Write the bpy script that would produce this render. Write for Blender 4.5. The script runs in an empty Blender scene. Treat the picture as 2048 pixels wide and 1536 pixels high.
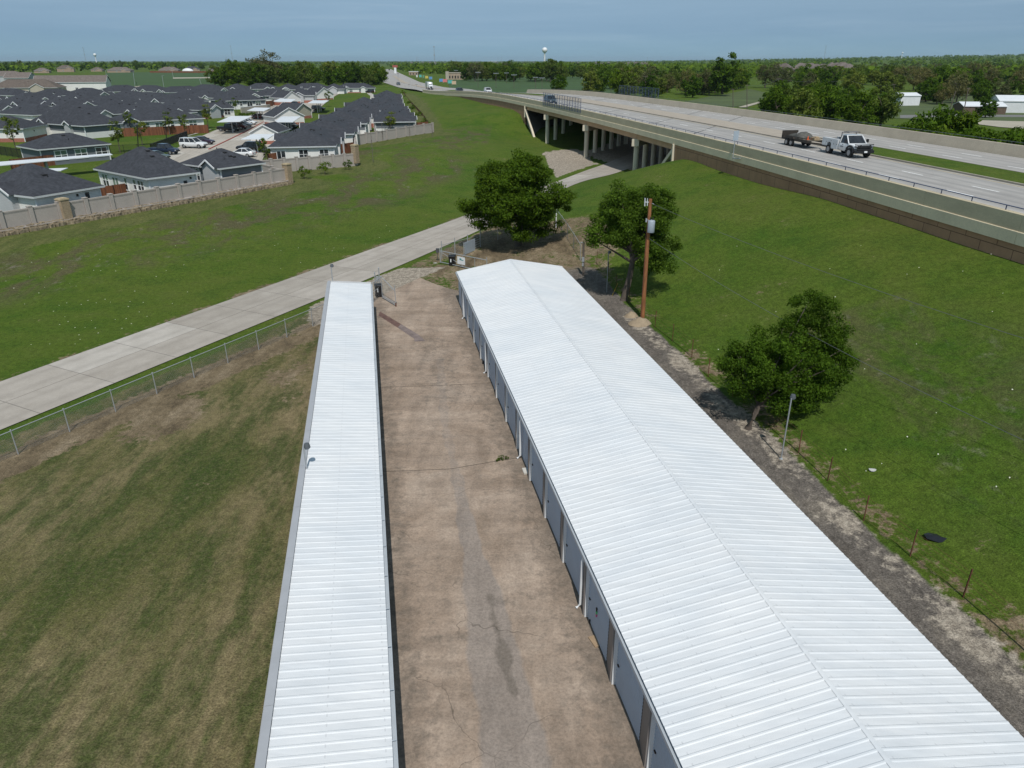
import bpy, bmesh, math, random
import numpy as np
from mathutils import Vector, Matrix
random.seed(7)
def hsh(s): return sum(ord(c) * (i + 7) for i, c in enumerate(str(s)))
C = bpy.context.scene.collection
R = math.radians
# ------------------------------------------------------------------ camera model (design-time survey: pixel -> ground point)
F_, CX, CY, HC = 1420.0, 1024.0, 768.0, 18.0
PIT = math.atan((768 - 121) / F_)
SP, CP = math.sin(PIT), math.cos(PIT)
def ray(px, py):
    u = (px - CX) / F_; v = (CY - py) / F_
    return u, CP + v * SP, -SP + v * CP
def at_z(px, py, z=0.0):
    u, y, zz = ray(px, py); t = (z - HC) / zz
    return Vector((u * t, y * t, z))
def at_y(px, py, Y):
    u, y, zz = ray(px, py); t = Y / y
    return Vector((u * t, Y, HC + zz * t))
def g(px, py):
    """point of the terrain seen at a pixel of the survey photograph"""
    z = 0.0
    for _ in range(25):
        p = at_z(px, py, z); z = .5 * z + .5 * float(H(p.x, p.y))
    return at_z(px, py, z)
# ------------------------------------------------------------------ terrain height
def hx(y):                       # plan line of the near edge of the highway
    y = np.asarray(y, float)
    a = 32.4 - .1388 * (y - 45.3) - .000344 * (y - 45.3) ** 2
    b = -7.6 - .25 * (y - 240)
    c = -105.1 - .18 * (y - 630)
    return np.where(y < 240, a, np.where(y < 630, b, c))
def hdir(y):
    d = (float(hx(y + .5)) - float(hx(y - .5)))
    v = Vector((d, 1, 0)); v.normalize(); return v
def sstep0(a, b, x): t = np.clip((x - a) / (b - a), 0, 1); return t * t * (3 - 2 * t)
def hz(y):                       # carriageway level
    y = np.asarray(y, float)
    t = np.clip((y - 215) / 190, 0, 1)
    return 8.15 - 4.6 * (t * t * (3 - 2 * t)) - 1.85 * sstep0(405, 520, y)
def hpt(y, off, dz=0.0):         # point on the highway cross-section
    d = hdir(y); n = Vector((d.y, -d.x, 0))
    p = Vector((float(hx(y)), y, float(hz(y)) + dz)) + n * off
    return p
_cp = []
def _c(x, y, z): _cp.append((x, y, z))
for x in (-40, -25, -10, 0, 8, 15):
    for y in (-10, 10, 25, 40, 56): _c(x - .19 * y if x < 0 else x - .19 * (y - 30), y, 0)
for s in range(-20, 190, 15): _c(-31.4 + .4447 * s, 39.7 + .8958 * s, .5 * min(1, max(0, (s - 60) / 60)))     # frontage road near edge
for s in range(-20, 150, 20): _c(-31.4 + .4447 * s - 6.5, 39.7 + .8958 * s + 3.2, .5 * min(1, max(0, (s - 60) / 60)))
for y in (20, 32, 44, 56, 68, 80, 92, 101): _c(float(hx(y)) + .2, y, 6.25 if y < 80 else 5.75)
for y in (20, 44, 68, 92): _c(float(hx(y)) + 15, y, 6.5); _c(float(hx(y)) + 34, y, 4); _c(float(hx(y)) + 55, y, 2)
_c(21, 119, 1.5); _c(20.5, 113, 2.8); _c(14.4, 148, 0); _c(8.2, 178, -.1); _c(28, 140, .5); _c(22, 170, 0); _c(35, 160, .5)
_c(4.8, 192, 1.0); _c(15, 205, 2.0)
for y in (204, 215, 235, 260, 290): _c(float(hx(y)) + .2, y, 5.5); _c(float(hx(y)) + 15, y, 5.6); _c(float(hx(y)) + 34, y, 4.0); _c(float(hx(y)) + 60, y, 2)
for y in (330, 360, 400, 480): _c(float(hx(y)) + .2, y, float(hz(y)) - .6); _c(float(hx(y)) + 15, y, float(hz(y)) - .6); _c(float(hx(y)) + 34, y, float(hz(y)) - .8)
for x, y in ((-62, 52), (-52.6, 72.5), (-43, 89), (-32.7, 107), (-28, 118), (-24, 128)): _c(x, y, 1.2)
for x, y in ((-60, 95), (-80, 110), (-45, 130), (-70, 150), (-40, 170), (-90, 190), (-30, 150), (-60, 230), (-100, 260), (-45, 260), (-150, 200), (-130, 120), (-70, 320), (-150, 330), (-110, 400)): _c(x, y, 2.0)
for x, y in ((-21, 139), (-18, 148), (-27, 190), (-36, 230), (-45, 280)): _c(x, y, 2.0)
for x, y in ((-10, 150), (-4, 150), (-15, 175), (-14, 200)): _c(x, y, 1.6 + (y - 150) * .035)
for x, y in ((80, 40), (80, 120), (110, 200), (60, 260), (150, 100), (60, 330)): _c(x, y, 1.5)
_cp = np.array(_cp); _S = 100.0
def _phi(r2): return np.where(r2 > 1e-12, .5 * r2 * np.log(np.maximum(r2, 1e-12)), 0)
_X = _cp[:, :2] / _S; _n = len(_cp)
_A = np.zeros((_n + 3, _n + 3))
_A[:_n, :_n] = _phi(((_X[:, None] - _X[None]) ** 2).sum(-1)) + np.eye(_n) * 2e-5
_A[:_n, _n] = 1; _A[:_n, _n + 1:] = _X; _A[_n, :_n] = 1; _A[_n + 1:, :_n] = _X.T
_W = np.linalg.solve(_A, np.concatenate([_cp[:, 2], np.zeros(3)]))
def H(x, y):
    x = np.asarray(x, float); y = np.asarray(y, float); sh = np.broadcast(x, y).shape
    xf = np.broadcast_to(x, sh).ravel(); yf = np.broadcast_to(y, sh).ravel()
    z = np.empty(len(xf))
    for i in range(0, len(xf), 20000):
        q = np.stack([xf[i:i + 20000], yf[i:i + 20000]], 1) / _S
        z[i:i + 20000] = _phi(((q[:, None] - _X[None]) ** 2).sum(-1)) @ _W[:_n] + _W[_n] + q @ _W[_n + 1:]
    d = np.maximum(np.maximum(np.abs(xf + 20) - 150, 0), np.maximum(np.maximum(yf - 400, 0), np.maximum(-15 - yf, 0)))
    k = np.clip(d / 150, 0, 1); k = k * k * (3 - 2 * k)
    rr = np.hypot(xf, yf)
    far = 1.5 + np.clip((rr - 1500) / 6000, 0, 1) * (-6 + 62 * np.clip((np.arctan2(xf, yf) - .12) / .45, 0, 1))
    z = np.clip(z, -.6, 7.2) * (1 - k) + far * k
    return z.reshape(sh)
def h1(x, y): return float(H(x, y))
# ------------------------------------------------------------------ mesh builder
class MB:
    def __init__(s): s.v = []; s.f = []; s.mi = []; s.m = 0
    def add(s, vs, fs):
        o = len(s.v); s.v.extend(Vector(v) for v in vs)
        for f in fs: s.f.append([i + o for i in f]); s.mi.append(s.m)
        return s
    def quad(s, a, b, c, d): return s.add([a, b, c, d], [[0, 1, 2, 3]])
    def box(s, c, size, rz=0.0, M=None):
        x, y, z = (k / 2 for k in size)
        vs = [Vector((a * x, b * y, d * z)) for a, b, d in ((-1,-1,-1),(1,-1,-1),(1,1,-1),(-1,1,-1),(-1,-1,1),(1,-1,1),(1,1,1),(-1,1,1))]
        if M is None: M = Matrix.Rotation(rz, 3, 'Z')
        c = Vector(c); vs = [M @ v + c for v in vs]
        return s.add(vs, [[0,3,2,1],[4,5,6,7],[0,1,5,4],[1,2,6,5],[2,3,7,6],[3,0,4,7]])
    def bar(s, p0, p1, w, h):                      # box from p0 to p1 (centre line), w across, h up
        p0 = Vector(p0); p1 = Vector(p1); d = p1 - p0; L = d.length
        if L < 1e-6: return s
        d /= L; up = Vector((0, 0, 1)) if abs(d.z) < .98 else Vector((0, 1, 0))
        sd = d.cross(up).normalized(); up = sd.cross(d)
        vs = [p + sd * a * w / 2 + up * b * h / 2 for p in (p0, p1) for a, b in ((-1,-1),(1,-1),(1,1),(-1,1))]
        return s.add(vs, [[0,1,2,3],[7,6,5,4],[0,4,5,1],[1,5,6,2],[2,6,7,3],[3,7,4,0]])
    def tube(s, pts, r, n=8, r2=None):
        pts = [Vector(p) for p in pts]; k = len(pts); rings = []
        for i, p in enumerate(pts):
            d = (pts[min(i + 1, k - 1)] - pts[max(i - 1, 0)]).normalized()
            up = Vector((0, 0, 1)) if abs(d.z) < .9 else Vector((1, 0, 0))
            a = d.cross(up).normalized(); b = d.cross(a)
            rr = r if r2 is None else r + (r2 - r) * i / (k - 1)
            if isinstance(r, (list, tuple)): rr = r[i]
            rings.append([p + (a * math.cos(2 * math.pi * j / n) + b * math.sin(2 * math.pi * j / n)) * rr for j in range(n)])
        vs = [v for q in rings for v in q]; fs = []
        for i in range(k - 1):
            for j in range(n):
                j2 = (j + 1) % n; fs.append([i * n + j, i * n + j2, (i + 1) * n + j2, (i + 1) * n + j])
        fs.append(list(range(n))[::-1]); fs.append([(k - 1) * n + j for j in range(n)])
        return s.add(vs, fs)
    def lathe(s, c, prof, n=16):                   # prof: (r, z)
        c = Vector(c); vs = []; fs = []
        for r, z in prof:
            for j in range(n):
                a = 2 * math.pi * j / n; vs.append(c + Vector((r * math.cos(a), r * math.sin(a), z)))
        for i in range(len(prof) - 1):
            for j in range(n):
                j2 = (j + 1) % n; fs.append([i * n + j, i * n + j2, (i + 1) * n + j2, (i + 1) * n + j])
        fs.append(list(range(n))[::-1]); fs.append([(len(prof) - 1) * n + j for j in range(n)])
        return s.add(vs, fs)
    def prism(s, poly, ax, a0, a1):                # extrude a 2-D outline along axis ax
        n = len(poly)
        def P(p, a):
            if ax == 'x': return (a, p[0], p[1])
            if ax == 'y': return (p[0], a, p[1])
            return (p[0], p[1], a)
        vs = [P(p, a0) for p in poly] + [P(p, a1) for p in poly]
        fs = [list(range(n))[::-1], [n + i for i in range(n)]] + [[i, (i + 1) % n, n + (i + 1) % n, n + i] for i in range(n)]
        return s.add(vs, fs)
    def xf(s, M):
        s.v = [M @ v for v in s.v]; return s
    def build(s, name, mat, parent=None, smooth=False, world=True, bevel=0):
        me = bpy.data.meshes.new(name)
        vs = s.v
        if parent is not None and world and parent.name in ROOT:
            Mi = ROOT[parent.name]; vs = [Mi @ v for v in vs]
        me.from_pydata([tuple(v) for v in vs], [], s.f)
        for m in (mat if isinstance(mat, (list, tuple)) else [mat]): me.materials.append(m)
        if s.m or any(s.mi): me.polygons.foreach_set('material_index', s.mi)
        bm = bmesh.new(); bm.from_mesh(me)
        if len(bm.faces) < 60000: bmesh.ops.recalc_face_normals(bm, faces=bm.faces) if not getattr(s, 'raw', False) else None
        bm.to_mesh(me); bm.free()
        if smooth: me.polygons.foreach_set('use_smooth', [True] * len(me.polygons))
        o = bpy.data.objects.new(name, me); C.objects.link(o)
        if parent is not None:
            o.parent = parent
            if parent.name in ROOT: ROOT[o.name] = ROOT[parent.name]
        if bevel:
            md = o.modifiers.new('bevel', 'BEVEL'); md.width = bevel; md.segments = 2; md.limit_method = 'ANGLE'
        if smooth and smooth != 'all':
            try: me.set_sharp_from_angle(angle=R(40))
            except Exception: pass
        return o
ROOT = {}
def root(name, loc, rz=0.0):
    o = bpy.data.objects.new(name, None); C.objects.link(o)
    o.location = loc; o.rotation_euler = (0, 0, rz); o.empty_display_size = .3
    ROOT[o.name] = (Matrix.Translation(Vector(loc)) @ Matrix.Rotation(rz, 4, 'Z')).inverted()
    return o
def tag(o, label=None, cat=None, group=None, kind=None):
    if label: o['label'] = label
    if cat: o['category'] = cat
    if group: o['group'] = group
    if kind: o['kind'] = kind
    return o
def thing(name, label, cat, loc=(0, 0, 0), rz=0.0, group=None):
    return tag(root(name, loc, rz), label, cat, group)
def kids(o): return [c for c in bpy.data.objects if c.parent == o]
_KID = {}
def copy_tree(o, loc=None, rz=None, scale=None, label=None, group=None):
    def cp(a, par):
        c = a.copy(); C.objects.link(c); c.parent = par
        if a.name not in _KID: _KID[a.name] = list(a.children)
        for ch in _KID[a.name]: cp(ch, c)
        return c
    c = cp(o, None)
    if loc is not None: c.location = loc
    if rz is not None: c.rotation_euler = (0, 0, rz)
    if scale is not None: c.scale = scale if hasattr(scale, '__len__') else (scale,) * 3
    if label: c['label'] = label
    if group: c['group'] = group
    return c
# ------------------------------------------------------------------ materials
def nt(name):
    m = bpy.data.materials.new(name); m.use_nodes = True; t = m.node_tree
    return m, t, t.nodes['Principled BSDF']
def N(t, typ, **kw):
    n = t.nodes.new(typ)
    for k, v in kw.items():
        if k in n.inputs: n.inputs[k].default_value = v
        else: setattr(n, k, v)
    return n
def noise(t, vec, scale, detail=4, rough=.55, dist=0):
    n = N(t, 'ShaderNodeTexNoise'); n.inputs['Scale'].default_value = scale; n.inputs['Detail'].default_value = detail
    n.inputs['Roughness'].default_value = rough; n.inputs['Distortion'].default_value = dist
    if vec is not None: t.links.new(vec, n.inputs['Vector'])
    return n.outputs['Fac']
def pos(t, sx=1, sy=1, sz=1, rz=0):
    q = N(t, 'ShaderNodeNewGeometry'); m = N(t, 'ShaderNodeMapping')
    m.inputs['Scale'].default_value = (sx, sy, sz); m.inputs['Rotation'].default_value = (0, 0, rz)
    t.links.new(q.outputs['Position'], m.inputs['Vector']); return m.outputs['Vector']
def objc(t, sx=1, sy=1, sz=1):
    q = N(t, 'ShaderNodeTexCoord'); m = N(t, 'ShaderNodeMapping'); m.inputs['Scale'].default_value = (sx, sy, sz)
    t.links.new(q.outputs['Object'], m.inputs['Vector']); return m.outputs['Vector']
def ramp(t, fac, stops):
    r = N(t, 'ShaderNodeValToRGB'); e = r.color_ramp.elements
    while len(e) < len(stops): e.new(.5)
    for i, (p, c) in enumerate(stops):
        e[i].position = p; e[i].color = (*c, 1) if hasattr(c, '__len__') else (c, c, c, 1)
    t.links.new(fac, r.inputs['Fac']); return r.outputs['Color']
def mix(t, fac, a, b, mode='MIX'):
    n = N(t, 'ShaderNodeMix'); n.data_type = 'RGBA'; n.blend_type = mode
    for s, v in (('Factor', fac), ('A', a), ('B', b)):
        i = [q for q in n.inputs if q.name == s and (q.type == 'RGBA' if s != 'Factor' else q.type == 'VALUE')][0]
        if hasattr(v, 'is_linked'): t.links.new(v, i)
        elif s == 'Factor': i.default_value = v
        else: i.default_value = (*v, 1) if len(v) == 3 else v
    return [q for q in n.outputs if q.type == 'RGBA'][0]
def math_(t, op, a, b=0.0):
    n = N(t, 'ShaderNodeMath'); n.operation = op
    for i, v in enumerate((a, b)):
        if hasattr(v, 'is_linked'): t.links.new(v, n.inputs[i])
        else: n.inputs[i].default_value = v
    return n.outputs[0]
def attr(t, name):
    n = N(t, 'ShaderNodeAttribute'); n.attribute_name = name; return n
def bump(t, bs, h, strength=.4, dist=.02):
    n = N(t, 'ShaderNodeBump'); n.inputs['Strength'].default_value = strength; n.inputs['Distance'].default_value = dist
    t.links.new(h, n.inputs['Height']); t.links.new(n.outputs['Normal'], bs.inputs['Normal'])
def mk(name, c, rough=.7, var=.18, scale=2.0, metal=0.0, bmp=0.0, bscale=30, spec=None, stretch=(1, 1, 1), fine=0.0):
    m, t, b = nt(name)
    v = pos(t, *stretch)
    f = noise(t, v, scale, 5, .6)
    col = ramp(t, f, [(.3, [k * (1 - var) for k in c]), (.7, [min(1, k * (1 + var)) for k in c])])
    if fine:
        f2 = noise(t, v, scale * 14, 3, .7)
        col = mix(t, 1.0, col, ramp(t, f2, [(.3, 1 - fine), (.7, 1.0)]), 'MULTIPLY')
    t.links.new(col, b.inputs['Base Color'])
    b.inputs['Roughness'].default_value = rough; b.inputs['Metallic'].default_value = metal
    if spec is not None: b.inputs['Specular IOR Level'].default_value = spec
    if bmp: bump(t, b, noise(t, v, bscale, 4), bmp)
    return m
def flat(name, c, rough=.5, metal=0.0, spec=.5, coat=0):
    m, t, b = nt(name); b.inputs['Base Color'].default_value = (*c, 1)
    b.inputs['Roughness'].default_value = rough; b.inputs['Metallic'].default_value = metal; b.inputs['Specular IOR Level'].default_value = spec
    if coat: b.inputs['Coat Weight'].default_value = coat; b.inputs['Coat Roughness'].default_value = .05
    f = noise(t, pos(t), 3.0, 3); col = mix(t, 1.0, (*c,), ramp(t, f, [(.3, .92), (.7, 1.0)]), 'MULTIPLY')
    t.links.new(col, b.inputs['Base Color'])
    return m
# ------------------------------------------------------------------ plan lines
AX = Vector((-.191, .9816, 0)); AX.normalize(); AN = Vector((AX.y, -AX.x, 0))       # storage building axis and its right-hand normal
RB0 = Vector((3.97, 12.57, 0))                                                        # a point under the left eave of the right building
LB0 = Vector((-2.85, 11.7, 0))                                                        # a point under the right eave of the left building
RD = Vector((.4447, .8958, 0)).normalized(); RN = Vector((RD.y, -RD.x, 0))            # frontage road
RP = at_z(0, 862); RP.z = 0                                                           # point on its near edge
RW = 6.5
FP = at_z(153, 858); FD = (at_z(590, 668) - FP).normalized(); FN = Vector((FD.y, -FD.x, 0))   # chain-link fence
TP = at_z(1820, 1113); TD = (at_z(1300, 640) - TP).normalized(); TN = Vector((TD.y, -TD.x, 0))  # wire fence on steel posts
def sd(x, y, P, Nn): return (x - P.x) * Nn.x + (y - P.y) * Nn.y
def al(x, y, P, D): return (x - P.x) * D.x + (y - P.y) * D.y
def pdist(x, y, pts):
    d = np.full(np.shape(x), 1e9)
    for a, b in zip(pts[:-1], pts[1:]):
        ax, ay, bx, by = a[0], a[1], b[0], b[1]; L2 = (bx - ax) ** 2 + (by - ay) ** 2
        t = np.clip(((x - ax) * (bx - ax) + (y - ay) * (by - ay)) / L2, 0, 1)
        d = np.minimum(d, np.hypot(x - ax - t * (bx - ax), y - ay - t * (by - ay)))
    return d
def inpoly(x, y, pts):
    c = np.zeros(np.shape(x), bool); n = len(pts)
    for i in range(n):
        x1, y1 = pts[i][:2]; x2, y2 = pts[(i + 1) % n][:2]
        if y1 == y2: continue
        k = ((y1 > y) != (y2 > y)) & (x < (x2 - x1) * (y - y1) / (y2 - y1) + x1); c ^= k
    return c
def sstep(a, b, x): t = np.clip((x - a) / (b - a), 0, 1); return t * t * (3 - 2 * t)
# boundary wall of the housing estate (plan)
WALL_A = [at_z(-120, 494, 1.2), at_z(0, 474, 1.2), at_z(576, 368, 1.2)]
WALL_B = [at_z(518, 347, 1.8), at_z(712, 326, 1.8)]
WALL_C = [at_z(712, 292, 1.9), at_z(866, 271, 1.9)]
def grid_mesh(name, xs, ys, zf, mat, attrs=None, smooth=True, kind='structure'):
    X, Y = np.meshgrid(xs, ys); Z = zf(X, Y)
    nx, ny = len(xs), len(ys)
    co = np.stack([X, Y, Z], -1).reshape(-1, 3).astype(np.float32)
    i = np.arange(ny - 1)[:, None] * nx + np.arange(nx - 1)[None]
    q = np.stack([i, i + 1, i + nx + 1, i + nx], -1).reshape(-1, 4)
    me = bpy.data.meshes.new(name); me.vertices.add(len(co)); me.vertices.foreach_set('co', co.ravel())
    me.loops.add(q.size); me.loops.foreach_set('vertex_index', q.ravel().astype(np.int32))
    me.polygons.add(len(q)); me.polygons.foreach_set('loop_start', (np.arange(len(q)) * 4).astype(np.int32))
    me.update(calc_edges=True); me.validate()
    if smooth: me.polygons.foreach_set('use_smooth', [True] * len(q))
    for an, fn in (attrs or {}).items():
        a = me.attributes.new(an, 'FLOAT_COLOR', 'POINT'); c = np.ones((len(co), 4), np.float32)
        rgb = fn(co[:, 0], co[:, 1], co[:, 2])
        for k in range(3): c[:, k] = rgb[k]
        a.data.foreach_set('color', c.ravel())
    me.materials.append(mat)
    o = bpy.data.objects.new(name, me); C.objects.link(o); o['kind'] = kind
    return o
def strip(name, L, Rr, mat, na=2, off=.03, drape=True, kind='structure', parent=None, zs=None):
    """sheet between two equally long plan polylines, draped on the terrain; UV = (across m, along m)"""
    vs = []; uv = []; s = 0
    for i, (a, b) in enumerate(zip(L, Rr)):
        if i: s += ((Vector(a) + Vector(b)) / 2 - (Vector(L[i - 1]) + Vector(Rr[i - 1])) / 2).length
        w = (Vector(b) - Vector(a)).length
        for j in range(na + 1):
            p = Vector(a).lerp(Vector(b), j / na); z = (h1(p.x, p.y) if drape else p.z) + off
            vs.append((p.x, p.y, z)); uv.append((w * j / na, s))
    n = na + 1; fs = [[i * n + j, i * n + j + 1, (i + 1) * n + j + 1, (i + 1) * n + j] for i in range(len(L) - 1) for j in range(na)]
    me = bpy.data.meshes.new(name); me.from_pydata(vs, [], fs)
    ul = me.uv_layers.new(name='UVMap')
    for p in me.polygons:
        p.use_smooth = True
        for li, vi in zip(p.loop_indices, p.vertices): ul.data[li].uv = uv[vi]
    me.update()
    if me.polygons and me.polygons[0].normal.z < 0: me.flip_normals()
    me.materials.append(mat)
    o = bpy.data.objects.new(name, me); C.objects.link(o)
    if kind: o['kind'] = kind
    if parent is not None: o.parent = parent
    return o
def lin(a, b, n): a = Vector(a); b = Vector(b); return [a.lerp(b, i / n) for i in range(n + 1)]
def uvn(t):
    return N(t, 'ShaderNodeUVMap').outputs['UV']
def sepx(t, v):
    n = N(t, 'ShaderNodeSeparateXYZ'); t.links.new(v, n.inputs[0]); return n.outputs
# ------------------------------------------------------------------ ground material
def ground_mat():
    m, t, b = nt('grass_ground')
    v = pos(t); vs = pos(t, 1, .35, 1, R(11))
    n1 = noise(t, v, .045, 5, .6, .4); n2 = noise(t, v, .3, 5, .65); n3 = noise(t, v, 2.6, 4, .7); n4 = noise(t, v, 14, 3, .75); n5 = noise(t, pos(t, 1, .4, 1, R(15)), .7, 5, .65)
    g1 = ramp(t, n1, [(.36, (.050, .106, .011)), (.5, (.080, .123, .016)), (.62, (.100, .130, .022))])
    g2 = ramp(t, n2, [(.36, (.043, .093, .010)), (.5, (.081, .125, .015)), (.62, (.094, .126, .022))])
    gr = mix(t, .5, g1, g2)
    bare = ramp(t, noise(t, pos(t, 1, .6, 1, R(-25)), 1.1, 6, .75), [(.56, 0), (.68, .8)])
    bare = math_(t, 'MULTIPLY', bare, ramp(t, noise(t, v, .16, 3, .6), [(.47, 0), (.58, 1)]))
    z1 = attr(t, 'zone'); s1 = N(t, 'ShaderNodeSeparateColor'); t.links.new(z1.outputs['Color'], s1.inputs[0])
    z2 = attr(t, 'zone_b'); s2 = N(t, 'ShaderNodeSeparateColor'); t.links.new(z2.outputs['Color'], s2.inputs[0])
    def soft(a, k=.8):            # zone mask broken up by noise
        q = math_(t, 'ADD', a, math_(t, 'MULTIPLY', math_(t, 'SUBTRACT', n2, .5), k))
        q = math_(t, 'ADD', q, math_(t, 'MULTIPLY', math_(t, 'SUBTRACT', n3, .5), k * .8))
        return ramp(t, q, [(.4, 0), (.6, 1)])
    weed = ramp(t, noise(t, pos(t, 1, .5, 1, R(-25)), .22, 6, .72, .6), [(.46, 0), (.58, .8)])
    gr = mix(t, math_(t, 'MULTIPLY', weed, s2.outputs[1]), gr, (.105, .088, .05))
    gr = mix(t, math_(t, 'MULTIPLY', bare, s2.outputs[1]), gr, (.23, .205, .165))
    # mown brownish yard
    nd = noise(t, vs, .16, 6, .62, .3); nd2 = noise(t, pos(t, 1, .3, 1, R(20)), .75, 5, .7); nd3 = noise(t, v, 5, 4, .75)
    dry = ramp(t, nd, [(.36, (.068, .088, .022)), (.46, (.12, .116, .042)), (.54, (.18, .152, .072)), (.64, (.235, .188, .102))])
    dry = mix(t, ramp(t, nd2, [(.44, 0), (.6, .8)]), dry, (.048, .074, .017))
    dry = mix(t, ramp(t, nd3, [(.45, 0), (.75, .5)]), dry, (.21, .17, .10))
    gr = mix(t, soft(s1.outputs[0], .55), gr, dry)
    # lighter mown verge
    mown = ramp(t, nd2, [(.3, (.07, .095, .024)), (.7, (.14, .145, .05))])
    gr = mix(t, soft(s2.outputs[0], 1.3), gr, mown)
    # brown weeds / dirt
    dirt = ramp(t, n5, [(.3, (.105, .08, .05)), (.5, (.195, .15, .093)), (.7, (.29, .23, .155))])
    gr = mix(t, soft(s1.outputs[1], 1.9), gr, dirt)
    # grey gravel
    vo = N(t, 'ShaderNodeTexVoronoi'); vo.inputs['Scale'].default_value = 16; t.links.new(v, vo.inputs['Vector'])
    gv = ramp(t, n5, [(.3, (.112, .097, .083)), (.5, (.155, .136, .118)), (.68, (.21, .182, .15))])
    gv = mix(t, ramp(t, vo.outputs['Color'], [(.6, 0), (.95, .28)]), gv, (.3, .27, .23))
    gr = mix(t, soft(s1.outputs[2], .45), gr, gv)
    # straw / pale ground
    pale = ramp(t, n3, [(.3, (.29, .245, .195)), (.7, (.40, .35, .285))])
    gr = mix(t, soft(s2.outputs[2], 1.3), gr, pale)
    fine = ramp(t, n4, [(.28, .5), (.5, 1.0), (.72, 1.6)])
    gr = mix(t, 1.0, gr, fine, 'MULTIPLY')
    gr = mix(t, 1.0, gr, ramp(t, n3, [(.3, .72), (.7, 1.16)]), 'MULTIPLY')
    n6 = noise(t, pos(t, 1, .45, 1, R(-12)), 5.5, 4, .8)
    gr = mix(t, 1.0, gr, ramp(t, n6, [(.3, .72), (.7, 1.2)]), 'MULTIPLY')
    t.links.new(gr, b.inputs['Base Color']); b.inputs['Roughness'].default_value = .95; b.inputs['Specular IOR Level'].default_value = .12
    bump(t, b, math_(t, 'ADD', n4, math_(t, 'MULTIPLY', n3, 1.2)), .75, .09)
    return m
ENTRY_A = at_z(787, 580); ENTRY_B = at_z(890, 534)
def zone(x, y, z):
    sdr = sd(x, y, FP, FN); slb = sd(x, y, LB0, AN)
    yard = sstep(-.3, .5, sdr) * sstep(.5, -.5, slb + 3.0)
    yard = np.maximum(yard, sstep(-2.7, -2.1, sdr) * (sdr < .3) * .6 * (sd(x, y, RP, RN) > .2) * (slb < 0))
    yard = np.where((y > 62) | (x > 4), 0, yard)
    dirt = sstep(2.0, .8, np.abs(sdr - .5)) * (y < 62) * (slb < -2) * .95
    rr = sd(x, y, RB0, AN)
    lane = sstep(7.6, 8.3, rr) * sstep(.1, -.9, sd(x, y, TP, TN)) * sstep(66, 58, al(x, y, RB0, AX) + 12)
    ent = sstep(.4, 1.2, sd(x, y, RP, RN)) * sstep(58.5, 60, y * .98 - x * .19 + 2.5) * sstep(.2, -1, sd(x, y, TP, TN))
    treed = np.maximum(dirt, sstep(13, 7, np.hypot(x - 1.5, y - 73)) * (sd(x, y, RP, RN) > .3) * .75)
    treed = np.maximum(treed, sstep(1.3, .3, np.abs(sd(x, y, TP, TN) - .3)) * (y < 95) * (y > 0) * .44)
    treed = np.maximum(treed, ent * .62)
    treed = np.maximum(treed, sstep(.9, .1, np.abs(sd(x, y, RP, RN) + RW + .25)) * (y < 120) * .45)
    treed = np.maximum(treed, sstep(3.2, 1.2, np.abs(slb + 5.5)) * (sdr > 0) * sstep(30, 42, y) * (y < 60) * .45)
    c = at_z(330, 830)
    treed = np.maximum(treed, sstep(2.6, .8, np.hypot((x - c.x), (y - c.y) * .6)) * .9)
    return yard, treed, np.clip(lane, 0, 1)
def zone_b(x, y, z):
    w = np.minimum(pdist(x, y, WALL_A), np.minimum(pdist(x, y, WALL_B), pdist(x, y, WALL_C)))
    mown = sstep(7.5, 4.5, w) * .9
    mown = np.maximum(mown, sstep(4, 2, pdist(x, y, [at_z(868, 272, 2), at_z(836, 215, 2), at_z(812, 190, 2)])) * .9)
    mid = np.abs(w - 13)
    bare = sstep(11, 3, mid) * (x < -5) * (y < 190) + sstep(7, 2, np.abs(sd(x, y, TP, TN) - 9)) * (y < 45) * .6
    # pale apron of gravel between slab and road
    ap = sstep(.1, .7, sd(x, y, RP, RN)) * (sd(x, y, ENTRY_A, Vector((RN.x, RN.y, 0))) < .3) * sstep(-17, -15.4, x + .3 * (y - 54)) * (y > 50) * (y < 66) * (x < -5)
    rr = sd(x, y, TP, TN)
    straw = sstep(1.2, .4, np.abs(rr + .95)) * sstep(10, 14, y) * sstep(56, 52, y) * .54
    bluff = np.where(inpoly(x, y, [at_z(1085, 310, .3), at_z(1150, 295, .3), at_z(1195, 325, .5), at_z(1112, 352, .5)]), .85, 0)
    und = np.where((sd(x, y, RP, RN) > -18) & (y > 128) & (y < 200) & (x > hx(y) + 2) & (x < hx(y) + 45), .8, 0)
    return mown, np.clip(bare, 0, 1), np.clip(np.maximum(np.maximum(ap, straw), np.maximum(bluff, und)), 0, 1)
def axis_lines(lo, hi, step, far_lo, far_hi, k=1.13):
    a = list(np.arange(lo, hi + .01, step)); s = step
    while a[-1] < far_hi: s *= k; a.append(a[-1] + s)
    s = step
    while a[0] > far_lo: s *= k; a.insert(0, a[0] - s)
    return np.array(a)
M_GROUND = ground_mat()
GX = axis_lines(-56, 50, .6, -16000, 16000, 1.12); GY = axis_lines(4, 130, .6, -400, 24000, 1.1)
grid_mesh('ground', GX, GY, H, M_GROUND, {'zone': zone, 'zone_b': zone_b})
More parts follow.
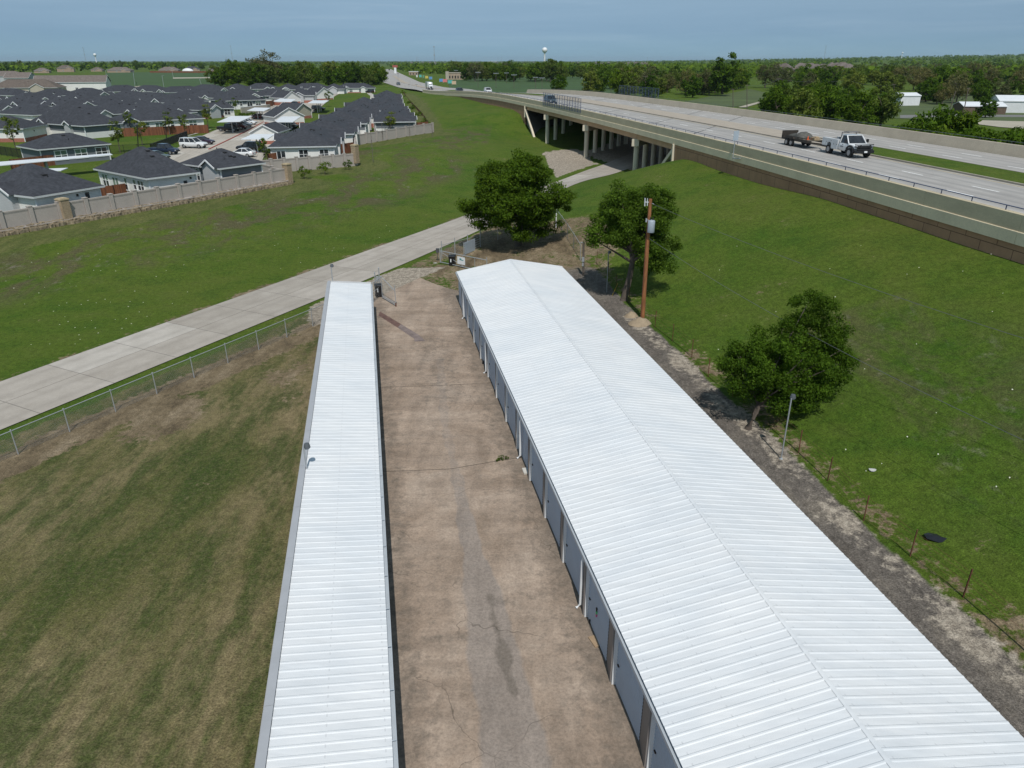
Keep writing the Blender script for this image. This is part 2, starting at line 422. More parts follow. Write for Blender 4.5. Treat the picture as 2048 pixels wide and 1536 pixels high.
# ------------------------------------------------------------------ frontage road
def concrete_road(name, c0, c1, joint=4.6, long_joint=3.25, jw=.03, stain=.12, tint=None):
    m, t, b = nt(name); u = uvn(t); v = pos(t)
    sx = sepx(t, u)
    col = ramp(t, noise(t, v, .5, 6, .62, .3), [(.3, c0), (.7, c1)])
    col = mix(t, 1, col, ramp(t, noise(t, v, 9, 4, .7), [(.25, 1 - stain), (.7, 1.04)]), 'MULTIPLY')
    # every slab its own cast
    ml = N(t, 'ShaderNodeVectorMath'); ml.operation = 'MULTIPLY'; ml.inputs[1].default_value = (1 / long_joint, 1 / (joint * 2), 1); t.links.new(u, ml.inputs[0])
    fl = N(t, 'ShaderNodeVectorMath'); fl.operation = 'FLOOR'; t.links.new(ml.outputs[0], fl.inputs[0])
    wn = N(t, 'ShaderNodeTexWhiteNoise'); wn.noise_dimensions = '2D'; t.links.new(fl.outputs[0], wn.inputs[0])
    col = mix(t, 1, col, ramp(t, wn.outputs['Value'], [(0, (.86, .85, .83)), (.7, (1.0, .99, .98)), (1, (1.12, 1.14, 1.15))]), 'MULTIPLY')
    def line(o, per, w):
        f = math_(t, 'FRACT', math_(t, 'DIVIDE', o, per)); d = math_(t, 'ABSOLUTE', math_(t, 'SUBTRACT', f, .5))
        return math_(t, 'GREATER_THAN', d, .5 - w / per)
    j = math_(t, 'MAXIMUM', line(sx[1], joint, jw), line(sx[0], long_joint, jw))
    # tyre-darkened tracks
    tr = math_(t, 'ABSOLUTE', math_(t, 'SUBTRACT', math_(t, 'FRACT', math_(t, 'DIVIDE', sx[0], long_joint)), .5))
    col = mix(t, ramp(t, tr, [(.12, 0), (.25, .22), (.38, 0)]), col, [k * .55 for k in c0])
    col = mix(t, math_(t, 'MULTIPLY', j, .55), col, (.08, .075, .07))
    t.links.new(col, b.inputs['Base Color']); b.inputs['Roughness'].default_value = .85; b.inputs['Specular IOR Level'].default_value = .25
    bump(t, b, noise(t, v, 25, 3), .15, .01)
    return m
M_FRONT = concrete_road('road_concrete', (.36, .325, .285), (.46, .42, .375))
a = RP - RD * 30; bq = RP + RD * 260
strip('frontage_road', lin(a - RN * RW, bq - RN * RW, 150), lin(a, bq, 150), M_FRONT, 4, .05)
# ------------------------------------------------------------------ drive between the storage buildings
def drive_mat():
    m, t, b = nt('drive_concrete'); v = pos(t)
    ra = math.atan2(.191, .9816)
    va = pos(t, 1.0, .22, 1, -ra); vc = pos(t, .22, 1.0, 1, -ra)
    n1 = noise(t, v, .35, 6, .62, .5); n2 = noise(t, va, 1.2, 5, .65); n3 = noise(t, vc, 1.1, 5, .65); n4 = noise(t, v, 11, 5, .78); n5 = noise(t, v, 2.3, 6, .7, .2)
    col = ramp(t, n1, [(.3, (.278, .21, .157)), (.5, (.375, .29, .224)), (.7, (.44, .352, .28))])
    col = mix(t, 1, col, ramp(t, n3, [(.3, .76), (.62, 1.06)]), 'MULTIPLY')
    col = mix(t, 1, col, ramp(t, n2, [(.3, .8), (.62, 1.05)]), 'MULTIPLY')
    col = mix(t, ramp(t, n5, [(.5, 0), (.72, .55)]), col, (.19, .16, .13))
    z = attr(t, 'stain'); s = N(t, 'ShaderNodeSeparateColor'); t.links.new(z.outputs['Color'], s.inputs[0])
    def soft(a, lo, hi, k): return ramp(t, math_(t, 'ADD', a, math_(t, 'MULTIPLY', math_(t, 'SUBTRACT', n5, .5), k)), [(lo, 0), (hi, 1)])
    col = mix(t, math_(t, 'MULTIPLY', soft(s.outputs[0], .3, .75, .6), .7), col, ramp(t, n2, [(.3, (.22, .19, .168)), (.7, (.31, .27, .24))]))
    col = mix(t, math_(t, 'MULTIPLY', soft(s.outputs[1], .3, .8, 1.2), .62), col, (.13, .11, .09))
    col = mix(t, 1, col, ramp(t, n4, [(.28, .66), (.62, 1.1)]), 'MULTIPLY')
    # cracks: thin distorted voronoi borders, only here and there, plus sawn joints
    d = N(t, 'ShaderNodeTexNoise'); d.inputs['Scale'].default_value = .9; t.links.new(v, d.inputs['Vector'])
    va2 = N(t, 'ShaderNodeVectorMath'); va2.operation = 'ADD'; t.links.new(v, va2.inputs[0]); t.links.new(d.outputs['Color'], va2.inputs[1])
    vo = N(t, 'ShaderNodeTexVoronoi'); vo.feature = 'DISTANCE_TO_EDGE'; vo.inputs['Scale'].default_value = .21; t.links.new(va2.outputs[0], vo.inputs['Vector'])
    cr = math_(t, 'MULTIPLY', ramp(t, vo.outputs['Distance'], [(.0, .8), (.0035, 0)]), ramp(t, noise(t, v, .25, 3), [(.47, 0), (.55, .75)]))
    col = mix(t, cr, col, (.06, .05, .04))
    col = mix(t, math_(t, 'MULTIPLY', s.outputs[2], .75), col, (.07, .06, .05))
    t.links.new(col, b.inputs['Base Color']); b.inputs['Roughness'].default_value = .9; b.inputs['Specular IOR Level'].default_value = .2
    bump(t, b, n4, .25, .015)
    return m
def drive():
    # rows along the axis, columns between the two walls; far border follows the entry line
    n, na = 560, 80; vs = []
    ed = (ENTRY_B - ENTRY_A).normalized()
    Ld = LB0 - AN * .6; Rd = RB0 + AN * .9
    for i in range(n + 1):
        for j in range(na + 1):
            w = j / na; a = Ld.lerp(Rd, w) ; a = a - AX * al(a.x, a.y, LB0, AX)
            s0 = -22.0
            # far end on the entry line
            den = AX.x * ed.y - AX.y * ed.x; s1 = ((ENTRY_A.x - a.x) * ed.y - (ENTRY_A.y - a.y) * ed.x) / den
            s1 = min(s1, 47.2 + max(0, (.9 - w) * 14))
            p = a + AX * (s0 + (s1 - s0) * i / n); vs.append((p.x, p.y, .03))
    q = [[i * (na + 1) + j, i * (na + 1) + j + 1, (i + 1) * (na + 1) + j + 1, (i + 1) * (na + 1) + j] for i in range(n) for j in range(na)]
    me = bpy.data.meshes.new('driveway'); me.from_pydata(vs, [], q); me.update()
    x = np.array([v[0] for v in vs]); y = np.array([v[1] for v in vs])
    def P(l): return [at_z(*p) for p in l]
    wob = .12 * np.sin(y * 1.7) + .08 * np.sin(y * 4.1 + 1)
    trk = P([(880, 720), (890, 850), (915, 960), (935, 1060), (950, 1120), (975, 1230), (990, 1330), (1020, 1440), (1040, 1600)])
    tw = np.interp(y, [12, 14.5, 17.5, 20, 23, 30, 45], [.95, .95, .85, .75, .45, .25, .3])
    dd = pdist(x, y, trk) + wob * .4
    s0 = sstep(1.25, .75, dd / tw) * np.interp(y, [20, 24, 30], [1, .85, .5])
    pud = P([(980, 1200), (985, 1230), (1003, 1290), (1012, 1340), (1030, 1390)])
    s1 = sstep(.3, .05, pdist(x, y, pud) + wob * .8) * .8
    s1 = np.maximum(s1, sstep(.5, .1, pdist(x, y, P([(985, 1205), (1070, 1190), (1150, 1175)])) + wob * .5) * .5)
    s1 = np.maximum(s1, sstep(.5, .1, pdist(x, y, P([(790, 1285), (860, 1280), (930, 1270)])) + wob * .6) * .45)
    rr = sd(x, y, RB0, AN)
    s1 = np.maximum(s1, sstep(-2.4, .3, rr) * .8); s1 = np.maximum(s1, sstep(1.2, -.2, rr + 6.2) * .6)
    s1 = np.maximum(s1, sstep(2.6, .6, pdist(x, y, P([(870, 690), (880, 760), (885, 800)]))) * .45)
    j = np.zeros(len(x))
    for l in ([(750, 775), (990, 766)], [(770, 943), (1040, 917)]): pass
    a = me.attributes.new('stain', 'FLOAT_COLOR', 'POINT'); c = np.ones((len(x), 4), np.float32); c[:, 0] = s0; c[:, 1] = s1; c[:, 2] = j
    a.data.foreach_set('color', c.ravel())
    me.materials.append(drive_mat()); o = bpy.data.objects.new('driveway', me); C.objects.link(o); o['kind'] = 'structure'
drive()
for i_, l_ in enumerate(([(752, 775), (880, 771), (992, 765)], [(772, 943), (900, 938), (1000, 921), (1048, 914)])):
    for a_, b_ in zip(l_[:-1], l_[1:]):
        m_ = MB(); m_.bar(at_z(*a_, .032), at_z(*b_, .032), .035 if i_ < 2 else .02, .005); o_ = m_.build('slab_joint', mk('joint_dark', (.075, .06, .045), .95, .3, 4)); o_['kind'] = 'structure'
# ------------------------------------------------------------------ camera, sun, sky, air
cam = bpy.data.cameras.new('Camera'); co = bpy.data.objects.new('Camera', cam); C.objects.link(co)
co.location = (0, 0, HC); co.rotation_euler = (math.pi / 2 - PIT, 0, 0)
cam.sensor_width = 36; cam.lens = F_ / 2048 * 36; cam.clip_end = 60000; cam.clip_start = .3
sc = bpy.context.scene; sc.camera = co
EL = R(56); SA = Vector((-.115, 1, 0)).normalized()
sun = bpy.data.lights.new('Sun', 'SUN'); so = bpy.data.objects.new('Sun', sun); C.objects.link(so)
sun.energy = 3.45; sun.angle = R(.5); sun.color = (1.0, .965, .91)
so.rotation_euler = Vector((SA.x * math.cos(EL), SA.y * math.cos(EL), -math.sin(EL))).to_track_quat('-Z', 'Y').to_euler(); so.location = (0, -60, 120)
w = bpy.data.worlds.new('World'); sc.world = w; w.use_nodes = True; t = w.node_tree
bg = t.nodes['Background']; sky = t.nodes.new('ShaderNodeTexSky'); sky.sky_type = 'NISHITA'; sky.sun_disc = False
sky.sun_elevation = EL; sky.sun_rotation = math.atan2(-SA.x, -SA.y) % (2 * math.pi); sky.altitude = 300; sky.air_density = 1.0; sky.dust_density = 0; sky.ozone_density = 2.0
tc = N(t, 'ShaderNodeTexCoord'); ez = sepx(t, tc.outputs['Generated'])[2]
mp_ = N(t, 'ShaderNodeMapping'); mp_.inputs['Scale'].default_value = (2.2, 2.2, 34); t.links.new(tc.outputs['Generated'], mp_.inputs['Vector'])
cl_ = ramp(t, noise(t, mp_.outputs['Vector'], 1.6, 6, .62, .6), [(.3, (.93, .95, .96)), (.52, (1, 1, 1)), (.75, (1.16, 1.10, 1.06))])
t.links.new(mix(t, 1.0, mix(t, 1.0, sky.outputs[0], cl_, 'MULTIPLY'), ramp(t, ez, [(0, (.27, .49, .90)), (.033, (.345, .49, .79)), (.066, (.53, .62, .80)), (.15, (.9, .92, .92)), (.3, (1.7, 1.5, 1.1)), (.6, (2.3, 1.95, 1.35))]), 'MULTIPLY'), bg.inputs[0]); bg.inputs[1].default_value = .085  # ramp by elevation; upper sky above the view brightened as added fill light
vs_ = sc.view_settings; vs_.view_transform = 'Standard'; vs_.look = 'None'; vs_.exposure = 0; vs_.gamma = 1
# ------------------------------------------------------------------ storage buildings
def roof_mat(name, c, ang):
    m, t, b = nt(name); v = pos(t)
    st = pos(t, .35, 3.2, 1, ang); n1 = noise(t, st, 1.6, 5, .65); n2 = noise(t, v, .22, 5, .6)
    col = ramp(t, n1, [(.3, [k * .90 for k in c]), (.65, c)])
    col = mix(t, 1, col, ramp(t, n2, [(.35, (.93, .95, .97)), (.65, (1, 1, 1))]), 'MULTIPLY')
    n3 = noise(t, v, 3.0, 6, .75)
    col = mix(t, ramp(t, n3, [(.66, 0), (.8, .3)]), col, (.45, .44, .43))
    xy = sepx(t, pos(t, 1, 1, 1, ang))
    ln_ = math_(t, 'LESS_THAN', math_(t, 'ABSOLUTE', math_(t, 'SUBTRACT', math_(t, 'FRACT', math_(t, 'DIVIDE', xy[0], 1.45)), .5)), .012)
    ds_ = math_(t, 'LESS_THAN', math_(t, 'FRACT', math_(t, 'DIVIDE', xy[1], .305)), .3)
    col = mix(t, math_(t, 'MULTIPLY', math_(t, 'MULTIPLY', ln_, ds_), .25), col, (.3, .3, .31))
    wd = noise(t, pos(t, .5, 1.6, 1, ang), .5, 5, .7); col = mix(t, 1, col, ramp(t, wd, [(.35, (.91, .925, .94)), (.6, (1, 1, 1))]), 'MULTIPLY')
    t.links.new(col, b.inputs['Base Color']); b.inputs['Roughness'].default_value = .42; b.inputs['Specular IOR Level'].default_value = .35
    return m
_ra = -math.atan2(.191, .9816)
M_ROOF = roof_mat('white_roof_metal', (.74, .745, .75), _ra)
M_TRIM = mk('grey_trim_metal', (.36, .37, .39), .45, .06, 1.5)
M_GUT = mk('light_gutter_metal', (.42, .46, .50), .4, .06, 1.5)
M_DOOR = mk('blue_grey_door', (.40, .465, .555), .5, .06, .8)
M_PIL = mk('grey_brown_pilaster', (.21, .19, .18), .6, .08, 1.0)
M_DARK = flat('dark_gap', (.02, .02, .022), .8)
M_WHITE = mk('white_paint', (.72, .73, .74), .5, .04, 1.0)
M_BLACK = mk('black_plastic', (.012, .012, .014), .45, .2, 3)
M_GALV = mk('galvanised_steel', (.40, .42, .44), .42, .1, 4, metal=.35)
M_RUST = mk('rusty_steel', (.13, .05, .03), .85, .3, 6)
M_LENS = flat('lamp_lens', (.25, .27, .3), .25)
def ribbed(P0, along, across, L, W, z0, z1, per=.305, rh=.015, start=0.0):
    """ribbed sheet: ribs run across the roof (up the slope), repeated along its length"""
    b = MB(); prof = []
    n = int(L / per)
    for i in range(n):
        s = start + i * per
        prof += [(s, 0), (s + .205, 0), (s + .235, rh), (s + .275, rh)]
    prof.append((start + n * per, 0))
    rows = []
    for k in range(2):
        rows.append([P0 + along * s + across * (W * k) + Vector((0, 0, (z0 if k == 0 else z1) + h)) for s, h in prof])
    m = len(prof); b.add(rows[0] + rows[1], [[i, i + 1, m + i + 1, m + i] for i in range(m - 1)])
    b.raw = True
    return b
S0, S1R, S1L = -21.0, 44.0, 41.8          # extent along the axis measured from RB0 / LB0
WR = 8.75; EZ, RZ = 2.5, 3.3
def ax(P, s, w, z=0): return P + AX * s + AN * w + Vector((0, 0, z))
# ---- right building
rb = thing('storage_building', 'long white ribbed gable roof storage building with blue grey doors, right of the driveway', 'storage building', ax(RB0, 12, WR / 2), math.atan2(AX.y, AX.x))
L = S1R - S0
a = ribbed(ax(RB0, S0, -.02), AX, AN, L, WR / 2 + .02, EZ, RZ); a.build('roof', M_ROOF, rb)
c_ = ribbed(ax(RB0, S0, WR), AX, -AN, L, WR / 2, EZ - .02, RZ - .004); c_.build('roof', M_ROOF, rb)
b = MB()
for k, sg in ((0, -1), (1, 1)):
    pass
b.quad(ax(RB0, S0, WR / 2 - .07, RZ + .003), ax(RB0, S1R + .01, WR / 2 - .07, RZ + .003), ax(RB0, S1R + .01, WR / 2, RZ + .017), ax(RB0, S0, WR / 2, RZ + .017))
b.quad(ax(RB0, S0, WR / 2, RZ + .017), ax(RB0, S1R + .01, WR / 2, RZ + .017), ax(RB0, S1R + .01, WR / 2 + .07, RZ + .003), ax(RB0, S0, WR / 2 + .07, RZ + .003))
b.build('ridge_cap', M_ROOF, rb)
# walls: solid core set back under the eaves
b = MB()
core = [(.12, -.05), (WR - .25, -.05), (WR - .25, EZ - .06), (WR / 2, RZ - .06), (.12, EZ - .04)]
vs = [ax(RB0, s, w, z) for s in (S0 + .05, S1R - .06) for w, z in core]
b.add(vs, [[0, 1, 2, 3, 4][::-1], [5, 6, 7, 8, 9], [0, 1, 6, 5], [1, 2, 7, 6], [4, 9, 5, 0]])
b.build('wall', M_PIL, rb)
BAY = 3.05; DW = 2.13
for i in range(21):
    s = S1R - .35 - i * BAY - DW / 2
    if s - DW / 2 < S0: break
    b = MB(); n = 16; zt = 2.22
    # corrugated curtain of the roll-up door
    for k in range(n):
        z0 = .03 + (zt - .03) * k / n; z1 = .03 + (zt - .03) * (k + 1) / n; zm = (z0 + z1) / 2
        A, B_ = ax(RB0, s - DW / 2, .07), ax(RB0, s + DW / 2, .07)
        o = -AN * .018
        q = lambda P, z, d=Vector((0, 0, 0)): Vector((P.x, P.y, z)) + d
        b.quad(q(A, z0), q(B_, z0), q(B_, zm, o), q(A, zm, o)); b.quad(q(A, zm, o), q(B_, zm, o), q(B_, z1), q(A, z1))
    d = b.build('door', M_DOOR, rb)
    h_ = MB(); h_.bar(ax(RB0, s + DW / 2 - .22, .04, 1.0), ax(RB0, s + DW / 2 - .12, .04, 1.0), .04, .05); h_.build('latch', M_BLACK, d)
    b = MB(); pc = s - BAY / 2
    b.bar(ax(RB0, pc - .41, .02, 0), ax(RB0, pc - .41, .02, EZ - .15), .13, .09)
    b.build('door_jamb', M_WHITE, rb)
    b = MB(); b.bar(ax(RB0, pc + .05, .035, 0), ax(RB0, pc + .05, .035, EZ - .15), .08, .82); b.build('pilaster', M_PIL, rb)
b = MB(); b.bar(ax(RB0, S0, .085, 2.3), ax(RB0, S1R - .1, .085, 2.3), .05, .18); b.build('header', M_DARK, rb)
# gutter along the drive side, box section with open top
b = MB()
for w0, w1, z0, z1 in ((-.12, -.105, EZ - .14, EZ - .01), (-.105, .02, EZ - .14, EZ - .125), (.02, .035, EZ - .14, EZ - .025)):
    b.bar(ax(RB0, S0, (w0 + w1) / 2, (z0 + z1) / 2), ax(RB0, S1R, (w0 + w1) / 2, (z0 + z1) / 2), w1 - w0, z1 - z0)
b.bar(ax(RB0, S1R - .005, -.042, EZ - .07), ax(RB0, S1R + .02, -.042, EZ - .07), .16, .14)
gt = b.build('gutter', M_GUT, rb)
for s in (7.55, 18.3, 29.0, 39.6):
    P = ax(RB0, s, 0); b = MB()
    b.tube([ax(RB0, s, -.03, EZ - .14), ax(RB0, s, -.03, EZ - .25), ax(RB0, s, -.07, EZ - .4), ax(RB0, s, -.07, .2), ax(RB0, s - .02, -.22, .08)], .055, 8)
    b.build('downspout', M_WHITE, rb)
# right eave: trim board below the sheet, gable trims
b = MB(); b.bar(ax(RB0, S0, WR - .2, EZ - .2), ax(RB0, S1R - .1, WR - .2, EZ - .2), .05, .18); b.build('eave_trim', M_DARK, rb)
b = MB()
for s in (S1R + .015,):
    for w0, z0, w1, z1 in ((-.02, EZ, WR / 2, RZ), (WR, EZ - .02, WR / 2, RZ)):
        b.bar(ax(RB0, s, w0, z0 - .03), ax(RB0, s, w1, z1 - .03), .03, .16)
b.build('gable_trim', M_WHITE, rb)
# ---- left building
WL = 2.95; LZr, LZl = 2.5, 2.78
lb = thing('storage_building', 'narrow white ribbed single slope storage building, left of the driveway', 'storage building', ax(LB0, 12, -WL / 2), math.atan2(AX.y, AX.x))
L = S1L - S0
ribbed(ax(LB0, S0, 0), AX, -AN, L, WL, LZr, LZl).build('roof', M_ROOF, lb)
b = MB(); core = [(-.35, -.05), (-.35, LZr - .05), (-WL - .1, LZl - .05), (-WL - .1, -.05)]
vs = [ax(LB0, s, w, z) for s in (S0 + .05, S1L - .06) for w, z in core]
b.add(vs, [[0, 1, 2, 3], [7, 6, 5, 4], [0, 4, 5, 1], [2, 6, 7, 3]])
b.build('wall', M_PIL, lb)
for i in range(20):
    s = S1L - .3 - i * BAY - DW / 2
    if s - DW / 2 < S0: break
    b = MB(); n = 12; zt = 2.22
    for k in range(n):
        z0 = .03 + (zt - .03) * k / n; z1 = .03 + (zt - .03) * (k + 1) / n; zm = (z0 + z1) / 2
        b.quad(ax(LB0, s - DW / 2, -.33, z0), ax(LB0, s + DW / 2, -.33, z0), ax(LB0, s + DW / 2, -.31, zm), ax(LB0, s - DW / 2, -.31, zm))
        b.quad(ax(LB0, s - DW / 2, -.31, zm), ax(LB0, s + DW / 2, -.31, zm), ax(LB0, s + DW / 2, -.33, z1), ax(LB0, s - DW / 2, -.33, z1))
    b.build('door', M_DOOR, lb)
    b = MB(); b.bar(ax(LB0, s - BAY / 2, -.33, 0), ax(LB0, s - BAY / 2, -.33, LZr - .1), .3, .04); b.build('pilaster', M_PIL, lb)
b = MB()                                     # gutter on the drive side
for w0, w1, z0, z1 in ((.105, .12, -.14, -.02), (-.01, .105, -.14, -.125), (-.03, -.01, -.14, -.03)):
    b.bar(ax(LB0, S0, (w0 + w1) / 2, LZr + (z0 + z1) / 2), ax(LB0, S1L, (w0 + w1) / 2, LZr + (z0 + z1) / 2), w1 - w0, z1 - z0)
for s in np.arange(S0 + 1, S1L, 1.6): b.bar(ax(LB0, s, -.03, LZr - .01), ax(LB0, s, .12, LZr - .01), .025, .012)
b.build('gutter', M_GUT, lb)
# tall side trim: flat topped box parapet on the yard side with lap joints
sgm = 3.05
k = 0; s = S1L + .02
while s > S0:
    b = MB(); w = -WL - .12
    b.bar(ax(LB0, max(s - sgm + .015, S0), w, LZl - .02), ax(LB0, s, w, LZl - .02), .22, .14)
    b.bar(ax(LB0, max(s - sgm + .015, S0), w - .15, LZl - .22), ax(LB0, s, w - .15, LZl - .22), .03, .3)
    b.build('side_trim', M_TRIM, lb); s -= sgm
b = MB(); b.bar(ax(LB0, S1L + .015, .02, LZr - .04), ax(LB0, S1L + .015, -WL, LZl - .04), .03, .14); b.build('gable_trim', M_WHITE, lb)
# ---- bric-a-brac along the right building
M_CARD = mk('cardboard', (.34, .24, .15), .9, .12, 4)
def litter(name, label, cat, p, size, rz, mat, crumple=.0, kind='box'):
    b = MB()
    if kind == 'box': b.box((0, 0, size[2] / 2), size)
    else:
        rr = random.Random(hsh(label) % 999); n = 10
        vs = [Vector((0, 0, size[2]))] + [Vector((math.cos(2 * math.pi * i / n) * size[0] / 2 * rr.uniform(.7, 1.1), math.sin(2 * math.pi * i / n) * size[1] / 2 * rr.uniform(.7, 1.1), rr.uniform(0, size[2] * .6))) for i in range(n)]
        lo = [Vector((v.x * .95, v.y * .95, -.01)) for v in vs[1:]]
        b.add(vs + lo, [[0, i + 1, (i + 1) % n + 1] for i in range(n)] + [[i + 1, n + 1 + i, n + 1 + (i + 1) % n, (i + 1) % n + 1] for i in range(n)])
    o = b.build(name, mat, None); o.location = p; o.rotation_euler = (0, 0, rz); return tag(o, label, cat)
P = at_z(1192, 1283, .03); litter('cardboard_box', 'flattened brown cardboard lying by a storage door of the right building', 'cardboard', P, (.34, .5, .05), .4, M_CARD)
P = at_z(1183, 1245, .03); litter('black_bag', 'small black bag slumped against the right building beside the blue grey doors', 'bag', P, (.2, .3, .25), .2, M_BLACK, kind='bag')
P = at_z(1052, 943, .03); litter('splash_block', 'pale concrete splash block lying under a downspout of the right building', 'splash block', P, (.3, .5, .07), .2, mk('pale_concrete', (.5, .48, .44), .9), kind='box')
P = at_z(968, 727, .03); litter('black_bucket', 'dark bucket standing by a far storage door of the right building', 'bucket', P, (.35, .35, .25), .2, M_BLACK, kind='bag')
M_TARP = mk('black_tarp', (.012, .013, .017), .32, .2, 3)
P = g(1867, 1077); litter('plastic_tarp', 'black plastic sheet lying crumpled in the grass beyond the wire fence', 'tarp', P + Vector((0, 0, .03)), (.95, .62, .12), -.25, M_TARP, kind='bag')
P = g(1744, 941); litter('paper_scrap', 'crumpled grey white cardboard scrap lying in the grass beyond the wire fence', 'litter', P + Vector((0, 0, .03)), (.42, .3, .07), .3, mk('grey_paper', (.42, .42, .4), .8), kind='bag')
# colourful noodle-like tag hanging on a door latch
def door_tag(px, py, label, cols):
    p = at_z(px, py, 1.2); b_ = thing('door_tag', label, 'door tag', (p.x, p.y, p.z))
    for i, c in enumerate(cols):
        m = MB(); m.box((p.x, p.y, p.z - .12 * i), (.07, .09, .11)); m.build('tag_band', flat('tag_%d' % (hsh(c) % 97), c, .5), b_)
door_tag(1194, 1219, 'black, green and pink tag hanging on a door latch of the near right building', [(.02, .02, .02), (.1, .6, .2), (.7, .12, .3)])
door_tag(968, 690, 'pink and white tag on a far door latch of the right building', [(.6, .08, .15), (.7, .5, .55)])
# ---- lamp posts around the yard
def lamp_post(px, py, topx, topy, label, h=None, lean=0, z=0, flip=1):
    base = at_z(px, py, z); top = at_y(topx, topy, base.y)
    if h: top = Vector((base.x + (top.x - base.x) * .0, base.y, z + h))
    r = thing('yard_lamp', label, 'lamp post', base, 0, 'floodlight posts around the yard')
    b = MB(); b.tube([base, top], .035, 10); b.lathe(base, [(.09, 0), (.09, .03), (.05, .05)], 10); b.build('post', M_GALV, r, smooth=True)
    b = MB(); dv = Vector((.1 * flip, .1, 0)); b.tube([top + Vector((0, 0, -.05)), top + dv + Vector((0, 0, .06))], .022, 6); b.build('bracket', M_GALV, r)
    b = MB(); q = top + dv + Vector((0, 0, .04)); b.lathe(q, [(.02, .13), (.1, .12), (.13, .02), (.14, -.06), (.12, -.07)], 12)
    hd = b.build('lamp_head', mk('lamp_grey', (.09, .1, .11), .5), r, smooth=True)
    b = MB(); b.lathe(q, [(.1, -.11), (.118, -.072)], 12); b.build('lens', M_LENS, hd)
    return r
lamp_post(1562, 918, 1583, 797, 'grey floodlight post at the gravel lane in front of the dark tree')
lamp_post(1213, 586, 1217, 506, 'grey floodlight post in tree shade near the far end of the gravel lane')
def lamp_at(p, h, label, flip):
    base = Vector((p.x, p.y, 0)); r = thing('yard_lamp', label, 'lamp post', base, 0, 'floodlight posts around the yard'); top = base + Vector((0, 0, h))
    b = MB(); b.tube([base, top], .035, 10); b.lathe(base, [(.09, 0), (.09, .03), (.05, .05)], 10); b.build('post', M_GALV, r, smooth=True)
    dv = Vector((.1 * flip, .08, 0)); b = MB(); b.tube([top + Vector((0, 0, -.05)), top + dv + Vector((0, 0, .06))], .022, 6); b.build('bracket', M_GALV, r)
    q = top + dv + Vector((0, 0, .04)); b = MB(); b.lathe(q, [(.02, .13), (.1, .12), (.13, .02), (.14, -.06), (.12, -.07)], 12)
    hd = b.build('lamp_head', bpy.data.materials.get('lamp_grey'), r, smooth=True); b = MB(); b.lathe(q, [(.1, -.11), (.118, -.072)], 12); b.build('lens', M_LENS, hd)
p = at_z(608, 896, 3.75); lamp_at(p, 3.75, 'grey floodlight post midway along the left building on the yard side', 1)
p = at_z(662, 533, 3.9); lamp_at(p, 3.9, 'grey floodlight post at the far end of the left building', .5)
# ------------------------------------------------------------------ chain-link fence along the frontage road
def mesh_mat(name, c, cell=.06, wire=.13, ang=True):
    m, t, b = nt(name); u = uvn(t)
    mp = N(t, 'ShaderNodeMapping'); mp.inputs['Rotation'].default_value = (0, 0, R(45) if ang else 0); mp.inputs['Scale'].default_value = (1 / cell,) * 3
    t.links.new(u, mp.inputs['Vector']); s = sepx(t, mp.outputs['Vector'])
    def ln(o): return math_(t, 'GREATER_THAN', math_(t, 'ABSOLUTE', math_(t, 'SUBTRACT', math_(t, 'FRACT', o), .5)), .5 - wire / 2)
    f = math_(t, 'MAXIMUM', ln(s[0]), ln(s[1]))
    tr = N(t, 'ShaderNodeBsdfTransparent'); mx = N(t, 'ShaderNodeMixShader')
    t.links.new(f, mx.inputs[0]); t.links.new(tr.outputs[0], mx.inputs[1]); t.links.new(b.outputs[0], mx.inputs[2])
    t.links.new(mx.outputs[0], t.nodes['Material Output'].inputs['Surface'])
    b.inputs['Base Color'].default_value = (*c, 1); b.inputs['Roughness'].default_value = .5; b.inputs['Metallic'].default_value = .3
    return m
M_CHAIN = mesh_mat('chain_link', (.3, .31, .32), .065, .085)
def netting(name, pts, h0, h1_, mat, parent, drape=True):
    vs = []; uv = []; s = 0
    for i, p in enumerate(pts):
        if i: s += (p - pts[i - 1]).length
        z = h1(p.x, p.y) if drape else p.z
        vs += [(p.x, p.y, z + h0), (p.x, p.y, z + h1_)]; uv += [(s, 0), (s, h1_ - h0)]
    fs = [[2 * i, 2 * i + 2, 2 * i + 3, 2 * i + 1] for i in range(len(pts) - 1)]
    if parent is not None: Mi = ROOT[parent.name]; vs = [tuple(Mi @ Vector(v)) for v in vs]
    me = bpy.data.meshes.new(name); me.from_pydata(vs, [], fs); ul = me.uv_layers.new(name='UVMap')
    for p in me.polygons:
        for li, vi in zip(p.loop_indices, p.vertices): ul.data[li].uv = uv[vi]
    me.materials.append(mat); o = bpy.data.objects.new(name, me); C.objects.link(o); o.parent = parent; return o
def chain_fence(label, P, D, s0, s1, step, h, rail=True, pm=None, pr=.028, mesh=True, cat='fence'):
    p0 = P + D * s0; r = thing('chain_link_fence', label, cat, (p0.x, p0.y, h1(p0.x, p0.y)))
    n = max(1, round((s1 - s0) / step)); pts = [P + D * (s0 + (s1 - s0) * i / n) for i in range(n + 1)]
    for p in pts:
        z = h1(p.x, p.y); b = MB(); b.tube([(p.x, p.y, z - .05), (p.x, p.y, z + h + .02)], pr, 8); b.lathe((p.x, p.y, z + h + .02), [(pr + .008, 0), (pr, .03), (.005, .04)], 8); b.build('post', pm or M_GALV, r)
    if rail:
        b = MB(); b.tube([(p.x, p.y, h1(p.x, p.y) + h - .03) for p in pts], .024, 8); b.build('top_rail', pm or M_GALV, r)
    if mesh: netting('chain_mesh', pts, .04, h - .03, M_CHAIN, r)
    return r
chain_fence('galvanised chain link fence between the mown yard and the frontage road', FP, FD, -24.4, 21.0, 2.75, 1.35)
